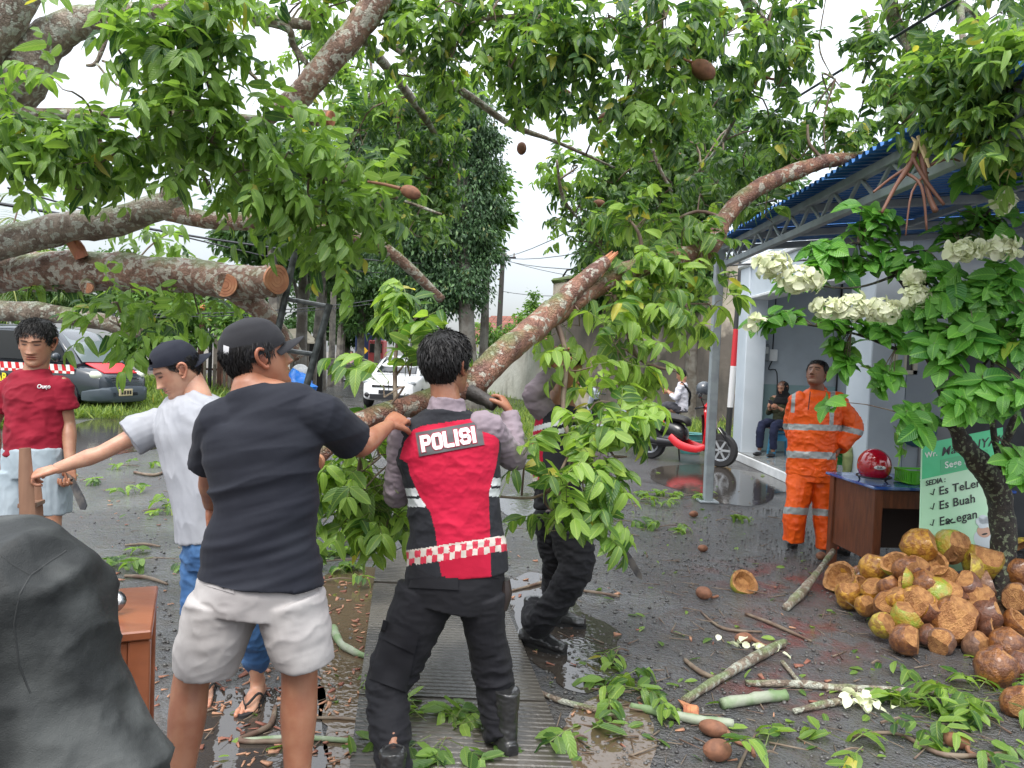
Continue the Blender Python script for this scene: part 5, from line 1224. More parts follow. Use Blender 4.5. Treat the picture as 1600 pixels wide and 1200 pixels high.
def grid_mesh(X,Y,Z,name,closed=True,tint=None,keep=None):
 R,C=X.shape;v=np.stack([X,Y,Z],-1).reshape(-1,3);fs=[]
 for i in range(R-1):
  for j in range(C if closed else C-1):
   q=(i*C+j,i*C+(j+1)%C,(i+1)*C+(j+1)%C,(i+1)*C+j)
   if keep is None or all(keep[k//C,k%C]for k in q):fs.append(q)
 if keep is None:fs.append(tuple(range(C))[::-1]);fs.append(tuple((R-1)*C+j for j in range(C)))
 me=bpy.data.meshes.new(name);me.from_pydata(v.tolist(),[],fs)
 if tint is not None:
  a=me.attributes.new('tint','FLOAT_COLOR','POINT');t=np.ones((R*C,4),dtype=np.float32);t[:,:3]=tint.reshape(-1,3);a.data.foreach_set('color',t.ravel())
 return me
def make_head(Rm,c,s,skin,age=0,stubble=0,rows=132,cols=150):
 tt=np.linspace(0,1,rows);zz=-.122+.240*np.interp(tt,[0,.12,.80,1],[0,.17,.69,1]);zz[-1]=.118
 aa=np.linspace(-math.pi,math.pi,cols,endpoint=False);aa=aa-.45*np.sin(aa)*(1);aa=np.sort(aa)
 A,Z=np.meshgrid(aa,zz)
 X,Y,Z2=head_pts(Z,A,0.0)
 tint=np.ones(X.shape+(3,));ax=np.abs(X);f=(np.cos(A)>.1)
 def paint(mask,col):
  m=np.clip(mask,0,1)[...,None];tint[:]=tint*(1-m)+np.array(col)*m
 gg=lambda d,s_:np.exp(-(d/s_)**2/2)
 paint(f*.35*gg(ax-.031,.018)*gg(Z-.010,.011),(.6,.5,.45))
 paint(f*.25*gg(ax-.042,.015)*gg(Z+.02,.014),(1.05,.8,.7))
 brow=f*(ax>.011)*(ax<.050)*gg(Z-(.0300+.10*(ax-.028)*(ax<.028)-.16*np.maximum(ax-.038,0)),.0034);paint(np.minimum(brow*1.1,.85),(.10,.09,.09))
 eye=f*gg(ax-.031,.0085)*(np.abs(Z-.0085)<.0026);paint(eye*1.3,(.07,.05,.05))
 lash=f*(np.abs(ax-.031)<.015)*gg(Z-.0125+.6*np.abs(ax-.031)**1.6,.0016);paint(lash*.9,(.10,.08,.08))
 lips=f*(np.clip(1.25-(ax/.024)**2,0,1))*(gg(Z+.0545,.0034)+gg(Z+.0655,.0042));paint(np.minimum(lips,.75),(.95,.50,.48))
 paint(f*(ax<.023)*gg(Z+.0597,.0014)*.9,(.3,.12,.12));paint(f*gg(ax-.007,.0035)*gg(Z+.042,.0022)*.8,(.25,.15,.13))
 if stubble:paint(f*stubble*(gg(Z+.046,.004)*(ax<.027)+.6*gg(Z+.095,.012)*(ax<.03)),(.35,.32,.32))
 paint(.75*(Z>hairline(A)-.002)*1.0,(.16,.15,.15));
 if age:paint(f*age*(gg(Z-.055,.002)+gg(Z-.068,.002))*(ax<.04)+f*age*gg(ax-.034-(-.035-Z)*.25,.0025)*(Z<-.02)*(Z>-.07),(.55,.45,.4))
 me=grid_mesh(X*s,Y*s,Z2*s,'head',tint=tint)
 parts=[me]
 for sd in(-1,1):
  b=MB();b.tube([V((sd*.074,.012,.012)),V((sd*.086,.004,.030)),V((sd*.093,-.012,.034)),V((sd*.096,-.022,.020)),V((sd*.092,-.020,.000)),V((sd*.085,-.008,-.018)),V((sd*.080,.004,-.030)),V((sd*.075,.010,-.022))],[.004,.0055,.006,.006,.0055,.006,.007,.004],n=8,res=4)
  b.ell((sd*.081,-.006,.002),(.006,.017,.028),n=12,m=8);b.ell((sd*.078,.009,-.006),(.006,.006,.009),n=8,m=6)
  e=b.mesh('ear');co=mesh_co(e);set_co(e,co*s)
  a=e.attributes.new('tint','FLOAT_COLOR','POINT');t=np.ones((len(co),4),dtype=np.float32);t[:,:3]=(1.0,.82,.78);inner=np.abs(np.abs(co[:,0])-.081)<.0065;t[inner&(np.abs(co[:,2]-.002)<.016)&(np.abs(co[:,1]+.004)<.011),:3]=(.55,.38,.34);a.data.foreach_set('color',t.ravel());parts.append(e)
 M=np.array(Rm)
 for p in parts:
  set_co(p,mesh_co(p)@M.T+np.array(c));p.materials.append(skin);p.polygons.foreach_set('use_smooth',np.ones(len(p.polygons),dtype=bool))
 return parts
def rot_from(fwd,up=(0,0,1)):
 f=V(fwd).normalized();x=f.cross(V(up)).normalized();u=x.cross(f);return Matrix((x,f,u)).transposed()
def make_hair(Rm,c,s,m,parent,length=.020,top=.016,strands=2600,seed=0,cut=None,sides=1.0,slick=(0,-.5,-.5)):
 rows,cols=44,84;zz=np.linspace(-.085,.1178,rows);aa=np.linspace(-math.pi,math.pi,cols,endpoint=False);A,Z=np.meshgrid(aa,zz)
 rg=np.random.default_rng(seed);hl=hairline(A)+.006*rg.normal(size=(1,cols)).repeat(rows,0)
 keep=Z>hl
 if cut is not None:keep&=Z<cut
 edge=np.clip((Z-hl)/.05,0,1);n=fbm(np.stack([np.sin(A)*6,np.cos(A)*6,Z*60],-1).reshape(-1,3),3,seed).reshape(A.shape)
 grow=.002+edge*(top*(.45+.55*np.clip(Z/.09,0,1))*sides+.0015*n)
 X,Y,Z2=head_pts(Z,A,grow,feat=False)
 me=grid_mesh(X*s,Y*s,Z2*s,'hair',keep=keep);M=np.array(Rm);set_co(me,mesh_co(me)@M.T+np.array(c));me.polygons.foreach_set('use_smooth',np.ones(len(me.polygons),dtype=bool))
 pa=rg.uniform(-math.pi,math.pi,strands*2);pz=rg.uniform(-.07,.1155,strands*2)**1;hl2=hairline(pa);ok=(pz>hl2-.002)&((pz<cut)if cut is not None else True)
 pa,pz=pa[ok][:strands],pz[ok][:strands]
 g=(.002+np.clip((pz-hairline(pa))/.05,0,1)*top*(.45+.55*np.clip(pz/.09,0,1))*sides)
 x,y,z=head_pts(pz,pa,g,feat=False);B=np.stack([x,y,z],-1);nrm=B/np.linalg.norm(B,axis=1,keepdims=True)
 sw=np.array(slick)+rg.normal(size=B.shape)*.16;d=sw-nrm*(sw*nrm).sum(1,keepdims=True)+nrm*rg.uniform(.0,.12,(len(B),1));
 tv,tf,tuv=leaf_template(.13,.25,.3,2)
 MM=frames(d@M.T,rg.normal(size=len(B))*.5,s*length*rg.uniform(.6,1.5,len(B)),normals=(nrm@M.T));T=(B*s)@M.T+np.array(c)
 st=scatter_mesh('hair',[(tv,tf,tuv)],np.zeros(len(B),int),MM,T,rg.random(len(B)),m)
 me.materials.append(m);out=join_mesh([me,st],'hair');return link('hair',out,parent)
def make_cap(Rm,c,s,m,parent,brim_dir=1,brim_tilt=0.0,strap=False,low=.030):
 rows,cols=26,60;t=np.linspace(0,1,rows);aa=np.linspace(-math.pi,math.pi,cols,endpoint=False);A,Tt=np.meshgrid(aa,t)
 lo=low+.012*np.cos(A)*1.0-.016*(1-np.cos(A))*.5*1.0
 Z=lo+(.121-lo)*Tt**.85;Zc=np.minimum(Z,.1178)
 X,Y,Z2=head_pts(Zc,A,.010+.006*np.sin(Tt*math.pi),feat=False);top=np.clip((Z2-.03)/.09,0,1);Z2=Z2+.010*top
 seam=np.abs(((A/(2*math.pi)*6+.5)%1)-.5)<.035;sh=1-.012*seam*(Tt<.97)
 X,Y=X*sh,Y*sh;n=fbm(np.stack([X*22,Y*22,Z2*22],-1).reshape(-1,3),2,5).reshape(X.shape);X+=.0016*n;Y+=.0016*n
 keep=np.ones(X.shape,bool)
 if strap:
  keep=~((np.abs(A*brim_dir if brim_dir>0 else A)<.34)&(Tt<.36)&(Tt>.13)&((A/.34)**2+((Tt-.13)/.23)**2<1))
 me=grid_mesh(X*s,Y*s,Z2*s,'crown',keep=keep);M=np.array(Rm);set_co(me,mesh_co(me)@M.T+np.array(c));me.polygons.foreach_set('use_smooth',np.ones(len(me.polygons),dtype=bool));me.materials.append(m)
 b=MB();b.ell(V(c)+Rm@V((0,0,.137*s)),(.008*s,.008*s,.004*s),Rm,n=10,m=6)
 bt=b.mesh('button');bt.materials.append(m)
 r=link('cap',join_mesh([me,bt],'cap'),parent)
 b=MB();vs=[];nu,nv=18,8;sg=brim_dir
 for lay in(0,-.0035):
  for i in range(nv+1):
   for j in range(nu+1):
    a=(-1+2*j/nu)*1.05;u=i/nv
    L=.072*u*math.cos(a/1.05*math.pi/2*.93)**.7
    x=.076*math.sin(a)*(1+.02*u);y=(.080+.014)*math.cos(a)+L;z=low+.010-.020*abs(math.sin(a))**2*1.0-.010*u-.012*(x/.07)**2*u+L*brim_tilt+lay
    vs.append(V(c)+Rm@V((x*s,sg*y*s,(z if sg>0 else z-.022)*s)))
 n1=nu+1;K=n1*(nv+1)
 fs=[(i*n1+j,i*n1+j+1,(i+1)*n1+j+1,(i+1)*n1+j)for i in range(nv)for j in range(nu)];b.add(vs,fs+[tuple(q+K for q in f)[::-1]for f in fs]+[(nv*n1+j,nv*n1+j+1,K+nv*n1+j+1,K+nv*n1+j)for j in range(nu)])
 b.build('brim',m,r,smooth=True,angle=60)
 return r
def hand(wrist,d,n,thumb,curl,s=1.0,spread=.12,tcurl=.5,vox=.0028):
 "five separate fingers; d: wrist to knuckles, n: the way the palm faces, thumb: +1/-1 side of x = d x n"
 w=V(wrist);d=V(d).normalized();n=(V(n)-d*V(n).dot(d)).normalized();x=d.cross(n)*thumb;b=MB()
 b.tube([w-d*.03*s,w,w+d*.03*s,w+d*.065*s,w+d*.088*s],[(.024*s,.018*s),(.027*s,.019*s),(.036*s,.019*s),(.041*s,.016*s),(.038*s,.011*s)],n=14,res=3,side=x)
 for k,(off,L,r)in enumerate(((.031,.074,.0090),(.0105,.082,.0092),(-.0105,.077,.0088),(-.031,.061,.0078))):
  p=w+d*(.083-.004*abs(k-1))*s+x*off*s;v=(d+x*off*spread*25*.1).normalized();pts=[p-v*.03*s,p];ang=0
  c=curl if not isinstance(curl,(list,tuple))else curl[k]
  for seg,(fr,bend)in enumerate(((.46,.75),(.30,1.0),(.24,.65))):
   ang+=bend*c*1.35;dv=v*math.cos(ang)+n*math.sin(ang);p=p+dv*L*fr*s;pts.append(p.copy())
  b.tube(pts,[r*s,r*1.05*s,r*s,r*.92*s,r*.72*s],n=10,res=2,side=x);b.ell(pts[-1],r*.74*s,n=10,m=8)
  b.ell(pts[1],(r*1.12*s),n=10,m=8)
 base=w+d*.022*s+x*.022*s;v=(d*.62+x*.72+n*.25).normalized();p1=base+v*.036*s;v2=(d*.85+x*.35+n*(.2+tcurl)).normalized();p2=p1+v2*.032*s;v3=(d*.8+x*(.15-.3*tcurl)+n*(.2+1.3*tcurl)).normalized();p3=p2+v3*.026*s
 b.tube([base-v*.01*s,base,p1,p2,p3],[.014*s,.0155*s,.0115*s,.0105*s,.008*s],n=10,res=3);b.ell(p3,.0082*s,n=10,m=8)
 me=voxel(b,vox*s,2,'hand');return me
def limb_pts(a,b_,c_,A,B,C_,flat=1.0):
 "three joints to a tapered, slightly muscled chain"
 a,b_,c_=V(a),V(b_),V(c_)
 pts=[a,a.lerp(b_,.33),a.lerp(b_,.72),b_,b_.lerp(c_,.28),b_.lerp(c_,.65),c_];return pts,[A[0],A[1],A[2],B,C_[0],C_[1],C_[2]]
def folds(me,amp,freq,seed=0,ridge=True,mask=None,M=None,oct=3):
 co=mesh_co(me);no=mesh_no(me);p=co if M is None else co@np.array(M).T
 n=fbm(p*np.array(freq),oct,seed)
 if ridge:n=1-2*np.abs(n)**.8
 k=amp*n
 if mask is not None:k=k*mask(co)
 set_co(me,co+no*k[:,None]);return me
def assign(me,fn,mats):
 me.materials.clear()
 for m in mats:me.materials.append(m)
 k=np.empty(len(me.polygons)*3);me.polygons.foreach_get('center',k);k=k.reshape(-1,3)
 me.polygons.foreach_set('material_index',fn(k).astype(np.int32));me.update()
def pix(co):
 "place -> pixel of the 1600 x 1200 photograph, for laying out a garment's pattern while it is being cut"
 R=np.array(ROT);q=(co-np.array([0,0,CAMZ]))@R;return 800+F*q[:,0]/-q[:,2],600-F*q[:,1]/-q[:,2]
def garment(name,mb,vox,mat_,parent,amp=.004,freq=(9,9,16),seed=0,smooth=3,mask=None,ridge=True,kind=None,M=None,amp2=.0015):
 me=voxel(mb,vox,smooth,name);folds(me,amp,freq,seed,ridge,mask,M)
 if amp2:folds(me,amp2,tuple(f*2.6 for f in freq),seed+9,ridge,mask,M,2)
 return link(name,me,parent,mat_)
def cloth(name,c,c2=None,rough=.85,weave=420,nscale=5,sheen=0):
 m=mat(name,c,rough,col2=c2 or tuple(x*.8 for x in c),nscale=nscale,bump=.25,bscale=weave,bdist=.0015,bump2=(26,3.0),spec=.25);m.node_tree.nodes['Principled BSDF'].inputs['Sheen Weight'].default_value=.03 if sheen==0 else sheen;return m
def skin_mat(name,c):return mat(name,c,.42,col2=(c[0]*.84,c[1]*.74,c[2]*.72),nscale=16,detail=8,bump=.22,bscale=160,bdist=.002,tint=True,sss=.12,spec=.45)
HAIR=mat('black_hair',(.008,.007,.007),.5,spec=.3)
def body_mesh(name,J,skin,parent,s=1.0,vox=.006,arms=True,legs=True,bare_feet=(False,False),head=None,hands=(),thick=1.0,lt=None,**hk):
 "one figure: trunk, limbs, hands and head in one mesh"
 b=MB();side=(V(J['shR'])-V(J['shL'])).normalized()
 k=s*thick;kl=s*(lt if lt is not None else thick)
 b.tube([J['pelvis'],J['waist'],J['chest'],(V(J['shL'])+V(J['shR']))/2,V(J['neck'])],[(.15*k,.105*k),(.135*k,.095*k),(.15*k,.105*k),(.13*k,.075*k),(.06*s,.06*s)],n=20,res=5,side=side)
 b.tube([V(J['shL']),V(J['shR'])],.048*k,n=12);b.ell(J['shL'],.05*k);b.ell(J['shR'],.05*k)
 hc=V(J['head'])
 Rm=rot_from(J['face'],J.get('up',(0,0,1)))
 b.tube([V(J['neck'])-V((0,0,.04)),V(J['neck']),hc+Rm@V((0,-.028*s,-.06*s)),hc+Rm@V((0,-.02*s,-.01*s))],[(.075*s,.065*s),(.060*s,.060*s),(.056*s,.060*s),(.05*s,.05*s)],n=18,res=4,side=side)
 if arms:
  for q in 'LR':
   if 'el'+q not in J:continue
   pts,rr=limb_pts(J['sh'+q],J['el'+q],J['wr'+q],(.052*k,.048*k,.041*k),.039*k,(.043*k,.034*k,(.027*s,.022*s)));b.tube(pts,rr,n=16,res=3)
 if legs:
  for q in 'LR':
   if 'kn'+q not in J:continue
   pts,rr=limb_pts(J['hip'+q],J['kn'+q],J['an'+q],(.088*kl,.080*kl,.062*kl),.056*kl,(.057*kl,.042*kl,.034*kl));b.tube(pts,rr,n=18,res=3)
   if bare_feet['LR'.index(q)]:
    an=V(J['an'+q]);t=V(J['toe'+q]);t.z=an.z;fd=(t-an).normalized();sd=fd.cross(V((0,0,1)));g=an-V((0,0,an.z-.045*s if an.z<.3 else .07))
    fl=V((an.x,an.y,an.z-.055*s));b.tube([fl-fd*.055*s,fl-fd*.02*s+V((0,0,.01)),fl+fd*.06*s+V((0,0,.008)),fl+fd*.12*s-V((0,0,.006)),fl+fd*.16*s-V((0,0,.012))],[(.026*s,.026*s),(.032*s,.034*s),(.036*s,.028*s),(.043*s,.018*s),(.038*s,.012*s)],n=14,res=3,side=sd);b.tube([an+V((0,0,.02)),fl+V((0,0,.01))],.034*s,n=12)
 me=voxel(b,vox,2,name)
 a=me.attributes.new('tint','FLOAT_COLOR','POINT');t=np.ones((len(me.vertices),4),dtype=np.float32)
 a.data.foreach_set('color',t.ravel());me.materials.append(skin);parts=[me]
 for q in 'LR':
  if legs and 'kn'+q in J and bare_feet['LR'.index(q)]:
   an=V(J['an'+q]);t=V(J['toe'+q]);t.z=an.z;fd=(t-an).normalized();sd=fd.cross(V((0,0,1)));fl=V((an.x,an.y,an.z-.055*s));tb_=MB();inn=1 if q=='L' else-1
   for i,(o,L,r)in enumerate(((-.030,.050,.0125),(-.010,.046,.0085),(.006,.042,.008),(.021,.037,.0075),(.034,.031,.0075))):
    p=fl+fd*(.135-.011*max(0,i-1))*s+sd*(-inn)*(-o)*s*-1-V((0,0,.010*s));tb_.tube([p,p+fd*L*.55*s+V((0,0,.004)),p+fd*L*s-V((0,0,.004))],[r*s,r*s,r*.8*s],n=8,res=2);tb_.ell(p+fd*L*s-V((0,0,.004)),r*.85*s,n=8,m=6)
   e=voxel(tb_,.003,1,'toes');aa=e.attributes.new('tint','FLOAT_COLOR','POINT');tt_=np.ones((len(e.vertices),4),dtype=np.float32);tt_[:,:3]=(1.0,.85,.8);aa.data.foreach_set('color',tt_.ravel());e.materials.append(skin);parts.append(e)
 for h in hands:
  e=hand(*h[:5],s=s,**(h[5]if len(h)>5 else{}));aa=e.attributes.new('tint','FLOAT_COLOR','POINT');tt_=np.ones((len(e.vertices),4),dtype=np.float32);tt_[:,:3]=(1.0,.9,.86);aa.data.foreach_set('color',tt_.ravel());e.materials.append(skin);parts.append(e)
 parts+=make_head(Rm,hc,s,skin,**hk)
 return link(name,join_mesh(parts,name),parent),Rm
def boot(parent,an,toe,s=1.0,high=.2,name='boot',m=None,sole=True):
 an=V(an);fd=V(toe)-an;fd.z=0;fd.normalize();sd=fd.cross(V((0,0,1)));g=V((an.x,an.y,.0))if an.z<.35 else an-V((0,0,.1));m=m or mat('boot_leather',(.018,.018,.019),.3,col2=(.03,.03,.03),nscale=20,bump=.35,bscale=90,bdist=.003,coat=.3)
 b=MB();b.tube([an+V((0,0,high-.05)),an+V((0,0,.05)),g+V((0,0,.075))-fd*.01],[(.052*s,.058*s),(.048*s,.056*s),(.043*s,.055*s)],n=18,res=3,side=sd)
 b.tube([g-fd*.075*s+V((0,0,.05)),g-fd*.02*s+V((0,0,.055)),g+fd*.07*s+V((0,0,.052)),g+fd*.14*s+V((0,0,.04)),g+fd*.195*s+V((0,0,.034))],[(.028*s,.03*s),(.042*s,.042*s),(.045*s,.04*s),(.05*s,.03*s),(.034*s,.022*s)],n=18,res=4,side=sd)
 me=voxel(b,.0055,2,name);folds(me,.002,(30,30,60),3);o=link(name,me,parent,m)
 b=MB();pts=[]
 for i in range(28):
  a=2*math.pi*i/28;u=math.cos(a);w=.047*s*(1-.15*(u<0));pts.append(g+fd*(.062*s+u*.142*s)+sd*math.sin(a)*w*(1.0 if u>-.6 else .9))
 vs=[p+V((0,0,.001))for p in pts]+[p+V((0,0,.026))for p in pts];n=28;b.add(vs,[tuple(range(n))[::-1],tuple(range(n,2*n))]+[(i,(i+1)%n,n+(i+1)%n,n+i)for i in range(n)]);b.build('sole',mat('rubber_sole',(.015,.015,.015),.6),o,smooth=True,angle=40)
 for k in range(5):
  b=MB();z=.075+.022*k;q=g+V((0,0,z))+fd*(.05-.012*k)*s if True else g;b.tube([q-sd*.03*s,q+fd*.012+V((0,0,.006)),q+sd*.03*s],.0028,n=6,res=3);b.build('lace',mat('lace_black',(.03,.03,.03),.7),o,smooth=True)
 return o
Q=P
def neckline(b):pass
# ---------------------------------------------------------------- A: policeman in the red and black vest, seen from behind
D=3.05
J=dict(head=Q(699,573,D+.02),face=(.55,.83,.12),neck=Q(698,632,D),shL=Q(634,682,D),shR=Q(763,668,D),chest=Q(702,735,D),waist=Q(712,815,D),pelvis=Q(714,890,D),elL=Q(622,772,D+.12),wrL=Q(655,725,D+.34),elR=Q(803,716,D+.20),wrR=Q(797,646,D+.30),hipL=Q(676,905,D),hipR=Q(752,900,D),knL=Q(615,1060,D-.0),knR=Q(765,1030,D+.06))
fL=G(612,1236);fR=G(788,1180);J['anL']=fL+V((0,0,.10));J['anR']=fR+V((0,0,.10))
pa_=root('person',(0,3.0,0),'policeman seen from behind in a red and black POLISI vest gripping the branch','person','people clearing the fallen tree')
skA=skin_mat('skin_policeman',(.34,.165,.10))
bo,RmA=body_mesh('body',J,skA,pa_,vox=.0065,thick=.85,lt=.5,hands=[(Q(797,646,D+.30),Q(785,622,D+.33)-Q(797,646,D+.30),(-.9,.3,-.1),1,[.85,.9,.95,1.0])])
make_hair(RmA,J['head'],1.0,HAIR,pa_,length=.030,top=.030,strands=5200,seed=4,slick=(.2,-.1,-.8))
lil=cloth('lilac_shirt',(.27,.215,.245),(.23,.185,.21));
b=MB();s0=V(J['shR']);b.tube([s0-V((.05,0,0)),s0,V(J['elR'])*.5+s0*.5,V(J['elR']),V(J['elR']).lerp(V(J['wrR']),.5),V(J['wrR'])],[.06,.064,.060,.056,.050,.040],n=16,res=3)
s0=V(J['shL']);b.tube([s0+V((.05,0,0)),s0,V(J['elL'])*.5+s0*.5,V(J['elL']),V(J['elL']).lerp(V(J['wrL']),.5),V(J['wrL'])],[.07,.068,.062,.06,.054,.042],n=16,res=3)
b.tube([V(J['neck'])-V((0,0,.05)),V(J['neck'])+V((.002,.0,.004)),V(J['neck'])+V((.004,.002,.026))],[(.085,.075),(.070,.067),(.066,.066)],n=20)
garment('shirt',b,.006,lil,pa_,.005,(12,12,20),3)
# vest
b=MB();vest=[((715,893),80,.135),((714,860),79,.135),((711,820),72,.128),((708,780),72,.128),((705,740),76,.13),((700,705),82,.125),((697,680),81,.108),((697,662),66,.09),((697,648),44,.08),((697,640),33,.075)]
tilt=V((1,0,.13)).normalized()
b.tube([Q(c[0],c[1],D)for c,w,d in vest],[(w*D/F,d)for c,w,d in vest],n=36,res=4,side=tilt)
me=voxel(b,.0048,3,'vest')
def vmask(co):px,py=pix(co);return np.clip((895-py)/60,.25,1)
folds(me,.0045,(7,7,9),8,True,vmask);folds(me,.0018,(22,22,30),18,True,vmask)
vb=cloth('vest_black',(.016,.017,.021),(.024,.025,.03),.9,300);vr_=cloth('vest_red',(.50,.010,.045),(.42,.008,.035),.8,300)
vw=mat('reflective_tape',(.62,.64,.64),.35,metal=.1);vr2=mat('check_red',(.52,.03,.06),.5);vw2=mat('check_white',(.62,.56,.5),.5,col2=(.5,.46,.4),nscale=12)
def vest_fn(c):
 px,py=pix(c);front=c[:,1]>D+.03
 L=np.interp(py,[650,662,672,690,716,724,740,775,800,830,880,900],[700,665,645,632,624,637,640,655,672,680,686,690])
 R=np.interp(py,[640,650,656,668,680,700,730,770,810,880,900],[715,745,752,766,779,780,775,764,765,767,768])
 topc=668-(px-640)*.145
 k=np.where((px>L)&(px<R)&(py>topc)&(~front),1,0)
 for(y0,y1)in((763,775),(779,792)):
  yl=y0-0;m=(k==0)&(py>np.where(px<700,y0,y0-16))&(py<np.where(px<700,y1,y1-16));k[m]=2
 s=(py-(862.5-(px-637)*.155));m=(s>0)&(s<22);u=np.floor(px/9.0).astype(int);v=np.floor(s/11.0).astype(int)
 k[m]=np.where((u[m]+v[m])%2==0,3,4);k[(s>-2.5)&(s<=0)]=4
 return k
assign(me,vest_fn,[vb,vr_,vw,vr2,vw2]);vo=link('vest',me,pa_)
bvh=BVHTree.FromPolygons([tuple(v.co)for v in me.vertices],[tuple(p.vertices)for p in me.polygons])
def drape(px_,py_,off=.003,d0=2.0,bv=None):
 o=V((0,0,CAMZ));r=ray(px_,py_).normalized();h=(bv or bvh).ray_cast(o,r)
 if h[0]is None:return P(px_,py_,D-.12)
 return h[0]-r*off
def drape_poly(name,poly,m,parent,off=.003,n=14,bv=None,th=.003):
 "a quad patch (tl, tr, br, bl in pixels) laid on the cloth with thickness"
 tl,tr,br,bl=[V((*p,0))for p in poly];vs=[]
 for o_ in(off,off-th):
  for i in range(n+1):
   for j in range(n+1):
    u,v=j/n,i/n;q=tl.lerp(tr,u).lerp(bl.lerp(br,u),v);vs.append(drape(q.x,q.y,o_,bv=bv))
 n1=n+1;K=n1*n1;fs=[(i*n1+j,i*n1+j+1,(i+1)*n1+j+1,(i+1)*n1+j)for i in range(n)for j in range(n)];b=MB();b.add(vs,[f[::-1]for f in fs]+[tuple(q+K for q in f)for f in fs])
 rim=[j for j in range(n)]+[i*n1+n for i in range(n)]+[n*n1+j for j in range(n,0,-1)]+[i*n1 for i in range(n,0,-1)];b.add([],[]);
 base=0;b.f+=[(rim[i],rim[(i+1)%len(rim)],rim[(i+1)%len(rim)]+K,rim[i]+K)for i in range(len(rim))];b.m+=[0]*len(rim)
 return b.build(name,m,parent,smooth=True,angle=50)
tl,tr,br,bl=(648,676),(752,657),(758,695),(654,714)
drape_poly('patch_border',(tl,tr,br,bl),mat('patch_red',(.30,.02,.04),.7),vo,.004)
sh_=lambda p,c,k:(c[0]+(p[0]-c[0])*k,c[1]+(p[1]-c[1])*k);cc=(703,685.5)
pt=drape_poly('patch',[sh_(p,cc,k)for p,k in((tl,.975),(tr,.975),(br,.975),(bl,.975))],mat('patch_grey',(.075,.07,.075),.7),vo,.0058)
GLY={'P':([[(0,0),(0,1)],[(0,1),(.8,1),(1,.85),(1,.6),(.8,.45),(0,.45)]]),'O':([[(.15,0),(0,.15),(0,.85),(.15,1),(.85,1),(1,.85),(1,.15),(.85,0),(.15,0)]]),'L':([[(0,1),(0,0),(1,0)]]),'I':([[(.5,0),(.5,1)]]),'S':([[(1,.82),(.85,1),(.15,1),(0,.87),(0,.62),(.15,.5),(.85,.5),(1,.38),(1,.15),(.85,0),(.15,0),(0,.18)]])}
def glyph(ch,x0,w,h,th,name,m,off,par):
 for st in GLY[ch]:
  b=MB();pts=[]
  for i in range(len(st)-1):
   for t in np.linspace(0,1,5)[:-1]if i<len(st)-2 else np.linspace(0,1,5):pts.append((st[i][0]+(st[i+1][0]-st[i][0])*t,st[i][1]+(st[i+1][1]-st[i][1])*t))
  P2=[V((x0+p[0]*w,p[1]*h))for p in pts];L_,R_=[],[]
  for i in range(len(P2)):
   if st[0]==st[-1]and i in(0,len(P2)-1):t=(P2[1]-P2[-2])
   else:t=P2[min(i+1,len(P2)-1)]-P2[max(i-1,0)]
   t.normalize();n=V((-t.y,t.x));e0=-t*th*.5 if i==0 and st[0]!=st[-1]else(t*th*.5 if i==len(P2)-1 and st[0]!=st[-1]else V((0,0)));L_.append(P2[i]+n*th/2+e0);R_.append(P2[i]-n*th/2+e0)
  vs=[]
  for o_ in(off,off-.0025):
   for q in L_+R_:
    u,v=q.x/104.0,1-(q.y+8.6)/37.0;p=(tl[0]+(tr[0]-tl[0])*u+(bl[0]-tl[0])*v,tl[1]+(tr[1]-tl[1])*u+(bl[1]-tl[1])*v);vs.append(drape(p[0],p[1],o_))
  n=len(P2);fs=[(i,i+1,n+i+1,n+i)for i in range(n-1)];K=2*n;b.add(vs,[f[::-1]for f in fs]+[tuple(q+K for q in f)for f in fs]+[(i,i+1,K+i+1,K+i)for i in range(n-1)]+[(n+i+1,n+i,K+n+i,K+n+i+1)for i in range(n-1)]);b.build(name,m,par,smooth=True,angle=40)
x=9
for ch,w in(('P',11),('O',11.5),('L',10.5),('I',2),('S',12),('I',2)):
 glyph(ch,x,w,19.5,8.2,'letter_border',mat('patch_red',(1,1,1)),.0078,vo);glyph(ch,x,w,19.5,5.6,'letter',mat('letter_white',(.68,.66,.66),.55),.0098,vo);x+=w+6.4
trs=cloth('police_trousers',(.009,.009,.012),(.014,.014,.017),.8,350)
b=MB();b.tube([Q(712,872,D),Q(710,905,D),Q(702,945,D+.0)],[(76*D/F,.13),(78*D/F,.135),(70*D/F,.125)],n=28,res=3,side=tilt)
lg_=[((668,925),50,.105),((642,985),44,.10),((614,1050),40,.095),((606,1090),31,.085),((609,1135),29,.08),((613,1190),27,.075),((612,1250),28,.074)]
b.tube([Q(c[0],c[1],D+(.0,.0,.0,-.05,-.12,-.20,-.27)[i])for i,(c,w,d)in enumerate(lg_)],[(w*D/F,d)for c,w,d in lg_],n=22,res=3,side=(1,0,0))
lg_=[((750,925),42,.105),((758,985),32,.095),((768,1040),32,.09),((775,1085),28,.08),((779,1130),25,.072),((783,1152),25,.07)]
b.tube([Q(c[0],c[1],D+(.0,.03,.05,.04,.02,.0)[i])for i,(c,w,d)in enumerate(lg_)],[(w*D/F,d)for c,w,d in lg_],n=22,res=3,side=(1,0,0))
def tm(co):px,py=pix(co);return np.clip((py-960)/110,.3,1.15)
garment('trousers',b,.0058,trs,pa_,.0085,(7,7,19),21,2,tm)
tro=[c for c in pa_.children if c.name.startswith('trousers')][-1]
bv2=BVHTree.FromPolygons([tuple(v.co)for v in tro.data.vertices],[tuple(p.vertices)for p in tro.data.polygons])
drape_poly('pocket',[(598,990),(650,1010),(635,1082),(576,1060)],trs,tro,.012,8,bv2,.008)
drape_poly('pocket_flap',[(599,968),(655,992),(647,1022),(592,996)],trs,tro,.020,8,bv2,.006)
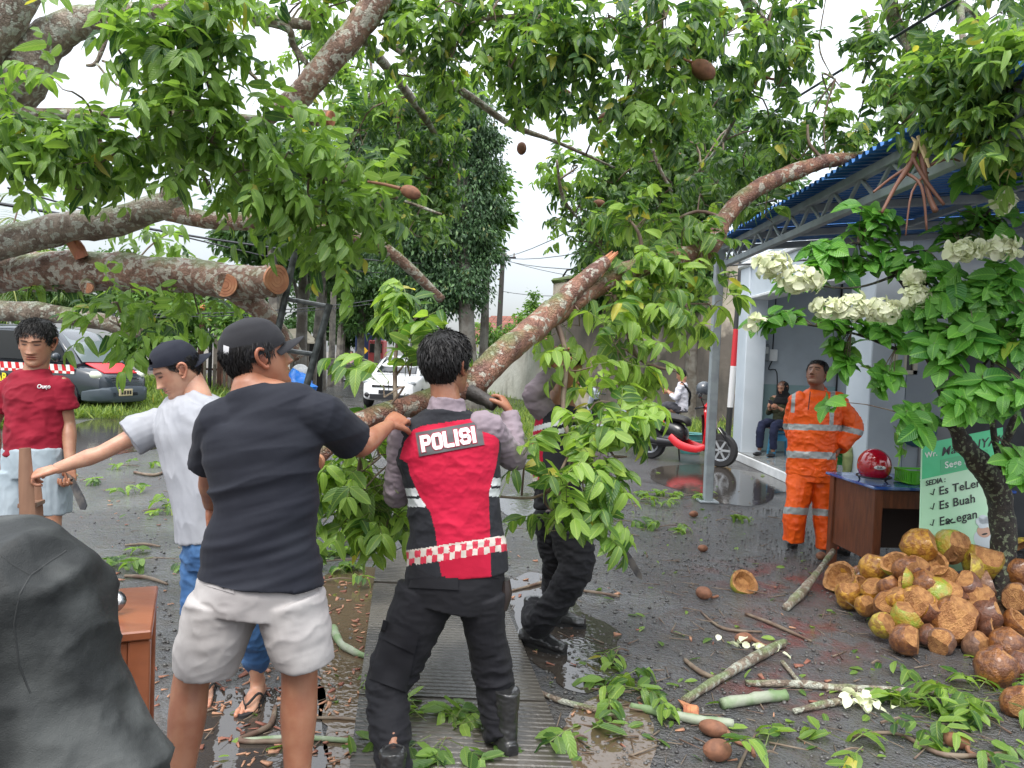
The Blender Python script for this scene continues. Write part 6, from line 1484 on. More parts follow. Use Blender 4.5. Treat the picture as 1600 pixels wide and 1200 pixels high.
drape_poly('pocket_flap',[(642,904),(716,903),(716,922),(638,918)],trs,tro,.008,8,bv2,.005)
drape_poly('pocket_flap',[(762,884),(786,882),(780,904),(770,902)],trs,tro,.006,6,bv2,.005)
b=MB();b.tube([Q(789,905,D),Q(790,928,D),Q(787,952,D)],[(.02,.03),(.026,.036),(.016,.026)],n=12,res=3);o=b.build('holster',mat('holster_leather',(.03,.022,.02),.4),pa_,smooth=True)
boot(pa_,J['anR'],J['anR']+V((-.10,.22,0)),high=.22);boot(pa_,J['anL'],J['anL']+V((-.05,.25,0)),high=.08)
# ---------------------------------------------------------------- B: man in black T-shirt and cap, from behind
D=2.45
J=dict(head=Q(402,560,D+.04),face=(.80,.50,.26),neck=Q(392,607,D),shL=Q(346,655,D),shR=Q(502,646,D),chest=Q(412,720,D),waist=Q(412,800,D),pelvis=Q(402,905,D),elL=Q(328,745,D+.18),wrL=Q(330,792,D+.36),elR=Q(562,699,D+.21),wrR=Q(608,664,D+.44),hipL=Q(352,925,D),hipR=Q(452,920,D),knL=Q(300,1058,D+.02),knR=Q(468,1052,D+.03))
J['anL']=G(272,1330)+V((0,.0,.09));J['anR']=G(462,1322)+V((0,0,.09));J['toeL']=J['anL']+V((-.03,.2,0));J['toeR']=J['anR']+V((.05,.2,0))
pb_=root('person',(-.8,2.45,0),'man from behind in black cap, black T-shirt and light grey shorts','person','people clearing the fallen tree')
skB=skin_mat('skin_black_shirt_man',(.34,.16,.095))
w=J['wrR']
bo,RmB=body_mesh('body',J,skB,pb_,vox=.006,bare_feet=(True,True),thick=.95,lt=1.04,hands=[(w,Q(628,650,D+.52)-w,(-.2,.5,-.6),-1,[.55,.6,.65,.7]),(J['wrL'],(0.05,.1,-1),(1,0,.1),-1,.45)])
capb=cloth('cap_black',(.018,.018,.021),(.024,.024,.028),.85,380)
make_hair(RmB,J['head'],1.0,HAIR,pb_,length=.022,top=.018,strands=2600,seed=6,cut=.05,slick=(0,-.2,-.8))
cpB=make_cap(RmB,J['head'],1.0,capb,pb_,1,.25,low=.022)
lg=V(J['head'])+RmB@V((-.030,-.108,.052));
_n=(RmB@V((-.27,-1,.15))).normalized();_x=_n.cross(RmB@V((0,0,1))).normalized();_y=_x.cross(_n)
bvc=BVHTree.FromPolygons([tuple(v.co)for v in cpB.data.vertices],[tuple(p.vertices)for p in cpB.data.polygons])
drape_poly('logo_patch',[(349,539),(358,542),(357,556),(349,552)],mat('logo_white',(.6,.6,.62),.6),cpB,.003,4,bvc,.002)
teeb=cloth('black_tee',(.012,.0135,.021),(.017,.019,.027),.8,500)
b=MB();tee=[((407,906),98,.155),((409,882),94,.146),((411,855),89,.136),((414,800),82,.125),((413,755),84,.125),((410,710),90,.128),((412,675),95,.12),((411,650),93,.10),((402,630),74,.085),((395,614),47,.078),((392,604),36,.07)]
tiltB=V((1,0,.05)).normalized()
b.tube([Q(c[0],c[1],D)for c,w_,d in tee],[(w_*D/F,d)for c,w_,d in tee],n=36,res=4,side=tiltB)
s0,e0=V(J['shR']),V(J['elR']);b.tube([s0-V((.08,0,.01)),s0+V((.0,0,-.008)),s0.lerp(e0,.5),s0.lerp(e0,.74)],[.07,.074,.075,.077],n=20,res=4)
s0,e0=V(J['shL']),V(J['elL']);b.tube([s0+V((.08,0,.0)),s0+V((.0,0,-.008)),s0.lerp(e0,.5),s0.lerp(e0,.74)],[.07,.078,.077,.078],n=20,res=4)
def bm_(co):px,py=pix(co);return np.clip(.55+(py-690)/160,.5,1.2)
garment('t_shirt',b,.0055,teeb,pb_,.0085,(1.6,1.6,11),31,3,bm_,M=Matrix(((1,0,.25),(0,1,0),(-.30,0,1))),amp2=.001)
shg=cloth('grey_shorts',(.40,.38,.37),(.34,.32,.315),.85,450)
b=MB();b.tube([Q(404,896,D),Q(403,915,D),Q(398,952,D)],[(88*D/F,.13),(93*D/F,.142),(98*D/F,.138)],n=32,res=3,side=tiltB)
b.tube([Q(350,935,D),Q(338,985,D),Q(322,1030,D),Q(318,1047,D)],[(.110,.13),(.112,.122),(.103,.112),(.100,.108)],n=26,res=3,side=V((1,0,-.18)).normalized())
b.tube([Q(452,935,D),Q(465,985,D),Q(476,1022,D),Q(478,1036,D)],[(.110,.13),(.102,.122),(.090,.112),(.088,.108)],n=26,res=3,side=V((1,0,.30)).normalized())
garment('shorts',b,.0055,shg,pb_,.0055,(5,5,8),41,3,None,M=Matrix(((1,0,.4),(0,1,0),(-.3,0,1))))
sho=[c for c in pb_.children if c.name.startswith('shorts')][-1]
bv3=BVHTree.FromPolygons([tuple(v.co)for v in sho.data.vertices],[tuple(p.vertices)for p in sho.data.polygons])
drape_poly('back_pocket',[(447,915),(494,905),(494,910),(448,921)],shg,sho,.004,6,bv3,.004)
drape_poly('back_pocket',[(318,908),(366,922),(366,928),(318,914)],shg,sho,.004,6,bv3,.004)
b=MB();q=drape(477,923,.004,bv=bv3);b.ell(q,(.007,.004,.007),n=10,m=6);b.build('button',mat('button_white',(.6,.58,.55),.4),sho,smooth=True)
# ---------------------------------------------------------------- C: man in white T-shirt, cap backwards, leaning to a chair
D=3.40
J=dict(head=Q(277,579,D-.02),face=(-.70,-.52,-.48),neck=Q(312,628,D),shR=Q(246,662,D+.06),shL=Q(356,652,D-.10),chest=Q(306,700,D),waist=Q(322,770,D),pelvis=Q(338,850,D),elR=Q(158,708,D-.05),wrR=Q(86,733,D-.10),elL=Q(380,740,D-.1),wrL=Q(400,790,D-.15),hipL=Q(362,865,D-.02),hipR=Q(318,868,D+.03),knR=Q(309,960,D-.0),knL=Q(392,965,D-.08))
aR=G(324,1078);aL=G(402,1092);J['anR']=aR+V((0,0,.075));J['anL']=aL+V((0,.0,.08));J['toeR']=J['anR']+V((.05,-.2,0));J['toeL']=J['anL']+V((.0,-.2,0))
pc_=root('person',(-1.2,3.4,0),'man in white T-shirt and backwards black cap leaning over to grip a chair back','person','people clearing the fallen tree')
skC=skin_mat('skin_white_shirt_man',(.52,.295,.20));w=J['wrR']
bo,RmC=body_mesh('body',J,skC,pc_,vox=.006,thick=.88,lt=.85,bare_feet=(True,True),stubble=.45,hands=[(w,Q(62,739,D-.11)-w,(.1,.35,-.9),-1,[.75,.8,.85,.9])])
make_hair(RmC,J['head'],1.0,HAIR,pc_,length=.018,top=.013,strands=1500,seed=9,cut=.045)
cpC=make_cap(RmC,J['head'],1.0,cloth('cap_navy_black',(.012,.014,.024),(.018,.02,.03),.8,380),pc_,-1,-.15,strap=True,low=.040)
b=MB();pts=[V(J['head'])+RmC@V((math.sin(a)*.085,.100*math.cos(a),.058))for a in np.linspace(-.42,.42,9)];b.tube(pts,[(.0022,.007)]*9,n=8,side=RmC@V((0,1,0)));b.build('cap_strap',mat('strap_plastic',(.03,.04,.06),.35),cpC,smooth=True)
teew=cloth('white_tee',(.37,.38,.41),(.31,.32,.35),.8,500)
b=MB();tee=[((322,842),54,.125),((318,800),55,.125),((312,755),57,.122),((304,710),62,.12),((300,675),70,.13),((303,655),66,.122),((312,640),54,.108),((318,628),38,.088),((322,619),30,.078)]
b.tube([Q(c[0]+6,c[1],D)for c,w_,d in tee],[(w_*1.06*D/F,d)for c,w_,d in tee],n=32,res=4,side=(V(J['shL'])-V(J['shR'])).normalized())
s0,e0=V(J['shR']),V(J['elR']);b.tube([s0+V((.08,0,-.01)),s0+V((.01,0,-.01)),s0.lerp(e0,.3),s0.lerp(e0,.50)],[.072,.080,.084,(.090,.086)],n=20,res=4)
s0,e0=V(J['shL']),V(J['elL']);b.tube([s0-V((.08,0,.0)),s0,s0.lerp(e0,.4),s0.lerp(e0,.72)],[.07,.075,.073,.074],n=20,res=4)
garment('t_shirt',b,.0055,teew,pc_,.007,(9,9,1.8),51,3,None,M=Matrix(((1,0,.35),(0,1,.2),(-.35,0,1))))
nb_=V(J['neck']);b=MB();ring=[nb_+V((.062*math.cos(t),.058*math.sin(t),-.012+.02*math.sin(t)))for t in np.linspace(0,2*math.pi,29)];b.tube(ring,[(.006,.009)]*29,n=8,cap=False);b.build('collar',teew,pc_,smooth=True)
jean=cloth('blue_jeans',(.035,.095,.22),(.06,.14,.29),.8,300,9);jeand=jean
b=MB();b.tube([Q(333,836,D),Q(338,862,D),Q(340,885,D)],[(.155,.12),(.165,.125),(.15,.12)],n=24,res=3,side=(V(J['shL'])-V(J['shR'])).normalized())
b.tube([V(J['hipR']),V(J['hipR']).lerp(V(J['knR']),.5),V(J['knR']),V(J['knR']).lerp(V(J['anR']),.5),V(J['anR'])+V((0,0,.05))],[.098,.085,.070,.068,.060],n=20,res=3)
b.tube([V(J['hipL']),V(J['hipL']).lerp(V(J['knL']),.5),V(J['knL']),V(J['knL']).lerp(V(J['anL']),.5),V(J['anL'])+V((0,0,.09))],[.098,.085,.070,.062,.056],n=20,res=3)
garment('jeans',b,.006,jean,pc_,.006,(9,9,16),61,2)
for q in 'LR':
 an=V(J['an'+q]);fd=(V(J['toe'+q])-an).normalized();sd=fd.cross(V((0,0,1)));g=V((an.x,an.y,0));bb=MB();n=30;pts=[]
 for i in range(n):
  a=2*math.pi*i/n;u=math.cos(a);pts.append(g+fd*(.06+u*.142)+sd*math.sin(a)*(.043+.006*u))
 bb.add([p+V((0,0,.002))for p in pts]+[p+V((0,0,.017))for p in pts],[tuple(range(n))[::-1],tuple(range(n,2*n))]+[(i,(i+1)%n,n+(i+1)%n,n+i)for i in range(n)]);fo=bb.build('flip_flop',mat('sandal_rubber',(.02,.02,.022),.6),pc_,smooth=True,angle=40)
 bb=MB();k=g+fd*.155+V((0,0,.03));bb.tube([g+fd*.03+sd*.043+V((0,0,.02)),g+fd*.09+sd*.034+V((0,0,.068)),k+V((0,0,.012)),g+fd*.09-sd*.034+V((0,0,.068)),g+fd*.03-sd*.043+V((0,0,.02))],[(.003,.006)]*5,n=8,res=4);bb.tube([k+V((0,0,.012)),k-V((0,0,.02))],.004,n=6);bb.build('sandal_strap',mat('strap_black',(.02,.02,.02),.5),fo,smooth=True)
D=4.12
J=dict(head=Q(57,537,D-.02),face=(.22,-.95,-.20),neck=Q(55,580,D),shR=Q(14,604,D),shL=Q(96,601,D),chest=Q(55,640,D),waist=Q(54,690,D),pelvis=Q(54,722,D),elR=Q(-12,664,D+.02),wrR=Q(-6,738,D-.06),elL=Q(107,662,D+.04),wrL=Q(110,728,D-.04),hipL=Q(80,735,D),hipR=Q(30,735,D),knL=Q(80,845,D-.06),knR=Q(30,848,D-.02))
J['anL']=G(84,985)+V((0,0,.09));J['anR']=G(22,985)+V((0,0,.09));J['toeL']=J['anL']+V((.06,-.2,0));J['toeR']=J['anR']+V((-.06,-.2,0))
pd_=root('person',(-2.6,4.1,0),'man in dark red T-shirt and pale blue shorts standing with a machete','person','people clearing the fallen tree')
skD=skin_mat('skin_red_shirt_man',(.40,.215,.135))
bo,RmD=body_mesh('body',J,skD,pd_,vox=.0065,bare_feet=(True,True),lt=.82,thick=.9,hands=[(J['wrL'],(.05,-.05,-1),(-.3,-1,0),1,.95),(J['wrR'],(.05,-.2,-1),(.9,-.4,0),-1,.5)])
make_hair(RmD,J['head'],1.0,HAIR,pd_,length=.022,top=.022,strands=3200,seed=14,slick=(.1,.5,-.5))
teer=cloth('red_tee',(.27,.010,.028),(.22,.008,.022),.8,500)
b=MB();tee=[((55,710),47,.125),((55,680),43,.12),((55,650),42,.12),((54,620),46,.118),((54,603),43,.105),((54,591),36,.09),((55,582),25,.074),((55,577),19,.066)]
b.tube([Q(c[0],c[1],D)for c,w_,d in tee],[(w_*D/F,d)for c,w_,d in tee],n=32,res=4,side=(1,0,0))
for q in 'LR':
 s0,e0=V(J['sh'+q]),V(J['el'+q]);sg=1 if q=='R' else-1
 b.tube([s0+V((.07*sg,0,0)),s0+V((0,0,-.005)),s0.lerp(e0,.4),s0.lerp(e0,.60)],[.045,.054,.060,.066],n=18,res=4)
te=garment('t_shirt',b,.0058,teer,pd_,.008,(6,6,11),71,3,None,M=Matrix(((1,0,.5),(0,1,0),(-.4,0,1))))
bvd=BVHTree.FromPolygons([tuple(v.co)for v in te.data.vertices],[tuple(p.vertices)for p in te.data.polygons])
me=text_mesh('Ouqo',1.0,shear=.15,offset=.03);co=mesh_co(me);k=21/(co[:,0].max()-co[:,0].min());co[:,:2]*=k
set_co(me,np.array([tuple(drape(68+x_,604-y_,.004,bv=bvd))for x_,y_,z_ in co]));link('lettering',me,te,mat('print_white_ink',(.7,.7,.7),.6))
nb_=V(J['neck']);b=MB();ring=[nb_+V((.072*math.cos(t),.066*math.sin(t)-.004,-.030+.026*math.sin(t)))for t in np.linspace(0,2*math.pi,29)];b.tube(ring,[(.006,.009)]*29,n=8,cap=False);b.build('collar',teer,pd_,smooth=True)
shb=cloth('pale_blue_shorts',(.36,.42,.46),(.30,.36,.40),.85,400)
b=MB();b.tube([Q(55,700,D),Q(55,725,D),Q(55,745,D)],[(46*D/F,.13),(47*D/F,.135),(46*D/F,.13)],n=28,res=3,side=(1,0,0))
b.tube([Q(31,735,D),Q(30,775,D),Q(29,806,D)],[(.092,.125),(.092,.12),(.090,.11)],n=20,res=3,side=(1,0,0));b.tube([Q(79,735,D),Q(80,775,D),Q(80,803,D)],[(.092,.125),(.092,.12),(.090,.11)],n=20,res=3,side=(1,0,0))
garment('shorts',b,.006,shb,pd_,.006,(9,9,5),81,3)
# ---------------------------------------------------------------- E: dark jacket very near, at the left edge
D=1.08
pe_=root('person',(-1.0,1.05,0),'person in wet dark grey jacket cut off by the lower left frame corner','person','people clearing the fallen tree')
skE=skin_mat('skin_jacket_person',(.33,.17,.11))
J=dict(head=Q(-330,690,D+.15),face=(-.5,.8,-.2),neck=Q(-260,850,D+.08),shR=Q(10,935,D),shL=Q(-420,960,D+.12),chest=Q(-200,1080,D),waist=Q(-190,1300,D),pelvis=Q(-180,1500,D),elR=Q(130,1230,D+.02),wrR=Q(120,1420,D+.2),elL=Q(-470,1250,D),wrL=Q(-420,1400,D+.2),hipL=Q(-260,1540,D),hipR=Q(-90,1540,D),knL=(-1.15,1.1,.5),knR=(-.85,1.15,.5),anL=(-1.2,1.05,.09),anR=(-.82,1.0,.09))
body_mesh('body',J,skE,pe_,vox=.009,hands=[(J['wrR'],(0,.3,-1),(-1,0,0),1,.5),(J['wrL'],(0,.3,-1),(1,0,0),1,.5)])
make_hair(rot_from(J['face']),J['head'],1.0,HAIR,pe_,strands=800)
jk=mat('jacket_cloth',(.020,.022,.022),.55,col2=(.062,.066,.064),nscale=6,nlo=.44,nhi=.58,detail=10,bump=.7,bscale=500,bdist=.0012,bump2=(16,9.0),rough2=.75,rscale=5,spec=.3)
b=MB();b.tube([Q(-200,1560,D),Q(-195,1300,D),Q(-170,1120,D),Q(-170,1000,D),Q(-200,925,D+.03),Q(-255,860,D+.05)],[(.24,.16),(.22,.15),(.225,.155),(.20,.13),(.13,.10),(.075,.07)],n=36,res=5,side=(1,0,0))
s0,e0,w0=V(J['shR']),V(J['elR']),V(J['wrR']);b.tube([s0-V((.16,0,-.01)),s0-V((.06,0,-.015)),s0+V((.012,0,-.01)),s0.lerp(e0,.4),s0.lerp(e0,.8),e0,e0.lerp(w0,.6),w0],[.08,.096,.110,.118,.118,.112,.085,.055],n=28,res=4)
s0,e0,w0=V(J['shL']),V(J['elL']),V(J['wrL']);b.tube([s0+V((.14,0,0)),s0,s0.lerp(e0,.4),e0,e0.lerp(w0,.6),w0],[.08,.1,.1,.095,.08,.055],n=24,res=3)
def em(co):return np.ones(len(co))
jo=garment('jacket',b,.006,jk,pe_,.016,(3.0,3.0,5.0),97,4,em,M=Matrix(((1,.3,.5),(0,1,0),(-.5,0,1))),amp2=.006)
bve=BVHTree.FromPolygons([tuple(v.co)for v in jo.data.vertices],[tuple(p.vertices)for p in jo.data.polygons])
for pts in([(0,866),(22,884),(48,899),(75,880),(108,858)],[(48,899),(30,930),(22,975),(30,1040),(50,1090)]):
 b=MB();dense=[]
 for i in range(len(pts)-1):
  for t in np.linspace(0,1,8)[:-1]:dense.append((pts[i][0]+(pts[i+1][0]-pts[i][0])*t,pts[i][1]+(pts[i+1][1]-pts[i][1])*t))
 b.tube([drape(x_,y_,-.0006,bv=bve)for x_,y_ in dense],.0014,n=6);b.build('seam',mat('seam_dark',(.02,.022,.022),.7),jo,smooth=True)
b=MB();b.tube([J['pelvis'],V(J['pelvis'])-V((0,0,.12))],[(.19,.14),(.18,.13)],n=20);b.tube([J['hipL'],J['knL'],V(J['anL'])+V((0,0,.02))],[.11,.08,.07],n=16,res=3);b.tube([J['hipR'],J['knR'],V(J['anR'])+V((0,0,.02))],[.11,.08,.07],n=16,res=3);garment('trousers',b,.01,trs,pe_,.006,(8,8,16),5,2)
boot(pe_,J['anL'],V(J['anL'])+V((0,.2,0)));boot(pe_,J['anR'],V(J['anR'])+V((0,.2,0)))
# ---------------------------------------------------------------- F: second policeman behind the hanging leaves
D=4.05
pf_=root('person',(.27,4.05,0),'second policeman half hidden by hanging leaves, machete in hand','person','people clearing the fallen tree')
J=dict(head=Q(884,585,D+.05),face=(.75,-.5,-.1),neck=Q(878,625,D),shL=Q(905,655,D+.02),shR=Q(856,650,D),chest=Q(874,690,D),waist=Q(870,735,D),pelvis=Q(872,775,D),elR=Q(834,618,D-.1),wrR=Q(866,578,D-.1),elL=Q(938,730,D),wrL=Q(946,790,D-.05),hipL=Q(886,800,D-.04),hipR=Q(864,800,D+.06),knL=Q(900,890,D-.10),knR=Q(872,885,D+.14))
J['anL']=G(832,1010)+V((0,0,.12));J['anR']=G(862,975)+V((0,0,.12))
bo,RmF=body_mesh('body',J,skA,pf_,vox=.007,thick=.6,lt=.6,hands=[(J['wrL'],(.15,-.1,-1),(-1,-.3,0),1,.95),(J['wrR'],(.3,0,1),(0,-1,0),1,.4)])
make_hair(RmF,J['head'],1.0,HAIR,pf_,length=.02,top=.018,strands=1500,seed=5)
b=MB()
for q in 'LR':s0=V(J['sh'+q]);b.tube([s0,s0.lerp(V(J['el'+q]),.5),V(J['el'+q]),V(J['el'+q]).lerp(V(J['wr'+q]),.5),V(J['wr'+q])],[.07,.066,.06,.053,.04],n=16,res=3)
b.tube([Q(868,740,D),Q(870,700,D),Q(876,660,D),Q(878,640,D)],[(.10,.11),(.10,.115),(.12,.10),(.06,.06)],n=22,res=3,side=(.9,.4,0));garment('shirt',b,.0065,lil,pf_,.006,(10,10,18),4)
b=MB();b.tube([Q(867,762,D),Q(867,735,D),Q(868,700,D),Q(872,670,D),Q(876,650,D),Q(878,632,D)],[(.115,.135),(.112,.135),(.118,.14),(.13,.135),(.125,.115),(.065,.07)],n=30,res=4,side=(.9,.4,0));me=voxel(b,.006,3,'vest');folds(me,.004,(8,8,12),3)
def vf(c):
 px,py=pix(c);k=np.zeros(len(c));k[(px<848)&(py<735)]=1
 for y0 in(664,678):s=py-(y0+(px-842)*-.25);k[(s>0)&(s<8)]=2
 s=py-738;m=(s>0)&(s<14);k[m]=np.where((np.floor(px[m]/8)+np.floor(s[m]/7))%2==0,3,4);return k
assign(me,vf,[vb,vr_,vw,vr2,vw2]);vfo=link('vest',me,pf_)
b=MB();b.tube([Q(870,755,D),Q(873,790,D)],[(.12,.13),(.13,.135)],n=22,res=2,side=(.9,.4,0))
b.tube([V(J['hipL']),Q(896,850,D-.06),V(J['knL']),Q(872,935,D-.08),Q(840,975,D-.02),V(J['anL'])+V((0,0,.1))],[.11,.105,.09,.08,.072,.066],n=20,res=3)
b.tube([V(J['hipR']),V(J['hipR']).lerp(V(J['knR']),.5),V(J['knR']),V(J['knR']).lerp(V(J['anR']),.5),V(J['anR'])+V((0,0,.1))],[.11,.1,.085,.075,.066],n=20,res=3)
garment('trousers',b,.0065,trs,pf_,.008,(9,9,20),23,2)
boot(pf_,J['anL'],V(J['anL'])+V((.2,-.12,0)),1.05,.2);boot(pf_,J['anR'],V(J['anR'])+V((.2,-.06,0)),1.05,.2)
def machete(name,label,a,d,L,w,grip=True):
 a=V(a);d=V(d).normalized();r=root(name,a,label,'machete');n=d.cross(V((0,1,0))).normalized()
 b=MB();b.prism([(0,-w*.35),(0,w*.35),(L*.7,w*.55),(L*.93,w*.45),(L,0),(L*.9,-w*.5),(L*.6,-w*.5)],-.0025,.0025,lambda u,v,q:a+d*u+n*v+d.cross(n)*q);b.build('blade',mat('blade_dark',(.035,.035,.038),.4,col2=(.1,.09,.08),nscale=20,metal=.5),r)
 b=MB();b.tube([a-d*.13,a-d*.06,a+d*.01],[(.016,.013),(.014,.012),(.015,.012)],n=10,res=3);b.build('handle',mat('handle_wood',(.07,.035,.02),.6),r,smooth=True)
h=V(J['wrL'])+V((.01,-.03,-.09));e=Q(1003,906,D-.12);machete('machete','long dark machete pointing down at the wet asphalt',h,e-h,(e-h).length,.035)
h=Q(111,748,4.06);e=Q(133,797,3.98);machete('machete','broad grey machete hanging from the red-shirted man hand',h,e-h,(e-h).length+.0,.045)
# ---------------------------------------------------------------- G: man in orange rain suit
D=6.6
pg_=root('person',(2.6,6.6,0),'man in orange reflective rain suit looking up, hand on hip','person')
skG=skin_mat('skin_orange_man',(.27,.135,.085))
J=dict(head=Q(1276,585,D-.02),face=(-.62,-.66,.38),neck=Q(1277,612,D),shR=Q(1247,626,D),shL=Q(1306,625,D),chest=Q(1273,655,D),waist=Q(1270,695,D),pelvis=Q(1268,738,D),elR=Q(1240,668,D+.16),wrR=Q(1258,705,D+.1),elL=Q(1333,668,D+.02),wrL=Q(1311,700,D-.06),hipR=Q(1252,745,D),hipL=Q(1284,745,D),knR=Q(1243,800,D-.04),knL=Q(1289,803,D-.03))
J['anR']=G(1240,850)+V((0,0,.10));J['anL']=G(1296,860)+V((0,0,.10))
bo,RmG=body_mesh('body',J,skG,pg_,vox=.007,thick=.85,lt=.8,age=.5,stubble=.2,hands=[(J['wrL'],(-.75,-.1,-.35),(-.1,.6,-.3),1,.55),(J['wrR'],(.5,.2,-.6),(0,-1,0),1,.4)])
make_hair(RmG,J['head'],1.0,HAIR,pg_,length=.022,top=.016,strands=1200,seed=24)
og=mat('orange_raincoat',(.85,.115,.008),.45,col2=(.75,.085,.006),nscale=5,bump=.2,bscale=40,bdist=.004,spec=.4);ref=mat('grey_reflector',(.34,.36,.36),.4,metal=.2)
k=D/F
b=MB();tee=[((1268,742),38,.15),((1269,715),38,.148),((1271,680),39,.145),((1274,650),40,.145),((1277,630),37,.12),((1277,617),26,.09),((1277,609),14,.07)]
b.tube([Q(c[0],c[1],D)for c,w_,d in tee],[(w_*k,d)for c,w_,d in tee],n=32,res=4,side=(1,0,0))
for q in 'LR':
 s0,e0,w0=V(J['sh'+q]),V(J['el'+q]),V(J['wr'+q]);b.tube([s0+V((-.04 if q=='L' else .04,0,0)),s0,s0.lerp(e0,.5),e0,e0.lerp(w0,.5),w0],[.06,.078,.084,.086,.08,.07],n=18,res=3)
b.tube([Q(1270,612,D+.06),Q(1279,606,D+.08),Q(1290,611,D+.04)],[.035,.05,.035],n=14,res=3)
me=voxel(b,.0065,2,'jacket');folds(me,.009,(6,6,8),33);folds(me,.004,(16,16,22),34)
def ogf(c):
 px,py=pix(c);m=np.zeros(len(c));
 s=py-662-(px-1235)*.03;m[(s>0)&(s<9.5)&(px<1318)]=1
 s=py-704.5-(px-1235)*.04;m[(s>0)&(s<11)&(px<1306)]=1
 cx=np.interp(py,[606,662],[1302,1299]);m[(np.abs(px-cx)<3.6)&(py<664)]=1
 cx=np.interp(py,[606,662],[1241,1237]);m[(np.abs(px-cx)<3.0)&(py<645)]=1
 s=py-665-(px-1318)*.25;m[(s>0)&(s<9)&(px>=1318)]=1;return m
assign(me,ogf,[og,ref]);jg=link('jacket',me,pg_)
b=MB();b.tube([Q(1266,612,D-.09),Q(1263,640,D-.155)],.004,n=6);b.build('zip',dark,jg)
b=MB();b.tube([Q(1268,730,D),Q(1267,752,D)],[(.20,.15),(.19,.15)],n=22,side=(1,0,0));b.tube([V(J['hipR']),V(J['knR']),Q(1239,845,D-.02)],[.12,.098,.085],n=20,res=4);b.tube([V(J['hipL']),V(J['knL']),Q(1293,856,D-.05)],[.12,.098,.09],n=20,res=4)
me=voxel(b,.0065,2,'trousers');folds(me,.008,(7,7,6),43);folds(me,.003,(14,14,16),44);assign(me,lambda c:((np.abs(pix(c)[1]-798-(pix(c)[0]-1240)*.06)<5.5)).astype(int),[og,ref]);link('trousers',me,pg_)
boot(pg_,J['anR'],V(J['anR'])+V((-.1,-.2,0)),1.0,.12);boot(pg_,J['anL'],V(J['anL'])+V((.12,-.2,0)),1.0,.12)
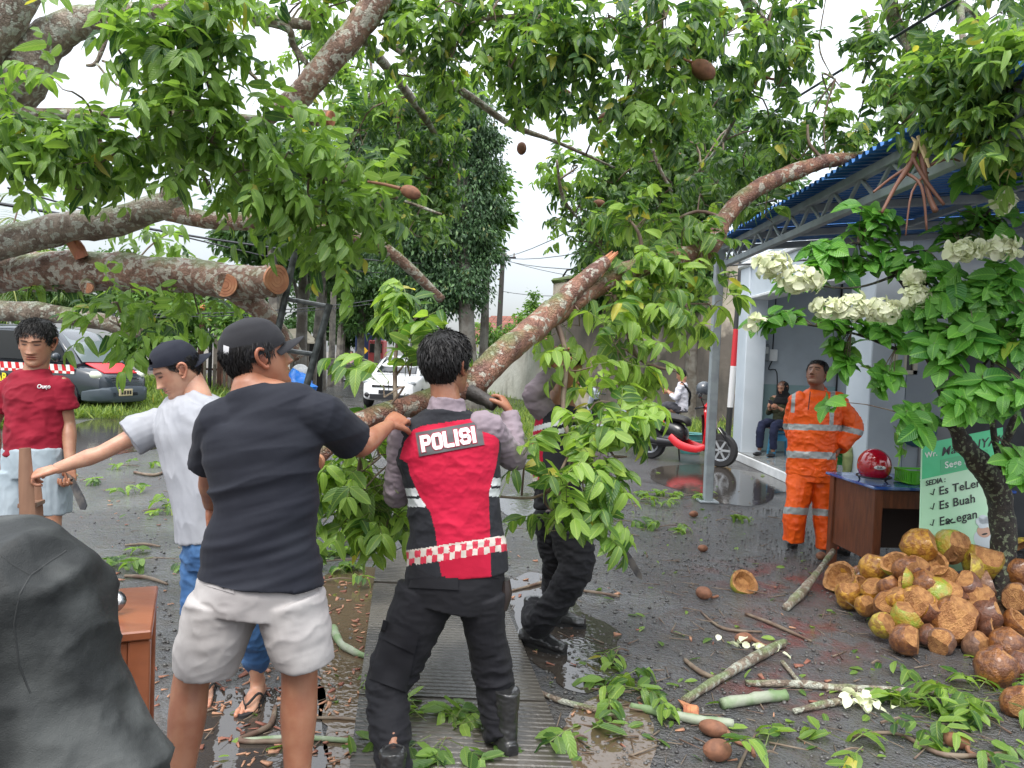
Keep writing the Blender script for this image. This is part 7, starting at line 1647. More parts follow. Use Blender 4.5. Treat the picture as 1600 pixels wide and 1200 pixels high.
# ---------------------------------------------------------------- smaller figures
def small_person(label,base,facing,h=1.65,top=(.5,.5,.5),low=(.05,.05,.06),sit=0.0,skin=(.4,.22,.14),head_cover=None,arms='down',vox=.012,zb=0.0,hairc=True):
 base=V(base);f=V(facing);f.z=0;f.normalize();rt=f.cross(V((0,0,1)));s=h/1.7;pl=lambda r,u,z:base+rt*r*s+f*u*s+V((0,0,z*s))
 r=root('person',base,label,'person');kx=pl
 if sit:hz=sit/s;J=dict(hipL=kx(-.09,0,hz+.08),hipR=kx(.09,0,hz+.08),knL=kx(-.12,.40,hz+.1),knR=kx(.12,.42,hz+.1),anL=kx(-.12,.42,.09),anR=kx(.12,.47,.09));z0=hz+.1-.92
 else:J=dict(hipL=kx(-.09,0,.9),hipR=kx(.09,0,.9),knL=kx(-.10,.02,.48),knR=kx(.11,.05,.48),anL=kx(-.11,0,.09),anR=kx(.13,.03,.09));z0=0
 J.update(pelvis=kx(0,0,.94+z0),waist=kx(0,0,1.08+z0),chest=kx(0,.01,1.25+z0),shL=kx(-.18,0,1.39+z0),shR=kx(.18,0,1.39+z0),neck=kx(0,0,1.45+z0),head=kx(0,.03,1.585+z0),face=f+V((0,0,-.35 if arms=='phone' else 0)))
 if arms=='down':J.update(elL=kx(-.23,-.02,1.12+z0),elR=kx(.23,-.02,1.12+z0),wrL=kx(-.23,.08,.88+z0),wrR=kx(.23,.08,.88+z0))
 else:J.update(elL=kx(-.22,.08,1.12+z0),elR=kx(.22,.08,1.12+z0),wrL=kx(-.07,.27,1.24+z0),wrR=kx(.07,.27,1.24+z0))
 sk=skin_mat('skin_small_%d'%int(skin[0]*100),skin)
 up=V((0,0,1));hd=[(J['wrL'],(f+up*.3)if arms!='down' else-up,rt,1,.6,dict(vox=.006)),(J['wrR'],(f+up*.3)if arms!='down' else-up,-rt,1,.6,dict(vox=.006))]
 bo,Rm=body_mesh('body',J,sk,r,s=s,vox=vox,hands=hd,rows=34,cols=44)
 tm_=cloth('top_%02x%02x%02x'%tuple(int(min(.99,c)*255)for c in top),top);lm_=cloth('low_%02x%02x%02x'%tuple(int(min(.99,c)*255)for c in low),low)
 b=MB();b.tube([J['pelvis']-V((0,0,.05)),J['waist'],J['chest'],(J['shL']+J['shR'])/2,J['neck']],[(.18*s,.13*s),(.165*s,.12*s),(.18*s,.13*s),(.15*s,.1*s),(.07*s,.07*s)],n=20,res=3,side=rt)
 for q in 'LR':b.tube([J['sh'+q],J['sh'+q].lerp(J['el'+q],.5),J['el'+q],J['el'+q].lerp(J['wr'+q],.6)],[.068*s,.062*s,.055*s,.045*s],n=12,res=2)
 garment('shirt',b,vox,tm_,r,.008,(9,9,14),3,1,amp2=0)
 b=MB();b.tube([J['pelvis']+V((0,0,.03)),J['pelvis']-V((0,0,.08))],[(.17*s,.12*s),(.175*s,.13*s)],n=18,side=rt)
 for q in 'LR':b.tube([J['hip'+q],J['kn'+q],J['an'+q]+V((0,0,.05))],[.1*s,.078*s,.062*s],n=14,res=3)
 garment('trousers',b,vox,lm_,r,.006,(9,9,14),4,1,amp2=0)
 for q in 'LR':
  b=MB();a=V((J['an'+q].x,J['an'+q].y,J['an'+q].z-.055*s));b.ell(a+f*.06*s,(.05*s,.12*s,.035*s),Matrix((rt,f,up)).transposed());b.build('shoe',dark,r,smooth=True)
 if head_cover=='hijab':
  b=MB();hc=J['head'];b.tube([hc+V((0,0,.115*s)),hc+V((0,0,.07*s))-f*.01,hc-f*.02,hc-V((0,0,.1*s)),J['neck']-V((0,0,.02)),J['chest']+V((0,0,.03))],[(.03,.03),(.085*s,.095*s),(.095*s,.098*s),(.09*s,.085*s),(.13*s,.12*s),(.19*s,.13*s)],n=22,res=3,side=rt)
  me=b.mesh('hijab');folds(me,.006,(12,12,8),3)
  keep=[p for p in me.polygons if not((p.center-hc).normalized().dot((J['face']).normalized())>.80 and abs((p.center-hc).length)<.13)]
  m2=bpy.data.meshes.new('hijab');m2.from_pydata([tuple(v.co)for v in me.vertices],[],[tuple(p.vertices)for p in keep]);m2.polygons.foreach_set('use_smooth',[True]*len(keep));link('hijab',m2,r,cloth('black_scarf',(.012,.012,.013)))
 elif hairc:make_hair(Rm,J['head'],s,HAIR,r,strands=300)
 return r,J,f,rt
g=G(1219,716,.15)
r,J,f,rt=small_person('woman in black hijab sitting on a blue stool looking at her phone',(g.x+.12,g.y+.35,.16),(-.75,-.6,0),1.58,(.05,.055,.03),(.015,.02,.05),sit=.42,head_cover='hijab',arms='phone')
ph=(J['wrL']+J['wrR'])/2+f*.09+V((0,0,.05));b=MB();b.box(ph,(.075,.009,.15),Matrix((rt,(f+V((0,0,-.5))).normalized(),rt.cross((f+V((0,0,-.5))).normalized()))).transposed(),bev=.003);o=b.build('phone',mat('phone_dark',(.05,.05,.06),.15),None);tag(o,'dark mobile phone held up by the seated woman','phone')
def stool(label,c,m,s=1.0):
 c=V(c);r=root('plastic_stool',c,label,'stool');b=MB();b.box(c+V((0,0,.40*s)),(.28,.28,.03),bev=.012);b.build('seat',m,r)
 for sx_ in(-1,1):
  for sy_ in(-1,1):b=MB();b.tube([c+V((sx_*.12,sy_*.12,.39*s)),c+V((sx_*.155,sy_*.155,0))],[(.03,.03),(.022,.022)],n=4);b.build('leg',m,r)
 for sx_ in(-1,1):b=MB();b.box(c+V((sx_*.13,0,.30*s)),(.012,.24,.1));b.build('side_skirt',m,r);b=MB();b.box(c+V((0,sx_*.13,.30*s)),(.24,.012,.1));b.build('side_skirt',m,r)
stool('light blue plastic stool under the woman with the phone',(g.x+.12,g.y+.35,.16),mat('stool_blue',(.06,.3,.5),.4))
g2=G(1316,758,.15)
small_person('person in pale green trousers sitting behind the orange-suited man',(g2.x+.02,g2.y+.45,.16),(-.1,-1,0),1.45,(.5,.42,.2),(.42,.46,.20),sit=.36,arms='down')
stool('green plastic stool behind the orange-suited man',(g2.x+.02,g2.y+.45,.16),mat('stool_green',(.05,.4,.08),.4),.86)
g3=G(1040,700);r,J,f,rt=small_person('person in white top with black shoulder bag on the half-hidden motorbike',(g3.x+.1,13.7,0),(-.8,.3,0),1.55,(.62,.62,.68),(.06,.06,.07),sit=.72,arms='phone',hairc=True)
b=MB();b.tube([J['shL']+V((0,0,.05)),J['chest']-f*.15,J['pelvis']+rt*.2-f*.1+V((0,0,.1))],.022,n=8,res=3);b.ell(J['pelvis']+rt*.2+V((0,0,.08)),(.14,.07,.11));o=b.build('shoulder_bag',cloth('bag_black',(.02,.02,.022)),None,smooth=True);tag(o,'black shoulder bag slung on the white-clad rider','bag')
for(px,py,d,c,lb)in((549,572,46,(.55,.35,.35),'distant person in pink shirt behind the open trailer'),(557,571,50,(.6,.6,.6),'distant person in white helmet beside the truck'),(561,575,44,(.02,.02,.025),'distant person in black shirt right behind the trailer'),(546,566,60,(.6,.2,.2),'most distant person, on the road under the trees')):
 a=P(px,570,d);small_person(lb,(a.x,d,0),(-.2,-1,0),1.65,c,(.05,.05,.07),vox=.03)
def bark_mat(name,base,deep,lichen,moss,lich=.52,sc=1.0):
 m=bpy.data.materials.new(name);m.use_nodes=True;MATS[name]=m;t=m.node_tree;N=t.nodes;L=t.links;b=N['Principled BSDF'];b.inputs['Roughness'].default_value=.62
 tcn=N.new('ShaderNodeTexCoord');o=tcn.outputs['Object'];gm=N.new('ShaderNodeNewGeometry');sp=N.new('ShaderNodeSeparateXYZ');L.new(gm.outputs['Normal'],sp.inputs[0])
 def nz(s,d=5):
  n=N.new('ShaderNodeTexNoise');n.inputs['Scale'].default_value=s*sc;n.inputs['Detail'].default_value=d;n.inputs['Distortion'].default_value=.4;L.new(o,n.inputs['Vector']);return n.outputs['Fac']
 def rg(a,lo,hi,x0=0,x1=1):
  r=N.new('ShaderNodeMapRange');r.inputs[1].default_value=lo;r.inputs[2].default_value=hi;r.inputs[3].default_value=x0;r.inputs[4].default_value=x1;L.new(a,r.inputs[0]);return r.outputs[0]
 def mx(f,a,c):
  x=N.new('ShaderNodeMix');x.data_type='RGBA';L.new(f,x.inputs[0])
  for i,q in((6,a),(7,c)):
   if isinstance(q,tuple):x.inputs[i].default_value=(*q,1)
   else:L.new(q,x.inputs[i])
  return x.outputs[2]
 def mt(op,a,c):
  x=N.new('ShaderNodeMath');x.operation=op
  for i,q in((0,a),(1,c)):
   if isinstance(q,(int,float)):x.inputs[i].default_value=q
   else:L.new(q,x.inputs[i])
  return x.outputs[0]
 vo=N.new('ShaderNodeTexVoronoi');vo.feature='DISTANCE_TO_EDGE';vo.inputs['Scale'].default_value=44*sc;vo.inputs['Randomness'].default_value=1
 mpv=N.new('ShaderNodeMix');mpv.data_type='RGBA';mpv.inputs[0].default_value=.12;nv=N.new('ShaderNodeTexNoise');nv.inputs['Scale'].default_value=14*sc;L.new(o,nv.inputs['Vector']);L.new(o,mpv.inputs[6]);L.new(nv.outputs['Color'],mpv.inputs[7]);L.new(mpv.outputs[2],vo.inputs['Vector'])
 crack=rg(vo.outputs['Distance'],.0,.12,1,0)
 c=mx(rg(nz(9),.4,.62),base,deep);c=mx(mt('MULTIPLY',crack,.18),c,tuple(x*.35 for x in deep))
 c=mx(mt('MULTIPLY',rg(nz(24,8),lich,lich+.05),.85),c,lichen);c=mx(mt('MULTIPLY',rg(sp.outputs[2],.15,.8),mt('MULTIPLY',rg(nz(5),.45,.6),.75)),c,moss)
 L.new(c,b.inputs['Base Color']);h=mt('ADD',mt('MULTIPLY',nz(38,6),1.0),mt('MULTIPLY',crack,-.35))
 bu=N.new('ShaderNodeBump');bu.inputs['Strength'].default_value=.9;bu.inputs['Distance'].default_value=.012;L.new(h,bu.inputs['Height']);L.new(bu.outputs[0],b.inputs['Normal']);return m
BARK=bark_mat('mahogany_bark',(.30,.18,.13),(.15,.085,.06),(.46,.44,.37),(.13,.20,.06),.50)
BARKL=bark_mat('lichen_bark',(.29,.235,.18),(.15,.11,.08),(.42,.43,.36),(.15,.21,.08),.52)
CUT=mat('fresh_cut',(.55,.27,.15),.6,col2=(.42,.17,.09),nscale=10,bump=.4,bscale=40,bdist=.004)
SPL=mat('splinter_wood',(.50,.22,.10),.6,col2=(.30,.10,.05),nscale=12,stretch=(1,1,.2),bump=.6,bscale=50,bdist=.004)
TWIG=mat('twig_brown',(.11,.065,.045),.7,col2=(.18,.14,.10),nscale=12)
GTW=mat('green_twig',(.13,.17,.05),.6)
def limb(name,pts,m,parent,n=20,res=6,wob=.02,seed=0,amp=.12,freq=9,cap=None):
 "pts: (px, py, d, thickness in pixels)"
 pp=[P(x,y,d)for x,y,d,w in pts];rr=[w*d/F/2 for x,y,d,w in pts];b=MB();b.tube(pp,rr,n=n,res=res,wob=wob,seed=seed);me=b.mesh(name)
 co=mesh_co(me);no=mesh_no(me);R=np.mean(rr);k=fbm(co*freq,3,seed)*R*amp;set_co(me,co+no*k[:,None]);o=link(name,me,parent,m);return o
def cutface(c,nrm,r,parent,m=None,name='cut_face'):
 n=V(nrm).normalized();x=n.orthogonal().normalized();y=n.cross(x);b=MB();k=28;vs=[V(c)+n*.004+x*(r*math.cos(a)*(1+.05*math.sin(3*a+r)))+y*(r*math.sin(a)*(1+.04*math.cos(2*a)))for a in[2*math.pi*i/k for i in range(k)]];vs+=[v-n*.02 for v in vs]
 b.add(vs,[tuple(range(k))]+[(i,k+i,k+(i+1)%k,(i+1)%k)for i in range(k)]);o=b.build(name,m or CUT,parent)
 for q in(.8,.55,.3):
  b=MB();b.tube([V(c)+n*.0045+x*(r*q*math.cos(a))+y*(r*q*math.sin(a))for a in[2*math.pi*i/24 for i in range(25)]],.0016,n=4,cap=False);b.build('growth_ring',SPL,o)
 return o
class Leaves:
 def __init__(s,seed):s.T=[];s.D=[];s.N=[];s.S=[];s.R=[];s.rg=np.random.default_rng(seed);s.tw=MB();s.gt=MB()
 def leaf(s,p,d,n,size,r):s.T.append(tuple(p));s.D.append(tuple(d));s.N.append(tuple(n));s.S.append(size);s.R.append(r)
 def pinnate(s,p,d,L,pairs,ll,droop=.28,tone=.5,stem=True):
  rg=s.rg;p=np.array(p,float);d=np.array(d,float);d/=np.linalg.norm(d);pts=[p.copy()];st=L/(pairs+1);base=min(.9,max(0.02,tone+rg.normal()*.13))
  for i in range(pairs+1):
   p=p+d*st;d=d+np.array([0,0,-droop])*(1 if d[2]>-.85 else 0);d/=np.linalg.norm(d);pts.append(p.copy());sd=np.cross(d,(0,0,1.0));l=np.linalg.norm(sd)
   if l<.15:sd=np.cross(d,(rg.normal(),rg.normal(),0));l=np.linalg.norm(sd)
   sd/=l;nn=np.cross(sd,d);nn=nn*(1 if nn[2]>=0 else-1)+rg.normal(size=3)*.25
   if i==0 and pairs>2:continue
   sz=ll*s.rg.uniform(.78,1.12)*(.72+.3*math.sin(math.pi*(i+.5)/(pairs+1)))*rg.uniform(.85,1.15)
   for sg in(-1,1):
    dd=sd*sg*.78+d*.55+np.array([0,0,-.26])+rg.normal(size=3)*.22;s.leaf(p,dd,nn+sd*sg*.3,sz,min(.96,max(0,base+rg.normal()*.07)))
  if stem:s.gt.tube([V(q)for q in pts[::2]+([pts[-1]]if len(pts)%2==0 else[])],.0022,n=3,cap=False)
 def spray(s,c,out,k,L=.22,pairs=4,ll=.11,tone=.5,droop=.28,stem=True):
  rg=s.rg;out=np.array(out,float);out/=np.linalg.norm(out)+1e-9
  for i in range(k):
   d=out*.7+rg.normal(size=3)*.62+np.array([0,0,-.12]);s.pinnate(np.array(c)+rg.normal(size=3)*.02,d,L*rg.uniform(.75,1.2),pairs if rg.random()>.3 else pairs-1,ll,droop,tone,stem)
 def whorl(s,c,axis,k,size,tone):
  rg=s.rg;ax=V(axis).normalized();x=ax.orthogonal().normalized();y=ax.cross(x);ph=rg.uniform(0,6.28)
  for j in range(k):
   a=ph+2.4*j;d=x*math.cos(a)+y*math.sin(a)+ax*(.15+.09*j)+V((0,0,-.22));s.leaf(V(c)+ax*(-.012*j),d,tuple(ax+V(rg.normal(size=3))*.25),size*rg.uniform(.65,1.15)*(1-.03*j),min(.96,max(0,tone+rg.normal()*.16)))
 def finish(s,parent,m,temps,singles=300,twm=None,stem_m=None):
  T=np.array(s.T);D=np.array(s.D);S=np.array(s.S);R=np.array(s.R);N_=np.array(s.N);n=len(T);MM=frames(D,s.rg.normal(size=n)*.15,S,N_/np.linalg.norm(N_,axis=1,keepdims=True));wh=s.rg.integers(0,len(temps),n)
  px,py=pix(T);inv=(px>-10)&(px<1610)&(py>-10)&(py<1210);score=np.where(inv,S/np.maximum(T[:,1],.5),0);order=np.argsort(-score);one=order[:singles];rest=order[singles:];ms=[]
  for tv,tf,tuv in temps:
   me=scatter_mesh('leaf',[(tv,tf,tuv)],np.zeros(1,int),np.eye(3)[None],np.zeros((1,3)),np.zeros(1),m);ms.append(me)
  for i in one:
   o=bpy.data.objects.new('leaf',ms[wh[i]]);COL.objects.link(o);A=MM[i];sc=S[i];o.location=T[i];o.rotation_euler=Matrix((A/sc).tolist()).to_euler();o.scale=(sc,sc,sc);setparent(o,parent)
  if len(rest):o=link('foliage',scatter_mesh('foliage',temps,wh[rest],MM[rest],T[rest],R[rest],m),parent);o['kind']='stuff'
  if s.tw.v:o=s.tw.build('twigs',twm or TWIG,parent,smooth=True);o['kind']='stuff'
  if s.gt.v:o=s.gt.build('leaf_stalks',stem_m or GTW,parent,smooth=True);o['kind']='stuff'
def fill(Lv,clusters,skel,k=5,L=.22,pairs=4,ll=.11,tone=.5,dens=1.0,droop=.28,tw=.006,stem=True):
 "clusters: (px, py, d, rx, ry, n); every spray hangs on a twig from the nearest limb"
 rg=Lv.rg;sk=np.array([tuple(P(*q))for q in skel])
 for(px,py,d,rx,ry,n,*tn)in clusters:
  c=np.array(P(px,py,d));s=d/F;hub=c+np.array([0,0,ry*s*.5]);near=sk[np.argmin(((sk-hub)**2).sum(1))]
  if np.linalg.norm(near-hub)<1.8:Lv.tw.tube([V(near),V((near*.5+hub*.5))+V((0,0,.05))+V(rg.normal(size=3))*.05,V(hub)],[tw*1.6,tw*1.3,tw],n=5,res=3)
  for i in range(max(1,int(n*dens))):
   q=rg.normal(size=3);q/=np.linalg.norm(q);q*=rg.random()**.45;p=c+q*np.array([rx*s,max(rx,ry)*s*.8,ry*s])+np.array([0,0,.055]);out=(p-hub)+np.array([0,0,.1])
   if i%2==0:m_=hub*.55+p*.45+rg.normal(size=3)*.03;Lv.tw.tube([V(hub),V(m_),V(p)],[tw*.8,tw*.6,tw*.35],n=4,res=2)
   Lv.spray(p,out,k,L,pairs,ll,(tn[0]if tn else tone)+rg.normal()*.1,droop,stem)
LM_M=leaf_mat('mahogany_leaf',(.022,.078,.026),(.21,.36,.07),rough=.30,trans=.45,vein=.35)
LM_B=leaf_mat('bright_mahogany_leaf',(.040,.12,.022),(.27,.43,.075),rough=.3,trans=.45,vein=.4)
LM_S=leaf_mat('shrub_leaf',(.04,.17,.03),(.17,.42,.06),rough=.34,trans=.34,vein=.45,back=1.15)
def fruit(name_r,c,axis,parent,L=.13,r=.042,stalk=None):
 ax=V(axis).normalized();q=ax.to_track_quat('Z','Y').to_matrix();b=MB();b.ell(c,(r,r,L/2),q,n=18,m=14,fn=lambda p:1+.10*p.z+.03*math.sin(5*math.atan2(p.y,p.x)));o=b.build('fruit',mat('mahogany_fruit',(.23,.10,.055),.75,col2=(.16,.07,.04),nscale=30,bump=.4,bscale=120,bdist=.003),parent,smooth=True)
 if stalk:b=MB();b.tube([V(c)-ax*L*.48]+[V(s_)for s_ in stalk],[.011,.009,.008,.007][:1+len(stalk)],n=8,res=3);b.build('stalk',mat('fruit_stalk',(.2,.09,.05),.7),o,smooth=True)
 return o
ft=root('fallen_tree',tuple(G(-60,760)),'lichen-covered fallen mahogany lying across the upper left with sawn limbs','tree')
limbs1=[[(-120,455,5.6,66),(0,426,5.4,60),(100,425,5.35,62),(200,425,5.3,58),(300,433,5.3,52),(365,441,5.22,52),(400,439,5.13,49),(431,437,5.02,48)],[(-90,392,5.2,54),(0,378,5.1,52),(100,358,5.1,48),(180,346,5.1,46),(240,326,5.1,46),(275,322,5.1,42)],[(262,330,5.1,34),(330,345,5.1,28),(400,346,5.1,24),(470,350,5.1,20),(560,372,5.2,20),(620,402,5.3,18),(690,468,5.5,14)],[(262,330,5.1,40),(270,300,5.05,36),(285,270,5.0,26),(300,235,4.9,12)],[(-90,300,4.7,110),(-30,190,4.6,95),(30,125,4.5,78),(75,62,4.5,56),(120,38,4.5,44),(190,20,4.5,30),(270,14,4.6,26),(380,-20,4.7,20)],[(-60,110,4.3,80),(0,40,4.3,62),(45,-30,4.3,55)],[(-40,170,4.55,34),(20,178,4.5,22),(100,178,4.5,18),(235,177,4.6,16),(330,182,4.7,14),(430,186,4.8,10)],[(-30,200,4.2,12),(60,222,4.2,11),(160,226,4.2,10),(250,236,4.25,9),(340,246,4.3,9),(450,268,4.4,8),(560,290,4.5,7),(690,335,4.6,4)],[(365,452,5.3,40),(400,478,5.35,34),(430,512,5.4,30),(465,560,5.5,24)],[(-60,478,5.0,34),(0,484,5.0,33),(80,490,5.0,30),(160,502,5.0,26),(225,522,5.0,18)],[(175,10,4.5,10),(165,60,4.45,8),(150,98,4.45,7),(135,102,4.45,5)],[(150,98,4.45,4),(180,130,4.4,4),(240,160,4.3,3)],[(160,95,4.45,4),(200,110,4.4,3),(235,150,4.3,3)],[(400,30,4.7,14),(450,45,4.7,12),(458,70,4.8,10),(480,100,4.8,8)],[(400,30,4.7,22),(420,32,4.7,20),(485,40,4.8,14)],[(345,70,4.6,3),(390,110,4.5,3),(430,155,4.5,3)]]
skel1=[]
for i,L_ in enumerate(limbs1):
 big=L_[0][3]>24;limb('trunk' if i==0 else('limb' if L_[0][3]>9 else 'twig'),L_,(BARK if i in(0,2,8)else BARKL),ft,n=26 if big else 9,res=8 if big else 4,seed=i,amp=.16 if big else .12,freq=7 if big else 12)
 for a,b_ in zip(L_[:-1],L_[1:]):skel1+=[tuple(a[k]+(b_[k]-a[k])*t for k in range(3))for t in(0,.5)]
e=P(431,437,5.02);ax_=(e-P(400,439,5.13)).normalized();cutface(e+ax_*.012,ax_,.099,ft)
o_=P(352,445,5.07);b=MB();b.tube([P(356,442,5.3),o_],[.088,.080],n=20);b.build('cut_stub',BARK,ft,smooth=True);cutface(o_,V((.02,-1,-.05)),.079,ft)
o_=P(137,450,5.10);b=MB();b.tube([P(137,440,5.35),P(137,447,5.2),o_],[.07,.05,.042],n=16);b.build('cut_stub',BARK,ft,smooth=True);cutface(o_,V((0,-1,-.1)),.034,ft)
b=MB();b.tube([P(128,402,5.2),P(112,375,5.15),P(98,358,5.12),P(86,342,5.1)],[(.06,.05),(.04,.035),(.022,.02),(.004,.004)],n=7,res=2,wob=.25,seed=4);b.build('splintered_stub',SPL,ft)
T1c=[(150,6,3.9,50,8,3),(290,22,3.8,75,26,9),(300,70,3.7,62,38,10),(345,40,3.8,32,20,4),(265,95,3.8,40,30,4),(275,140,3.9,28,26,4),(300,190,3.9,50,32,7),(112,148,3.9,26,10,2,.6),(40,218,4.0,55,26,6),(115,232,4.0,60,28,7),(55,275,4.0,60,24,6),(150,275,4.0,50,32,6),(205,238,4.1,50,28,6),(118,305,4.1,50,18,3),(20,250,3.9,25,30,3),(330,240,4.0,60,34,8),(400,212,4.1,50,30,6),(380,285,4.1,60,38,8),(450,256,4.2,50,38,7),(325,305,4.2,50,28,5),(480,322,4.3,60,40,8),(545,292,4.4,50,42,7,.6),(420,350,4.4,44,22,4),(560,365,4.5,50,40,7,.55),(515,410,4.6,34,34,5),(500,372,4.5,40,30,5),(600,330,4.6,36,40,4,.7),(470,10,4.6,60,14,5),(505,36,5.0,40,20,3),(545,12,5.0,30,22,4),(228,192,4.0,30,20,2),(30,330,5.6,60,18,3,.7),(250,380,5.6,60,14,4,.6),(250,490,5.4,34,14,4,.6),(222,535,4.5,26,22,4),(185,520,4.5,30,22,4),(165,488,4.7,24,12,2),(130,466,5.3,55,8,2),(320,470,5.5,50,10,3),(60,462,5.4,50,8,2),(455,170,5.4,20,14,1),(270,460,5.6,40,20,4,.7),(310,500,5.7,40,20,3,.7)]
Lv=Leaves(101);fill(Lv,T1c,skel1,k=5,L=.24,pairs=4,ll=.112,tone=.6,dens=.68,droop=.17,tw=.005,stem=False)
Lv.finish(ft,LM_M,T4)
fruit('f',P(640,300,4.3),(.9,0,-.3),ft,.12,.038,[P(600,288,4.32),P(575,284,4.35)])
# ---- T2: crown hanging over the yard
ot=root('overhanging_tree',(1.5,7.0,0),'leafy mahogany crown with brown fruits hanging over the yard from above','tree')
limbs2=[[(640,-120,4.9,46),(592,-8,4.8,44),(555,48,4.8,42),(505,108,4.8,40),(468,150,4.85,40),(440,172,4.9,34)],[(446,170,4.9,26),(480,182,4.85,26),(517,186,4.8,25)],[(440,172,4.9,22),(420,190,4.9,16),(400,205,4.9,10)],[(600,60,5.4,16),(690,122,5.4,13),(745,158,5.4,12),(800,196,5.5,10),(870,222,5.6,6),(960,262,5.8,3)],[(640,-120,4.9,46),(800,-110,5.0,44),(1000,-60,5.0,38),(1150,-40,5.2,30),(1360,-30,5.6,28),(1400,40,5.7,20),(1430,90,5.7,10)],[(1360,-30,5.6,24),(1500,10,5.6,18),(1545,65,5.6,12),(1590,130,5.6,8)],[(1500,10,5.6,12),(1505,90,4.7,9),(1490,160,4.1,7),(1560,190,3.85,4)],[(1400,40,5.7,9),(1425,100,5.4,7),(1400,180,5.4,5)],[(1150,-40,5.2,10),(1200,40,5.2,7),(1235,110,5.4,4)],[(1350,20,5.6,8),(1362,80,5.6,8),(1348,130,5.6,5)],[(760,30,4.9,8),(820,25,4.9,8),(850,40,4.9,4)],[(1000,-60,5.0,16),(995,20,4.9,10),(1010,62,4.8,7),(1062,86,4.7,6)],[(870,250,6.2,3),(880,310,6.4,6),(910,350,6.6,4),(960,420,6.8,3)],[(1010,190,6.4,3),(1025,250,6.5,6),(1050,300,6.6,4)],[(800,-110,5.0,12),(850,0,4.7,4),(800,80,4.7,3),(795,130,4.7,2)],[(575,40,7.2,5),(580,110,7.2,5),(577,200,7.2,4)],[(1290,0,5.5,2),(1280,70,5.5,3),(1295,110,5.5,2),(1315,138,5.5,2)],[(555,48,5,18),(640,150,6.5,14),(690,240,7.4,8),(660,320,7.6,4)],[(1150,-40,5.2,18),(1180,80,5.6,10),(1130,220,6.2,7),(1060,300,6.9,4)]]
skel2=[]
for i,L_ in enumerate(limbs2):
 big=L_[0][3]>24;limb('limb' if L_[0][3]>9 else 'twig',L_,BARK if i<3 else BARKL,ot,n=24 if big else 8,res=8 if big else 4,seed=40+i,amp=.1)
 for a,b_ in zip(L_[:-1],L_[1:]):skel2+=[tuple(a[k]+(b_[k]-a[k])*t for k in range(3))for t in(0,.5)]
b=MB();b.tube([(6.4,4.6,0),(6.3,4.7,2.2),(5.2,4.9,4.2),P(1500,-260,5.3),P(1360,-30,5.6)],[.32,.27,.24,.18,.07],n=18,res=5,wob=.03);b.build('trunk',BARK,ot,smooth=True)
cutface(P(517.5,186,4.79),V((1,-.25,-.05)),.05,ot,SPL)
T2c=[(600,55,5.0,36,46,6),(680,36,4.8,66,40,9),(770,36,4.8,66,42,9),(860,52,4.6,66,50,10),(705,112,5.0,60,40,8),(640,140,5.4,46,40,6),(885,122,4.5,60,44,9),(950,52,4.5,66,50,10),(1040,52,4.6,66,50,10),(980,140,4.6,66,46,10),(820,130,4.9,40,50,6),(1060,140,4.8,56,46,8,.6),(850,180,5.0,28,26,3),(985,206,4.8,50,34,6,.55),(930,220,5.4,34,20,3),(1130,82,5.0,66,52,9,.6),(1200,50,5.2,48,50,8,.6),(1110,186,5.6,34,30,4,.7),(1180,148,5.5,52,34,6,.6),(1222,110,5.4,30,46,4,.6),(1240,22,5.4,30,18,3),(1405,55,5.5,52,50,8,.6),(1480,35,5.5,66,42,8,.6),(1560,45,5.5,52,50,8,.6),(1420,135,5.5,66,44,9,.5),(1500,145,5.5,66,44,9,.5),(1580,145,5.5,36,50,6,.5),(1385,200,5.6,55,28,6,.5),(1455,205,5.6,55,30,6,.45),(1335,222,5.7,40,22,4,.6),(1262,215,5.7,46,28,5,.65),(1205,222,5.7,42,34,5,.65),(1160,262,5.9,50,34,6,.7),(1120,305,6.1,46,34,5,.7),(1300,170,5.7,10,16,1),(1365,105,5.6,22,26,2),(1530,210,5.5,60,30,6,.5),(1290,250,5.5,60,18,4,.6)]
T2f=[(620,215,7.0,60,52,9,.7),(690,195,7.2,52,52,8,.6),(650,285,7.5,60,44,9,.75),(705,262,7.5,34,40,5,.7),(600,325,7.0,50,44,7,.75),(680,330,7.5,42,34,5,.8),(560,225,6.5,42,44,6,.5),(575,170,6.8,30,36,4,.5),(640,372,7.0,40,30,4,.7),(500,120,7.0,26,22,3,.5),(540,95,7.2,24,30,3,.5),(470,85,7.2,20,18,2,.5),(895,268,6.5,28,20,3,.5),(905,335,6.6,24,30,3,.55),(960,305,7.0,46,36,6,.65),(1000,270,7.0,52,40,7,.7),(1050,232,7.0,52,40,7,.8),(1020,330,7.0,52,36,7,.7),(1085,290,7.0,52,46,7,.8),(960,380,6.8,40,22,4,.6),(900,385,6.8,20,16,1,.6),(1100,245,7.2,40,40,5,.85),(1140,215,7.2,36,30,4,.85),(935,410,6.8,22,12,1)]
Lv=Leaves(202);fill(Lv,T2c+[(1440,140,4.0,40,22,3,.6),(1525,205,3.9,40,30,5,.6),(1565,130,3.7,36,36,5,.6),(1600,210,3.7,24,40,4,.6),(1500,190,4.0,30,22,3,.6),(1475,205,4.0,30,18,3,.6),(1545,235,3.7,34,26,4,.6),(1595,150,3.6,24,40,5,.6),(1600,90,3.8,24,34,4,.6),(1410,200,4.3,26,16,2,.6),(1572,200,3.8,34,44,5,.6),(1540,150,3.9,40,34,4,.5),(1475,150,4.0,40,30,4,.5),(1592,268,3.8,22,34,3,.6)],skel2,k=5,L=.20,pairs=4,ll=.096,tone=.58,dens=1.12,droop=.17,tw=.005,stem=False);fill(Lv,T2f,skel2,k=6,L=.22,pairs=4,ll=.095,tone=.75,dens=1.7,droop=.17,tw=.006,stem=False)
Lv.finish(ot,LM_M,T4)
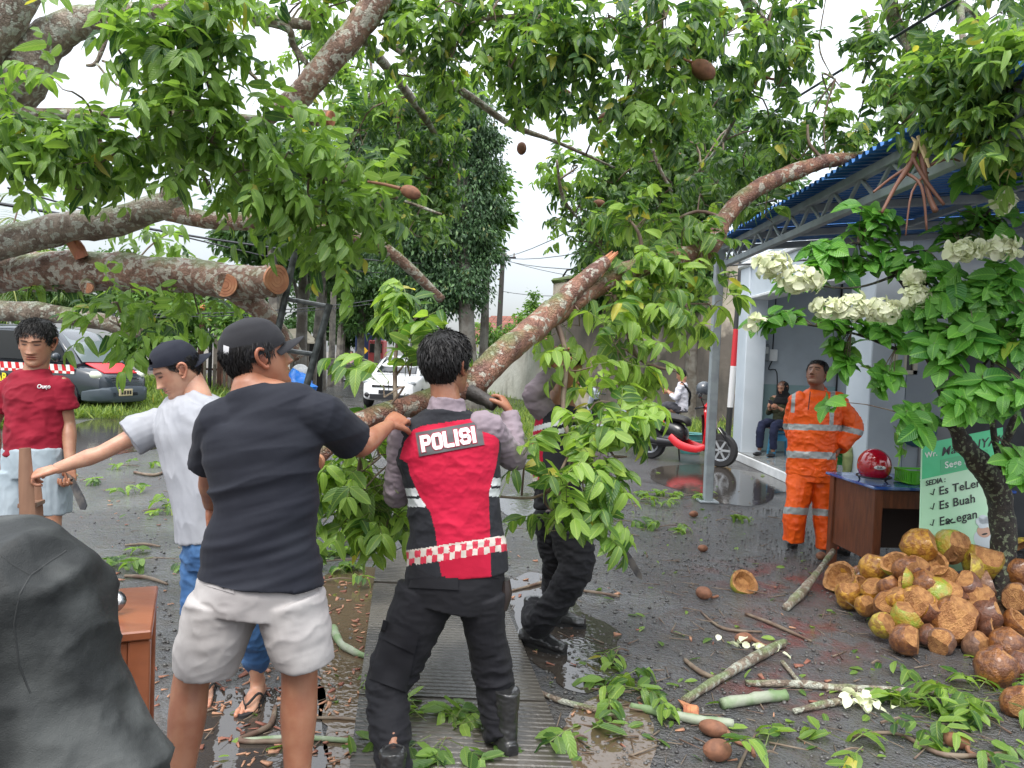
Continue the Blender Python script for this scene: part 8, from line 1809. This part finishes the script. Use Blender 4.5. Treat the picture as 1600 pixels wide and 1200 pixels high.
for(px,py,d,ax,L_,r_,st)in((1097,108,4.7,(.85,0,-.5),.165,.058,[P(1075,95,4.7),P(1040,80,4.75),P(1010,62,4.8)]),(1220,127,5.4,(.9,0,-.2),.11,.036,[P(1200,122,5.4),P(1188,116,5.4)]),(945,188,4.9,(.7,0,.5),.13,.045,None),(880,148,5.0,(.9,0,.1),.1,.035,None),(815,233,5.4,(0,0,1),.09,.035,None),(628,182,6.2,(.3,0,1),.12,.045,None),(1060,250,6.5,(.5,0,1),.11,.04,None),(935,318,6.6,(1,0,0),.11,.035,None)):fruit('f',P(px,py,d),ax,ot,L_,r_,st)
# ---- T3: the limb the men are pulling, still resting on the awning
hb=root('broken_branch',tuple(G(560,900)),'long broken mahogany branch held by the men and resting on the blue awning','branch')
main=[(490,722,2.80,36),(545,670,2.92,40),(600,644,3.08,42),(665,628,3.28,46),(735,600,3.45,54),(772,566,3.55,52),(850,500,3.85,50),(930,446,4.15,46),(1000,418,4.40,40),(1060,404,4.60,38),(1108,390,4.78,34),(1132,342,4.95,32),(1172,302,5.05,34),(1230,273,5.15,30),(1290,253,5.22,26),(1340,245,5.30,22),(1400,240,5.4,14),(1460,225,5.5,8)]
BARKR=bark_mat('red_bark',(.26,.125,.08),(.13,.06,.045),(.38,.36,.30),(.12,.17,.05),.555)
limb('limb',[(x,y,d,w*.82)for x,y,d,w in main],BARKR,hb,n=28,res=8,seed=3,amp=.16,freq=10)
limb('torn_fork',[(838,520,3.78,30),(880,470,3.92,32),(915,436,4.02,28),(948,409,4.08,20)],BARKR,hb,n=20,res=6,seed=5,amp=.14)
b=MB()
for k_ in range(7):a_=random.uniform(-8,8);b.tube([P(932+a_*.5,424+a_,4.05),P(948+a_*.4,408+a_*.6,4.08),P(958+random.uniform(-4,8),396+random.uniform(-4,6),4.1)],[.022,.013,.003],n=5,wob=.3,seed=k_)
o_=b.build('splinters',SPL,hb);o_['kind']='stuff'
limb('cut_stub',[(722,604,3.42,34),(745,618,3.38,24),(772,633,3.34,19)],mat('charred_bark',(.03,.026,.024),.6,col2=(.06,.05,.045),nscale=15,bump=.8,bscale=40,bdist=.008),hb,n=16,seed=9,amp=.25,freq=20)
cutface(P(489,723,2.79),P(470,735,2.7)-P(489,722,2.8),.04,hb)
tws=[[(868,500,3.9,9),(884,555,3.85,9),(880,640,3.75,8),(892,705,3.6,6),(884,770,3.5,4)],[(950,440,4.2,9),(975,500,4.15,7),(998,560,4.1,6),(1055,580,4.2,4)],[(620,648,3.12,8),(617,590,3.2,7),(622,530,3.3,5),(640,500,3.4,3)],[(570,660,3.0,7),(560,740,3.15,6),(545,830,3.3,5)],[(1040,408,4.55,7),(1060,450,4.45,6),(1080,500,4.4,4)],[(892,705,3.6,5),(850,772,3.4,5),(780,776,3.3,4)],[(1132,342,4.95,6),(1090,330,5.0,5),(1040,350,4.9,3)],[(1290,253,5.2,6),(1265,225,5.2,5),(1262,195,5.2,4)],[(880,640,3.75,5),(940,690,3.65,4),(980,740,3.6,3)],[(1004,418,4.4,8),(1000,370,4.5,6),(985,345,4.6,3)]]
skel3=[]
for i,L_ in enumerate(tws):limb('twig',L_,TWIG,hb,n=8,res=4,seed=70+i)
for L_ in tws+[main]:
 for a,b_ in zip(L_[:-1],L_[1:]):skel3+=[tuple(a[k]+(b_[k]-a[k])*t for k in range(3))for t in(0,.5)]
T3c=[(625,545,3.35,26,30,3,.7),(640,600,3.25,16,24,2,.65),(665,508,3.45,36,16,3,.7),(600,628,3.05,14,14,1,.7),(640,580,3.4,26,26,2,.6),(560,752,3.3,46,46,7,.5),(545,825,3.35,40,34,5,.5),(606,800,3.3,32,56,6,.4),(592,728,3.25,36,34,4,.5),(520,780,3.4,22,34,3,.6),(575,870,3.45,40,18,3,.7),(1000,462,4.2,58,30,6,.6),(1062,452,4.4,46,34,6,.6),(945,476,4.1,46,28,4,.6),(1095,420,4.6,34,36,4,.55),(1030,512,4.2,52,30,5,.5),(1110,500,4.6,26,32,3,.45),(905,520,4.0,40,22,3,.55),(960,556,3.9,46,34,5,.5),(925,590,3.8,30,34,3,.5),(955,645,3.7,36,34,4,.5),(930,690,3.6,26,30,3,.55),(958,700,3.6,34,28,3,.55),(975,605,4.0,26,30,2,.55),(925,735,3.5,34,24,3,.55),(885,785,3.4,34,16,3,.65),(912,790,3.45,20,18,1,.6),(955,722,3.6,18,20,1,.6),(1000,366,4.6,42,20,3,.75),(1050,350,5.0,46,26,4,.75),(1100,332,5.2,32,26,3,.7),(1065,395,4.7,32,14,2,.7),(1195,345,5.3,22,14,1,.7),(1230,240,5.3,36,14,2,.7),(1370,260,5.3,22,10,2,.5),(818,730,3.25,8,8,1,.75),(905,830,3.4,34,18,4,.65),(945,790,3.5,30,24,3,.6),(870,835,3.35,24,14,2,.7),(1060,520,4.4,40,26,4,.55),(600,850,3.3,26,34,4,.5),(560,800,3.3,40,40,4,.5)]
Lv=Leaves(303);fill(Lv,T3c,skel3,k=4,L=.19,pairs=3,ll=.115,tone=.6,dens=.86,tw=.0035,droop=.3)
clear=[i for i,t in enumerate(Lv.T)if not(t[1]<3.3 and-.60<t[0]<.0 and .9<t[2]<1.5)]
for k_ in 'TDNSR':setattr(Lv,k_,[getattr(Lv,k_)[i]for i in clear])
Lv.finish(hb,LM_B,T6)
# fresh snapped pale stem and dangling brown shoots at the awning edge
b=MB();b.tube([P(1434,212,4.1),P(1442,232,4.1),P(1452,262,4.08)],[(.010,.006),(.018,.009),(.007,.004)],n=6,res=3);b.tube([P(1424,214,4.1),P(1432,222,4.1),P(1428,236,4.1)],[(.004,.003),(.016,.008),(.014,.01)],n=6);b.build('bare_splinter',mat('pale_splinter',(.55,.42,.22),.6),hb,smooth=True)
for L_ in([(1432,228,5,9),(1420,260,5,8),(1400,290,4.95,6),(1378,332,4.9,4)],[(1440,240,5,8),(1450,300,4.95,6),(1462,330,4.9,8)],[(1425,245,5,5),(1445,280,4.95,5),(1475,320,4.9,4)],[(1420,260,5,4),(1390,280,5,4),(1365,300,4.9,3)],[(1445,262,5,4),(1480,248,4.9,4),(1500,252,4.9,2)],[(1415,270,5,4),(1440,292,4.9,4),(1448,360,4.9,3)],[(1450,270,5,3),(1425,300,4.9,3),(1415,368,4.9,2)]):limb('bare_shoot',[(x,y,d-.88,w*1.2)for x,y,d,w in L_],mat('red_brown_twig',(.16,.07,.045),.6),hb,n=7,res=4)
# ---- flowering shrub at the right
sh_=root('flowering_shrub',tuple(G(1556,965)),'shrub with big veined leaves and cream flower heads over the drinks board','shrub')
SB=bark_mat('shrub_bark',(.05,.04,.032),(.025,.02,.018),(.22,.26,.16),(.05,.07,.03),.56,1.6)
limbsS=[[(1558,975,4.85,50),(1566,900,4.85,46),(1568,830,4.85,44),(1560,770,4.85,46),(1540,735,4.8,46),(1510,700,4.75,38),(1496,670,4.7,28),(1476,620,4.7,20),(1458,575,4.7,18),(1448,520,4.7,16),(1440,450,4.7,12)],[(1560,770,4.85,30),(1568,730,4.8,24),(1572,690,4.8,18),(1590,640,4.7,12),(1600,560,4.7,8)],[(1568,740,4.8,14),(1553,680,4.7,12),(1551,600,4.7,9),(1550,500,4.6,7)],[(1580,750,4.8,14),(1600,720,4.7,12),(1630,600,4.6,10)],[(1496,670,4.7,14),(1430,645,4.7,8),(1400,650,4.7,5)],[(1458,560,4.7,12),(1400,545,4.75,7),(1330,520,4.8,5),(1215,500,4.9,3)],[(1448,500,4.7,12),(1400,430,4.8,8),(1340,380,4.9,5),(1290,400,4.9,4)],[(1440,450,4.7,10),(1500,380,4.7,7),(1560,300,4.7,5),(1540,200,4.7,3)],[(1490,640,4.7,9),(1530,580,4.6,6),(1560,540,4.5,4)],[(1448,480,4.7,7),(1510,460,4.6,5),(1570,440,4.5,4)],[(1400,430,4.8,6),(1330,450,4.8,4),(1230,440,4.9,3)]]
skS=[]
for i,L_ in enumerate(limbsS):
 limb('trunk' if i==0 else 'stem',[(x,y,d,w*.8)for x,y,d,w in L_],SB,sh_,n=18 if i<2 else 8,res=7,seed=90+i,amp=.22 if i<2 else .1,freq=14)
 for a,b_ in zip(L_[:-1],L_[1:]):skS+=[tuple(a[k]+(b_[k]-a[k])*t for k in range(3))for t in(0,.5)]
Sc=[(1360,352,4.9,44,34,9),(1295,395,4.9,42,26,7),(1420,400,4.8,42,30,7),(1340,415,4.95,50,18,5),(1480,450,4.6,52,34,9),(1560,440,4.5,46,44,10),(1545,520,4.5,52,36,9),(1465,540,4.6,44,34,7),(1395,505,4.8,46,24,6),(1325,545,4.9,34,30,5),(1320,500,4.85,44,16,4),(1570,605,4.4,42,36,7),(1505,630,4.45,46,34,7),(1440,650,4.6,36,16,4),(1545,265,4.8,50,50,10),(1565,345,4.7,40,34,7),(1490,350,4.8,34,28,5),(1215,492,4.95,26,18,3),(1185,500,4.95,14,10,1),(1380,585,4.8,26,22,3),(1290,640,4.9,14,14,1),(1410,690,4.7,16,14,1),(1600,500,4.4,26,60,6),(1450,480,4.7,50,26,5),(1590,720,4.5,10,40,2),(1240,440,5.0,34,16,3),(1590,220,4.9,26,60,5)]
Lv=Leaves(404);rg=Lv.rg;sk=np.array([tuple(P(*q))for q in skS])
for(px,py,d,rx,ry,n)in Sc:
 c=np.array(P(px,py,d));s=d/F
 for i in range(int(n*1.7)):
  q=rg.normal(size=3);q/=np.linalg.norm(q);q*=rg.random()**.4;p=c+q*np.array([rx*s,max(rx,ry)*s*.7,ry*s]);near=sk[np.argmin(((sk-p)**2).sum(1))]
  Lv.tw.tube([V(near),V(near*.5+p*.5)+V((0,0,.02)),V(p)],[.004,.003,.002],n=4,res=2);Lv.whorl(p,V(p-near).normalized()*.5+V((rg.normal()*.35,-.35,.75)),6,.158,.5)
TS=[leaf_template(.62,b,f,6,wave=w)for b,f,w in((.2,.3,.02),(.4,.15,.03),(.6,.3,.02))]
Lv.finish(sh_,LM_S,TS,singles=298)
PET=mat('cream_bract',(.86,.87,.66),.6,col2=(.78,.82,.55),nscale=14,trans=.3,bump=.2,bscale=60)
tp_=leaf_template(.68,.25,.35,4,wave=.03)
for(px,py,rx,ry,n)in((1205,415,34,18,46),(1250,436,42,20,54),(1290,482,28,12,24),(1330,480,34,18,42),(1378,486,34,16,42),(1430,462,20,22,30),(1428,432,14,12,18),(1505,392,28,14,30),(1555,388,34,12,40),(1568,316,12,13,16),(1180,505,8,8,8)):
 n=int(n*2.4);d=4.62 if px<1480 else 4.3;c=np.array(P(px,py,d));s=d/F;q=rg.normal(size=(n,3));q/=np.linalg.norm(q,axis=1,keepdims=True);q[:,1]=-np.abs(q[:,1])*.8;T=c+q*np.array([rx*s,rx*s*.7,ry*s])*rg.uniform(.4,1,(n,1));D_=q*.9+rg.normal(size=(n,3))*.5+np.array([0,-.25,-.3])
 me=scatter_mesh('flower_head',[tp_],np.zeros(n,int),frames(np.cross(q,rg.normal(size=(n,3)))+q*.25,rg.normal(size=n)*.3,rg.uniform(.048,.08,n),q+np.array([0,0,.35])),T,rg.random(n),PET);o=link('flower_head',me,sh_)
def ground_spray(px,py,rad,n,label,m=LM_B,seed=0,ll=.11,flat=.35,single=False):
 c=G(px,py);r=root('leaf_spray',(c.x,c.y,0),label,'leaf spray','leafy sprays fallen on the ground');Lv=Leaves(seed);rg=Lv.rg;R=rad*c.y/F
 for i in range(n):
  a=rg.uniform(0,6.28);q=rg.random()**.6*R;p=(c.x+math.cos(a)*q,c.y+math.sin(a)*q*.8,.03+rg.random()*.05);Lv.pinnate(p,(math.cos(a+rg.normal()*.6),math.sin(a+rg.normal()*.6),.12),.18,3,ll,.10,.55+rg.normal()*.15)
 T=np.array(Lv.T);T[:,2]=np.clip(T[:,2],.012,.14);Lv.T=[tuple(t)for t in T];D_=np.array(Lv.D);D_[:,2]*=flat;Lv.D=[tuple(t)for t in D_]
 for v in range(len(Lv.gt.v)):x_,y_,z_=Lv.gt.v[v];Lv.gt.v[v]=(x_,y_,max(.006,z_))
 Lv.tw.tube([(c.x-R*.8,c.y-R*.2,.012),(c.x,c.y,.03),(c.x+R*.8,c.y+R*.3,.012)],[.006,.005,.003],n=5,res=3);Lv.finish(r,m,T4,singles=min(60,len(Lv.T)))
sprays=[(240,878,42,9,'leafy spray lying on the road between the jacket and the blue jeans'),(1040,782,50,10,'leafy spray left of the grey post foot',),(1085,776,24,4,'small green spray touching the grey post foot'),(970,818,24,4,'small spray on the yard beside the machete'),(1130,815,16,3,'small spray between the post and the orange-suited man'),(1050,825,28,4,'scattered pale spray in front of the grey post'),(540,880,50,10,'bright leaf heap left of the policeman hip on the ground'),(560,850,44,9,'leaf heap behind the policeman left leg'),(530,910,34,5,'pale loose sprays at the brown puddle edge'),(700,1165,56,12,'leafy heap between the policeman boots'),(655,1130,18,3,'upright small spray behind the policeman left calf'),(750,1120,12,2,'glossy leaf pair beside the right boot'),(960,1090,36,5,'light green spray at the puddle edge by the green stick'),(1010,1095,20,3,'narrow-leaved sprig right of the light green spray'),(970,1022,16,2,'lone pale sprig beside the long puddle'),(905,1160,18,2,'two leaves at the bottom muddy puddle'),(1540,1105,60,16,'large yellow-green leaf heap at the lower right edge'),(1410,1130,50,9,'dull crumpled sprays right of the white petals'),(1490,1165,30,4,'broad dark leaves around the lower right fruit'),(1330,1180,30,3,'three pale leaflets on a stalk at the bottom edge'),(1200,1185,22,2,'single broad leaf beside the bottom fruit'),(145,752,22,3,'small spray on the road right of the machete'),(180,768,20,3,'small pale spray in the middle of the road'),(200,730,20,3,'small spray farther up the road'),(240,800,20,3,'flat sprig on the road above the larger spray'),(265,800,14,2,'second flat sprig by the blue jeans'),(620,1100,12,2,'sprig on the ribbed slabs'),(810,830,16,2,'sprig at the edge of the shallow puddle'),(1370,1040,12,1,'lone yellowish leaf before the coconut pile'),(1000,790,30,4,'dark spray between machete and post')]
for i,s in enumerate(sprays):ground_spray(*s[:4],s[4],seed=500+i,m=(LM_B if i%3 else LM_M))
# sticks: (points in pixels with thickness), label
LICH=BARKL;GREENST=mat('green_stick',(.16,.24,.11),.6,col2=(.30,.33,.25),nscale=9,bump=.3,bscale=40)
sticks=[([(1068,1102,14),(1120,1070,14),(1180,1035,16),(1225,1010,13)],'thick mossy stick slanting up right of the splintered end',LICH),([(1165,1072,9),(1260,1076,12),(1340,1084,13),(1475,1087,9)],'long horizontal stick across the lower right yard',LICH),([(1128,1108,17),(1180,1100,18),(1228,1094,17)],'short thick green-grey cut log piece',GREENST),([(985,1108,10),(1040,1122,14),(1090,1133,16),(1145,1139,14)],'smooth pale green stick at the lower middle',GREENST),([(1240,1117,9),(1290,1106,12),(1330,1100,9)],'orange-ended stick left of the white petals',LICH),([(1228,955,12),(1250,935,16),(1278,912,9),(1300,892,8)],'lichened stick leaning onto the left end of the coconut pile',LICH),([(820,1075,6),(870,1098,9),(930,1115,10),(975,1130,7)],'dark stick crossing the slab edge into the puddle',LICH),([(1165,962,5),(1210,980,6),(1268,1005,4)],'thin brown twig beside the red paint stain',TWIG),([(1095,958,3),(1130,985,5),(1190,990,4)],'thin bent twig left of the red paint stain',TWIG),([(1070,1035,6),(1095,1055,8),(1130,1068,6)],'dark twig forking from the mossy stick',TWIG),([(1222,1038,7),(1240,1060,7),(1252,1075,5)],'pale twig standing against the long horizontal stick',LICH),([(520,990,14),(535,1015,12),(575,1032,9)],'curved green branch in the brown puddle',GREENST),([(430,1108,7),(420,1140,9),(375,1162,8),(460,1162,7)],'dark forked twig near the flip-flop foot',TWIG),([(380,1162,8),(470,1158,9),(580,1165,8)],'pale stick in the dark puddle between the legs',GREENST),([(195,855,4),(225,853,5),(250,856,3)],'thin straight twig above the road spray',TWIG),([(195,903,5),(230,906,6),(262,915,3)],'thin twig below the road spray',TWIG),([(490,1125,5),(540,1126,5),(572,1130,4)],'reddish twig over the brown puddle',TWIG),([(905,925,4),(940,930,5),(968,935,4)],'short twig by the machete tip',TWIG),([(1330,1155,6),(1400,1150,6),(1480,1185,8),(1600,1178,6)],'long thin twig under the lower right sprays',TWIG),([(800,925,3),(840,915,5),(870,905,6)],'dark wet twig lying in the puddle behind the policemen',TWIG),([(210,740,4),(240,745,5),(265,735,3)],'small twig far up the road',TWIG),([(1180,1150,3),(1160,1190,5),(1150,1215,4)],'small twig at the bottom edge by the fruits',TWIG)]
for i,(pts,lb,m)in enumerate(sticks):
 pp=[];rr=[]
 for j,(x,y,w)in enumerate(pts):g=G(x,y);r_=w*g.y/F/2;pp.append((g.x,g.y,r_*.9+.004));rr.append(r_)
 if 'leaning' in lb:pp[-1]=(pp[-1][0],pp[-1][1],.16);pp[-2]=(pp[-2][0],pp[-2][1],.10)
 b=MB();b.tube(pp,rr,n=12,res=6,wob=.05,seed=i);me=b.mesh('stick');co=mesh_co(me);set_co(me,co+mesh_no(me)*(fbm(co*22,2,i)*np.mean(rr)*.22)[:,None]);o=link('stick',me,None,m);tag(o,lb,'stick','sticks lying on the wet yard')
 for e_,q in((0,1),(-1,-2)):
  if i in(2,3,4):pass
g=G(1075,1118);b=MB()
for k_ in range(6):b.tube([(g.x-.03+.012*k_,g.y-.06,.01),(g.x-.01+.01*k_,g.y+.02,.03),(g.x-.02+.006*k_,g.y+.10+random.uniform(-.03,.02),.02)],[.006,.011,.003],n=5,wob=.3,seed=k_)
tag(b.build('splinter',SPL,None),'orange torn splinter of wood at the foot of the mossy stick','wood splinter')
for(px,py,n,lb)in((1170,1018,14,'white fallen bracts with two leaves beside the mossy stick'),(1345,1105,34,'heap of white fallen petals in the lower right yard')):
 g=G(px,py);rg=np.random.default_rng(n);T=np.stack([g.x+rg.normal(size=n)*.06,g.y+rg.normal(size=n)*.04,.02+rg.random(n)*.04],-1);me=scatter_mesh('petals',[tp_],np.zeros(n,int),frames(rg.normal(size=(n,3))*np.array([1,1,.25]),rg.normal(size=n)*.8,rg.uniform(.05,.075,n)),T,rg.random(n),PET);tag(link('petals',me),lb,'petals',kind='stuff')
def gfruit(px,py,w,h,ang,stalk,label,half=False):
 g=G(px,py);s=g.y/F;r=root('mahogany_fruit',(g.x,g.y,0),label,'fruit','brown mahogany fruits on the ground');ax=V((math.cos(ang),math.sin(ang),0));f=fruit('f',V((g.x,g.y,h*s/2)),ax,r,w*s,h*s/2)
 if stalk:b=MB();q=[V((g.x,g.y,h*s/2))+ax*w*s*.45];[q.append(V((G(x,y).x,G(x,y).y,.012)))for x,y in stalk];b.tube(q,[.013]+[.009]*(len(q)-1),n=9,res=4);b.build('stalk',mat('fruit_stalk',(.2,.09,.05)),r,smooth=True)
for a in((1112,1150,46,26,-.4,[(1150,1163),(1172,1172),(1178,1185)],'brown fruit with long curved stalk at the lower middle'),(1118,1188,46,34,.1,None,'round brown fruit at the bottom edge'),(1490,1168,40,24,-.5,[(1515,1180),(1548,1192)],'brown fruit with pale stalk tip on broad leaves at lower right'),(1098,936,26,20,-.6,[(1112,936),(1122,934)],'brown fruit with short stalk left of the lone coconut half'),(1160,1006,30,18,.2,[(1195,1012),(1210,1014)],'brown fruit behind the white fallen bracts'),(1282,875,18,13,.3,None,'small brown fruit at the orange-suited man feet'),(1097,862,16,11,0,None,'small brown fruit left of the orange-suited man'),(1083,808,16,10,.4,None,'small brown fruit beside the grey post foot'),(740,790,14,8,0,None,'brown fruit behind the policeman vest'),(1600,1115,60,44,0,None,'large brown fruit half cut by the right frame edge')):gfruit(*a)
# chips, small twigs and specks: uncountable
rg=np.random.default_rng(77)
def scatter_ground(name,temps,n,regions,size,label,cat,m,z=.006,seed=1,flat=.1):
 rg=np.random.default_rng(seed);T=[];tot=sum(r[4]for r in regions)
 for(x0,x1,y0,y1,w)in regions:
  k=int(n*w/tot);a=rg.uniform(x0,x1,k);b_=rg.uniform(y0,y1,k)
  for x,y in zip(a,b_):g=G(x,y);T.append((g.x,g.y,z))
 T=np.array(T);k=len(T);D_=rg.normal(size=(k,3));D_[:,2]*=flat;me=scatter_mesh(name,temps,rg.integers(0,len(temps),k),frames(D_,rg.normal(size=k)*.3,rg.uniform(size[0],size[1],k)),T,rg.random(k),m);tag(link(name,me),label,cat,kind='stuff')
def chip(w,t):b=MB();b.box((0,.5,t/2),(w,1,t));v=np.array(b.v);v[v[:,1]>.9,0]*=.5;v[v[:,1]>.9,2]*=.4;return v,b.f,np.full((8,2),.5)
chips=[chip(.35,.18),chip(.25,.12),chip(.5,.2)]
CH=mat('wood_chip',(.42,.22,.13),.65,col2=(.24,.09,.06),nscale=5,nlo=.45,nhi=.55)
scatter_ground('wood_chips',chips,520,[(330,600,1000,1200,5),(200,420,1020,1190,1.5),(500,620,900,1000,2),(80,330,800,960,.8),(600,900,900,1200,1.2),(880,1300,900,1190,.7),(640,1000,760,880,.5),(100,560,700,820,.5)],(.018,.05),'fresh orange wood chips strewn over the wet road','wood chips',CH,seed=5)
tw=[chip(.05,.05),chip(.035,.04)]
scatter_ground('small_twigs',tw,420,[(900,1600,900,1200,4),(1000,1350,850,1000,1),(300,900,900,1200,1.2),(200,900,720,860,.5),(900,1220,760,860,.8)],(.04,.16),'small dark twigs and stalks scattered over the yard','twigs',TWIG,seed=6)
scatter_ground('fallen_leaves',[T4[0],T4[1]],330,[(900,1600,850,1200,2),(300,900,850,1200,1),(80,560,690,830,.8),(760,1300,700,860,1)],(.03,.09),'single green leaves scattered over the wet ground','leaves',LM_B,z=.012,seed=7)
b=MB();rr=random.Random(4)
stv=[]
for q in range(3):s_=MB();s_.ell((0,0,.2),(.5,.4,.3),n=7,m=5,fn=lambda p,q=q:1+.25*math.sin(7*p.x+q)*math.cos(5*p.y+q));stv.append((np.array(s_.v),s_.f,np.full((len(s_.v),2),.5)))
scatter_ground('gravel',stv,2600,[(850,1600,850,1200,5),(960,1300,790,900,2),(180,560,830,1100,1.5),(760,1000,880,1200,1),(60,900,690,850,.8)],(.006,.026),'dark wet gravel and grit over the yard','gravel',mat('wet_grit',(.05,.048,.046),.25,col2=(.10,.095,.09),nscale=8),z=.0,seed=8)
# husk fibre mound that carries the upper coconuts
b=MB();q=[G(1330,925),G(1480,990),G(1600,1000)]
b.ell((2.98,4.80,.0),(.36,.24,.22),n=24,m=14,fn=lambda p:1+.12*math.sin(6*p.x)*math.cos(5*p.y));b.ell((3.28,4.78,.0),(.3,.24,.24),n=24,m=14,fn=lambda p:1+.12*math.sin(5*p.x+1)*math.cos(6*p.y));tag(b.build('husk_fibre',mat('husk_fibre',(.06,.035,.02),.9,col2=(.11,.065,.035),nscale=20,bump=1,bscale=60,bdist=.02),None,smooth=True),'dark coir waste under the coconut heap','coir',kind='stuff')
# ---- wooden furniture at the lower left
wd=mat('worn_wood',(.24,.13,.08),.5,col2=(.15,.075,.045),nscale=9,stretch=(1,1,.25),bump=.35,bscale=40,bdist=.004);wd2=mat('brown_stool_wood',(.24,.075,.03),.3,col2=(.14,.04,.018),nscale=7,stretch=(.3,1,1),bump=.3,bscale=30,bdist=.004,coat=.3)
ch=root('wooden_chair',tuple(G(45,1120)),'old wooden chair back gripped by the white-shirted man hand','chair')
d=3.28;b=MB();b.tube([P(40,1050,d),P(41,900,d),P(43,820,d),P(41,760,d),P(39,700,d)],[(.036,.022),(.036,.022),(.036,.022),(.034,.022),(.024,.02)],n=8,res=3,side=(1,0,0));b.build('back_post',wd,ch,smooth=True,angle=50)
b=MB();b.tube([P(57,1050,d+.3),P(58,900,d+.3),P(58,800,d+.3),P(54,742,d+.3)],[(.03,.02)]*3+[(.024,.02)],n=8,res=3,side=(1,0,0));b.build('back_post',wd,ch,smooth=True,angle=50)
for y_ in(790,850):b=MB();b.bar(P(42,y_,d+.01),P(57,y_-6,d+.3),.07,.02);b.build('back_slat',wd,ch)
a=G(41,1105);b=MB();b.box((P(50,900,d+.15).x,d+.15,.46),(.42,.40,.03),bev=.01);b.build('seat',wd,ch)
for(x,y)in((-.19,-.17),(.19,-.17),(.19,.18),(-.19,.18)):b=MB();b.box((P(50,900,d+.15).x+x,d+.15+y,.225),(.04,.04,.45),bev=.004);b.build('leg',wd,ch)
# stool: top edge at (180..238, 935), side slats below
d0=1.98;TLs=P(182,938,d0+.10);zt=TLs.z-.0;ra=math.radians(23);RS=Matrix.Rotation(ra,3,'Z');cr=P(237,985,d0-.12);o2=RS@V((.157,-.19,0));cx,cy,zt=cr.x-o2.x,cr.y-o2.y,cr.z
st=root('wooden_stool',(cx,cy,0),'reddish brown wooden stool with slatted side beside the dark jacket','stool');sp_l=lambda x,y,z:V((cx,cy,0))+RS@V((x,y,0))+V((0,0,z))
for i in range(3):b=MB();b.box(sp_l(-.106+.106*i,0,zt-.012),(.103,.38,.024),RS,bev=.004);b.build('top_board',wd2,st)
for(x,y)in((-.13,-.16),(.13,-.16),(.13,.16),(-.13,.16)):b=MB();b.box(sp_l(x,y,(zt-.026)/2),(.05,.045,zt-.026),RS,bev=.004);b.build('leg',wd2,st)
for s_ in(-1,1):b=MB();b.box(sp_l(0,s_*.165,zt-.08),(.21,.02,.10),RS,bev=.003);b.build('apron',wd2,st);b=MB();b.box(sp_l(s_*.135,0,zt-.08),(.02,.27,.10),RS,bev=.003);b.build('apron',wd2,st)
for x in(-.05,.04):b=MB();b.box(sp_l(x,-.16,(zt-.14)/2),(.03,.015,zt-.16),RS);b.build('slat',wd2,st)
c=P(184,922,d0-.02);c.z=zt+.03;b=MB();b.tube([c+V((-.10,0,-.005)),c+V((-.05,0,.004)),c+V((-.01,.01,.02)),c+V((.012,.0,.006)),c+V((0,-.01,-.012)),c+V((-.03,-.01,-.014))],[(.012,.009)]*6,n=8,res=4);tag(b.build('metal_handle',mat('chrome',(.25,.26,.27),.25,metal=1),None,smooth=True),'curved chrome handle lying on the brown stool','handle')
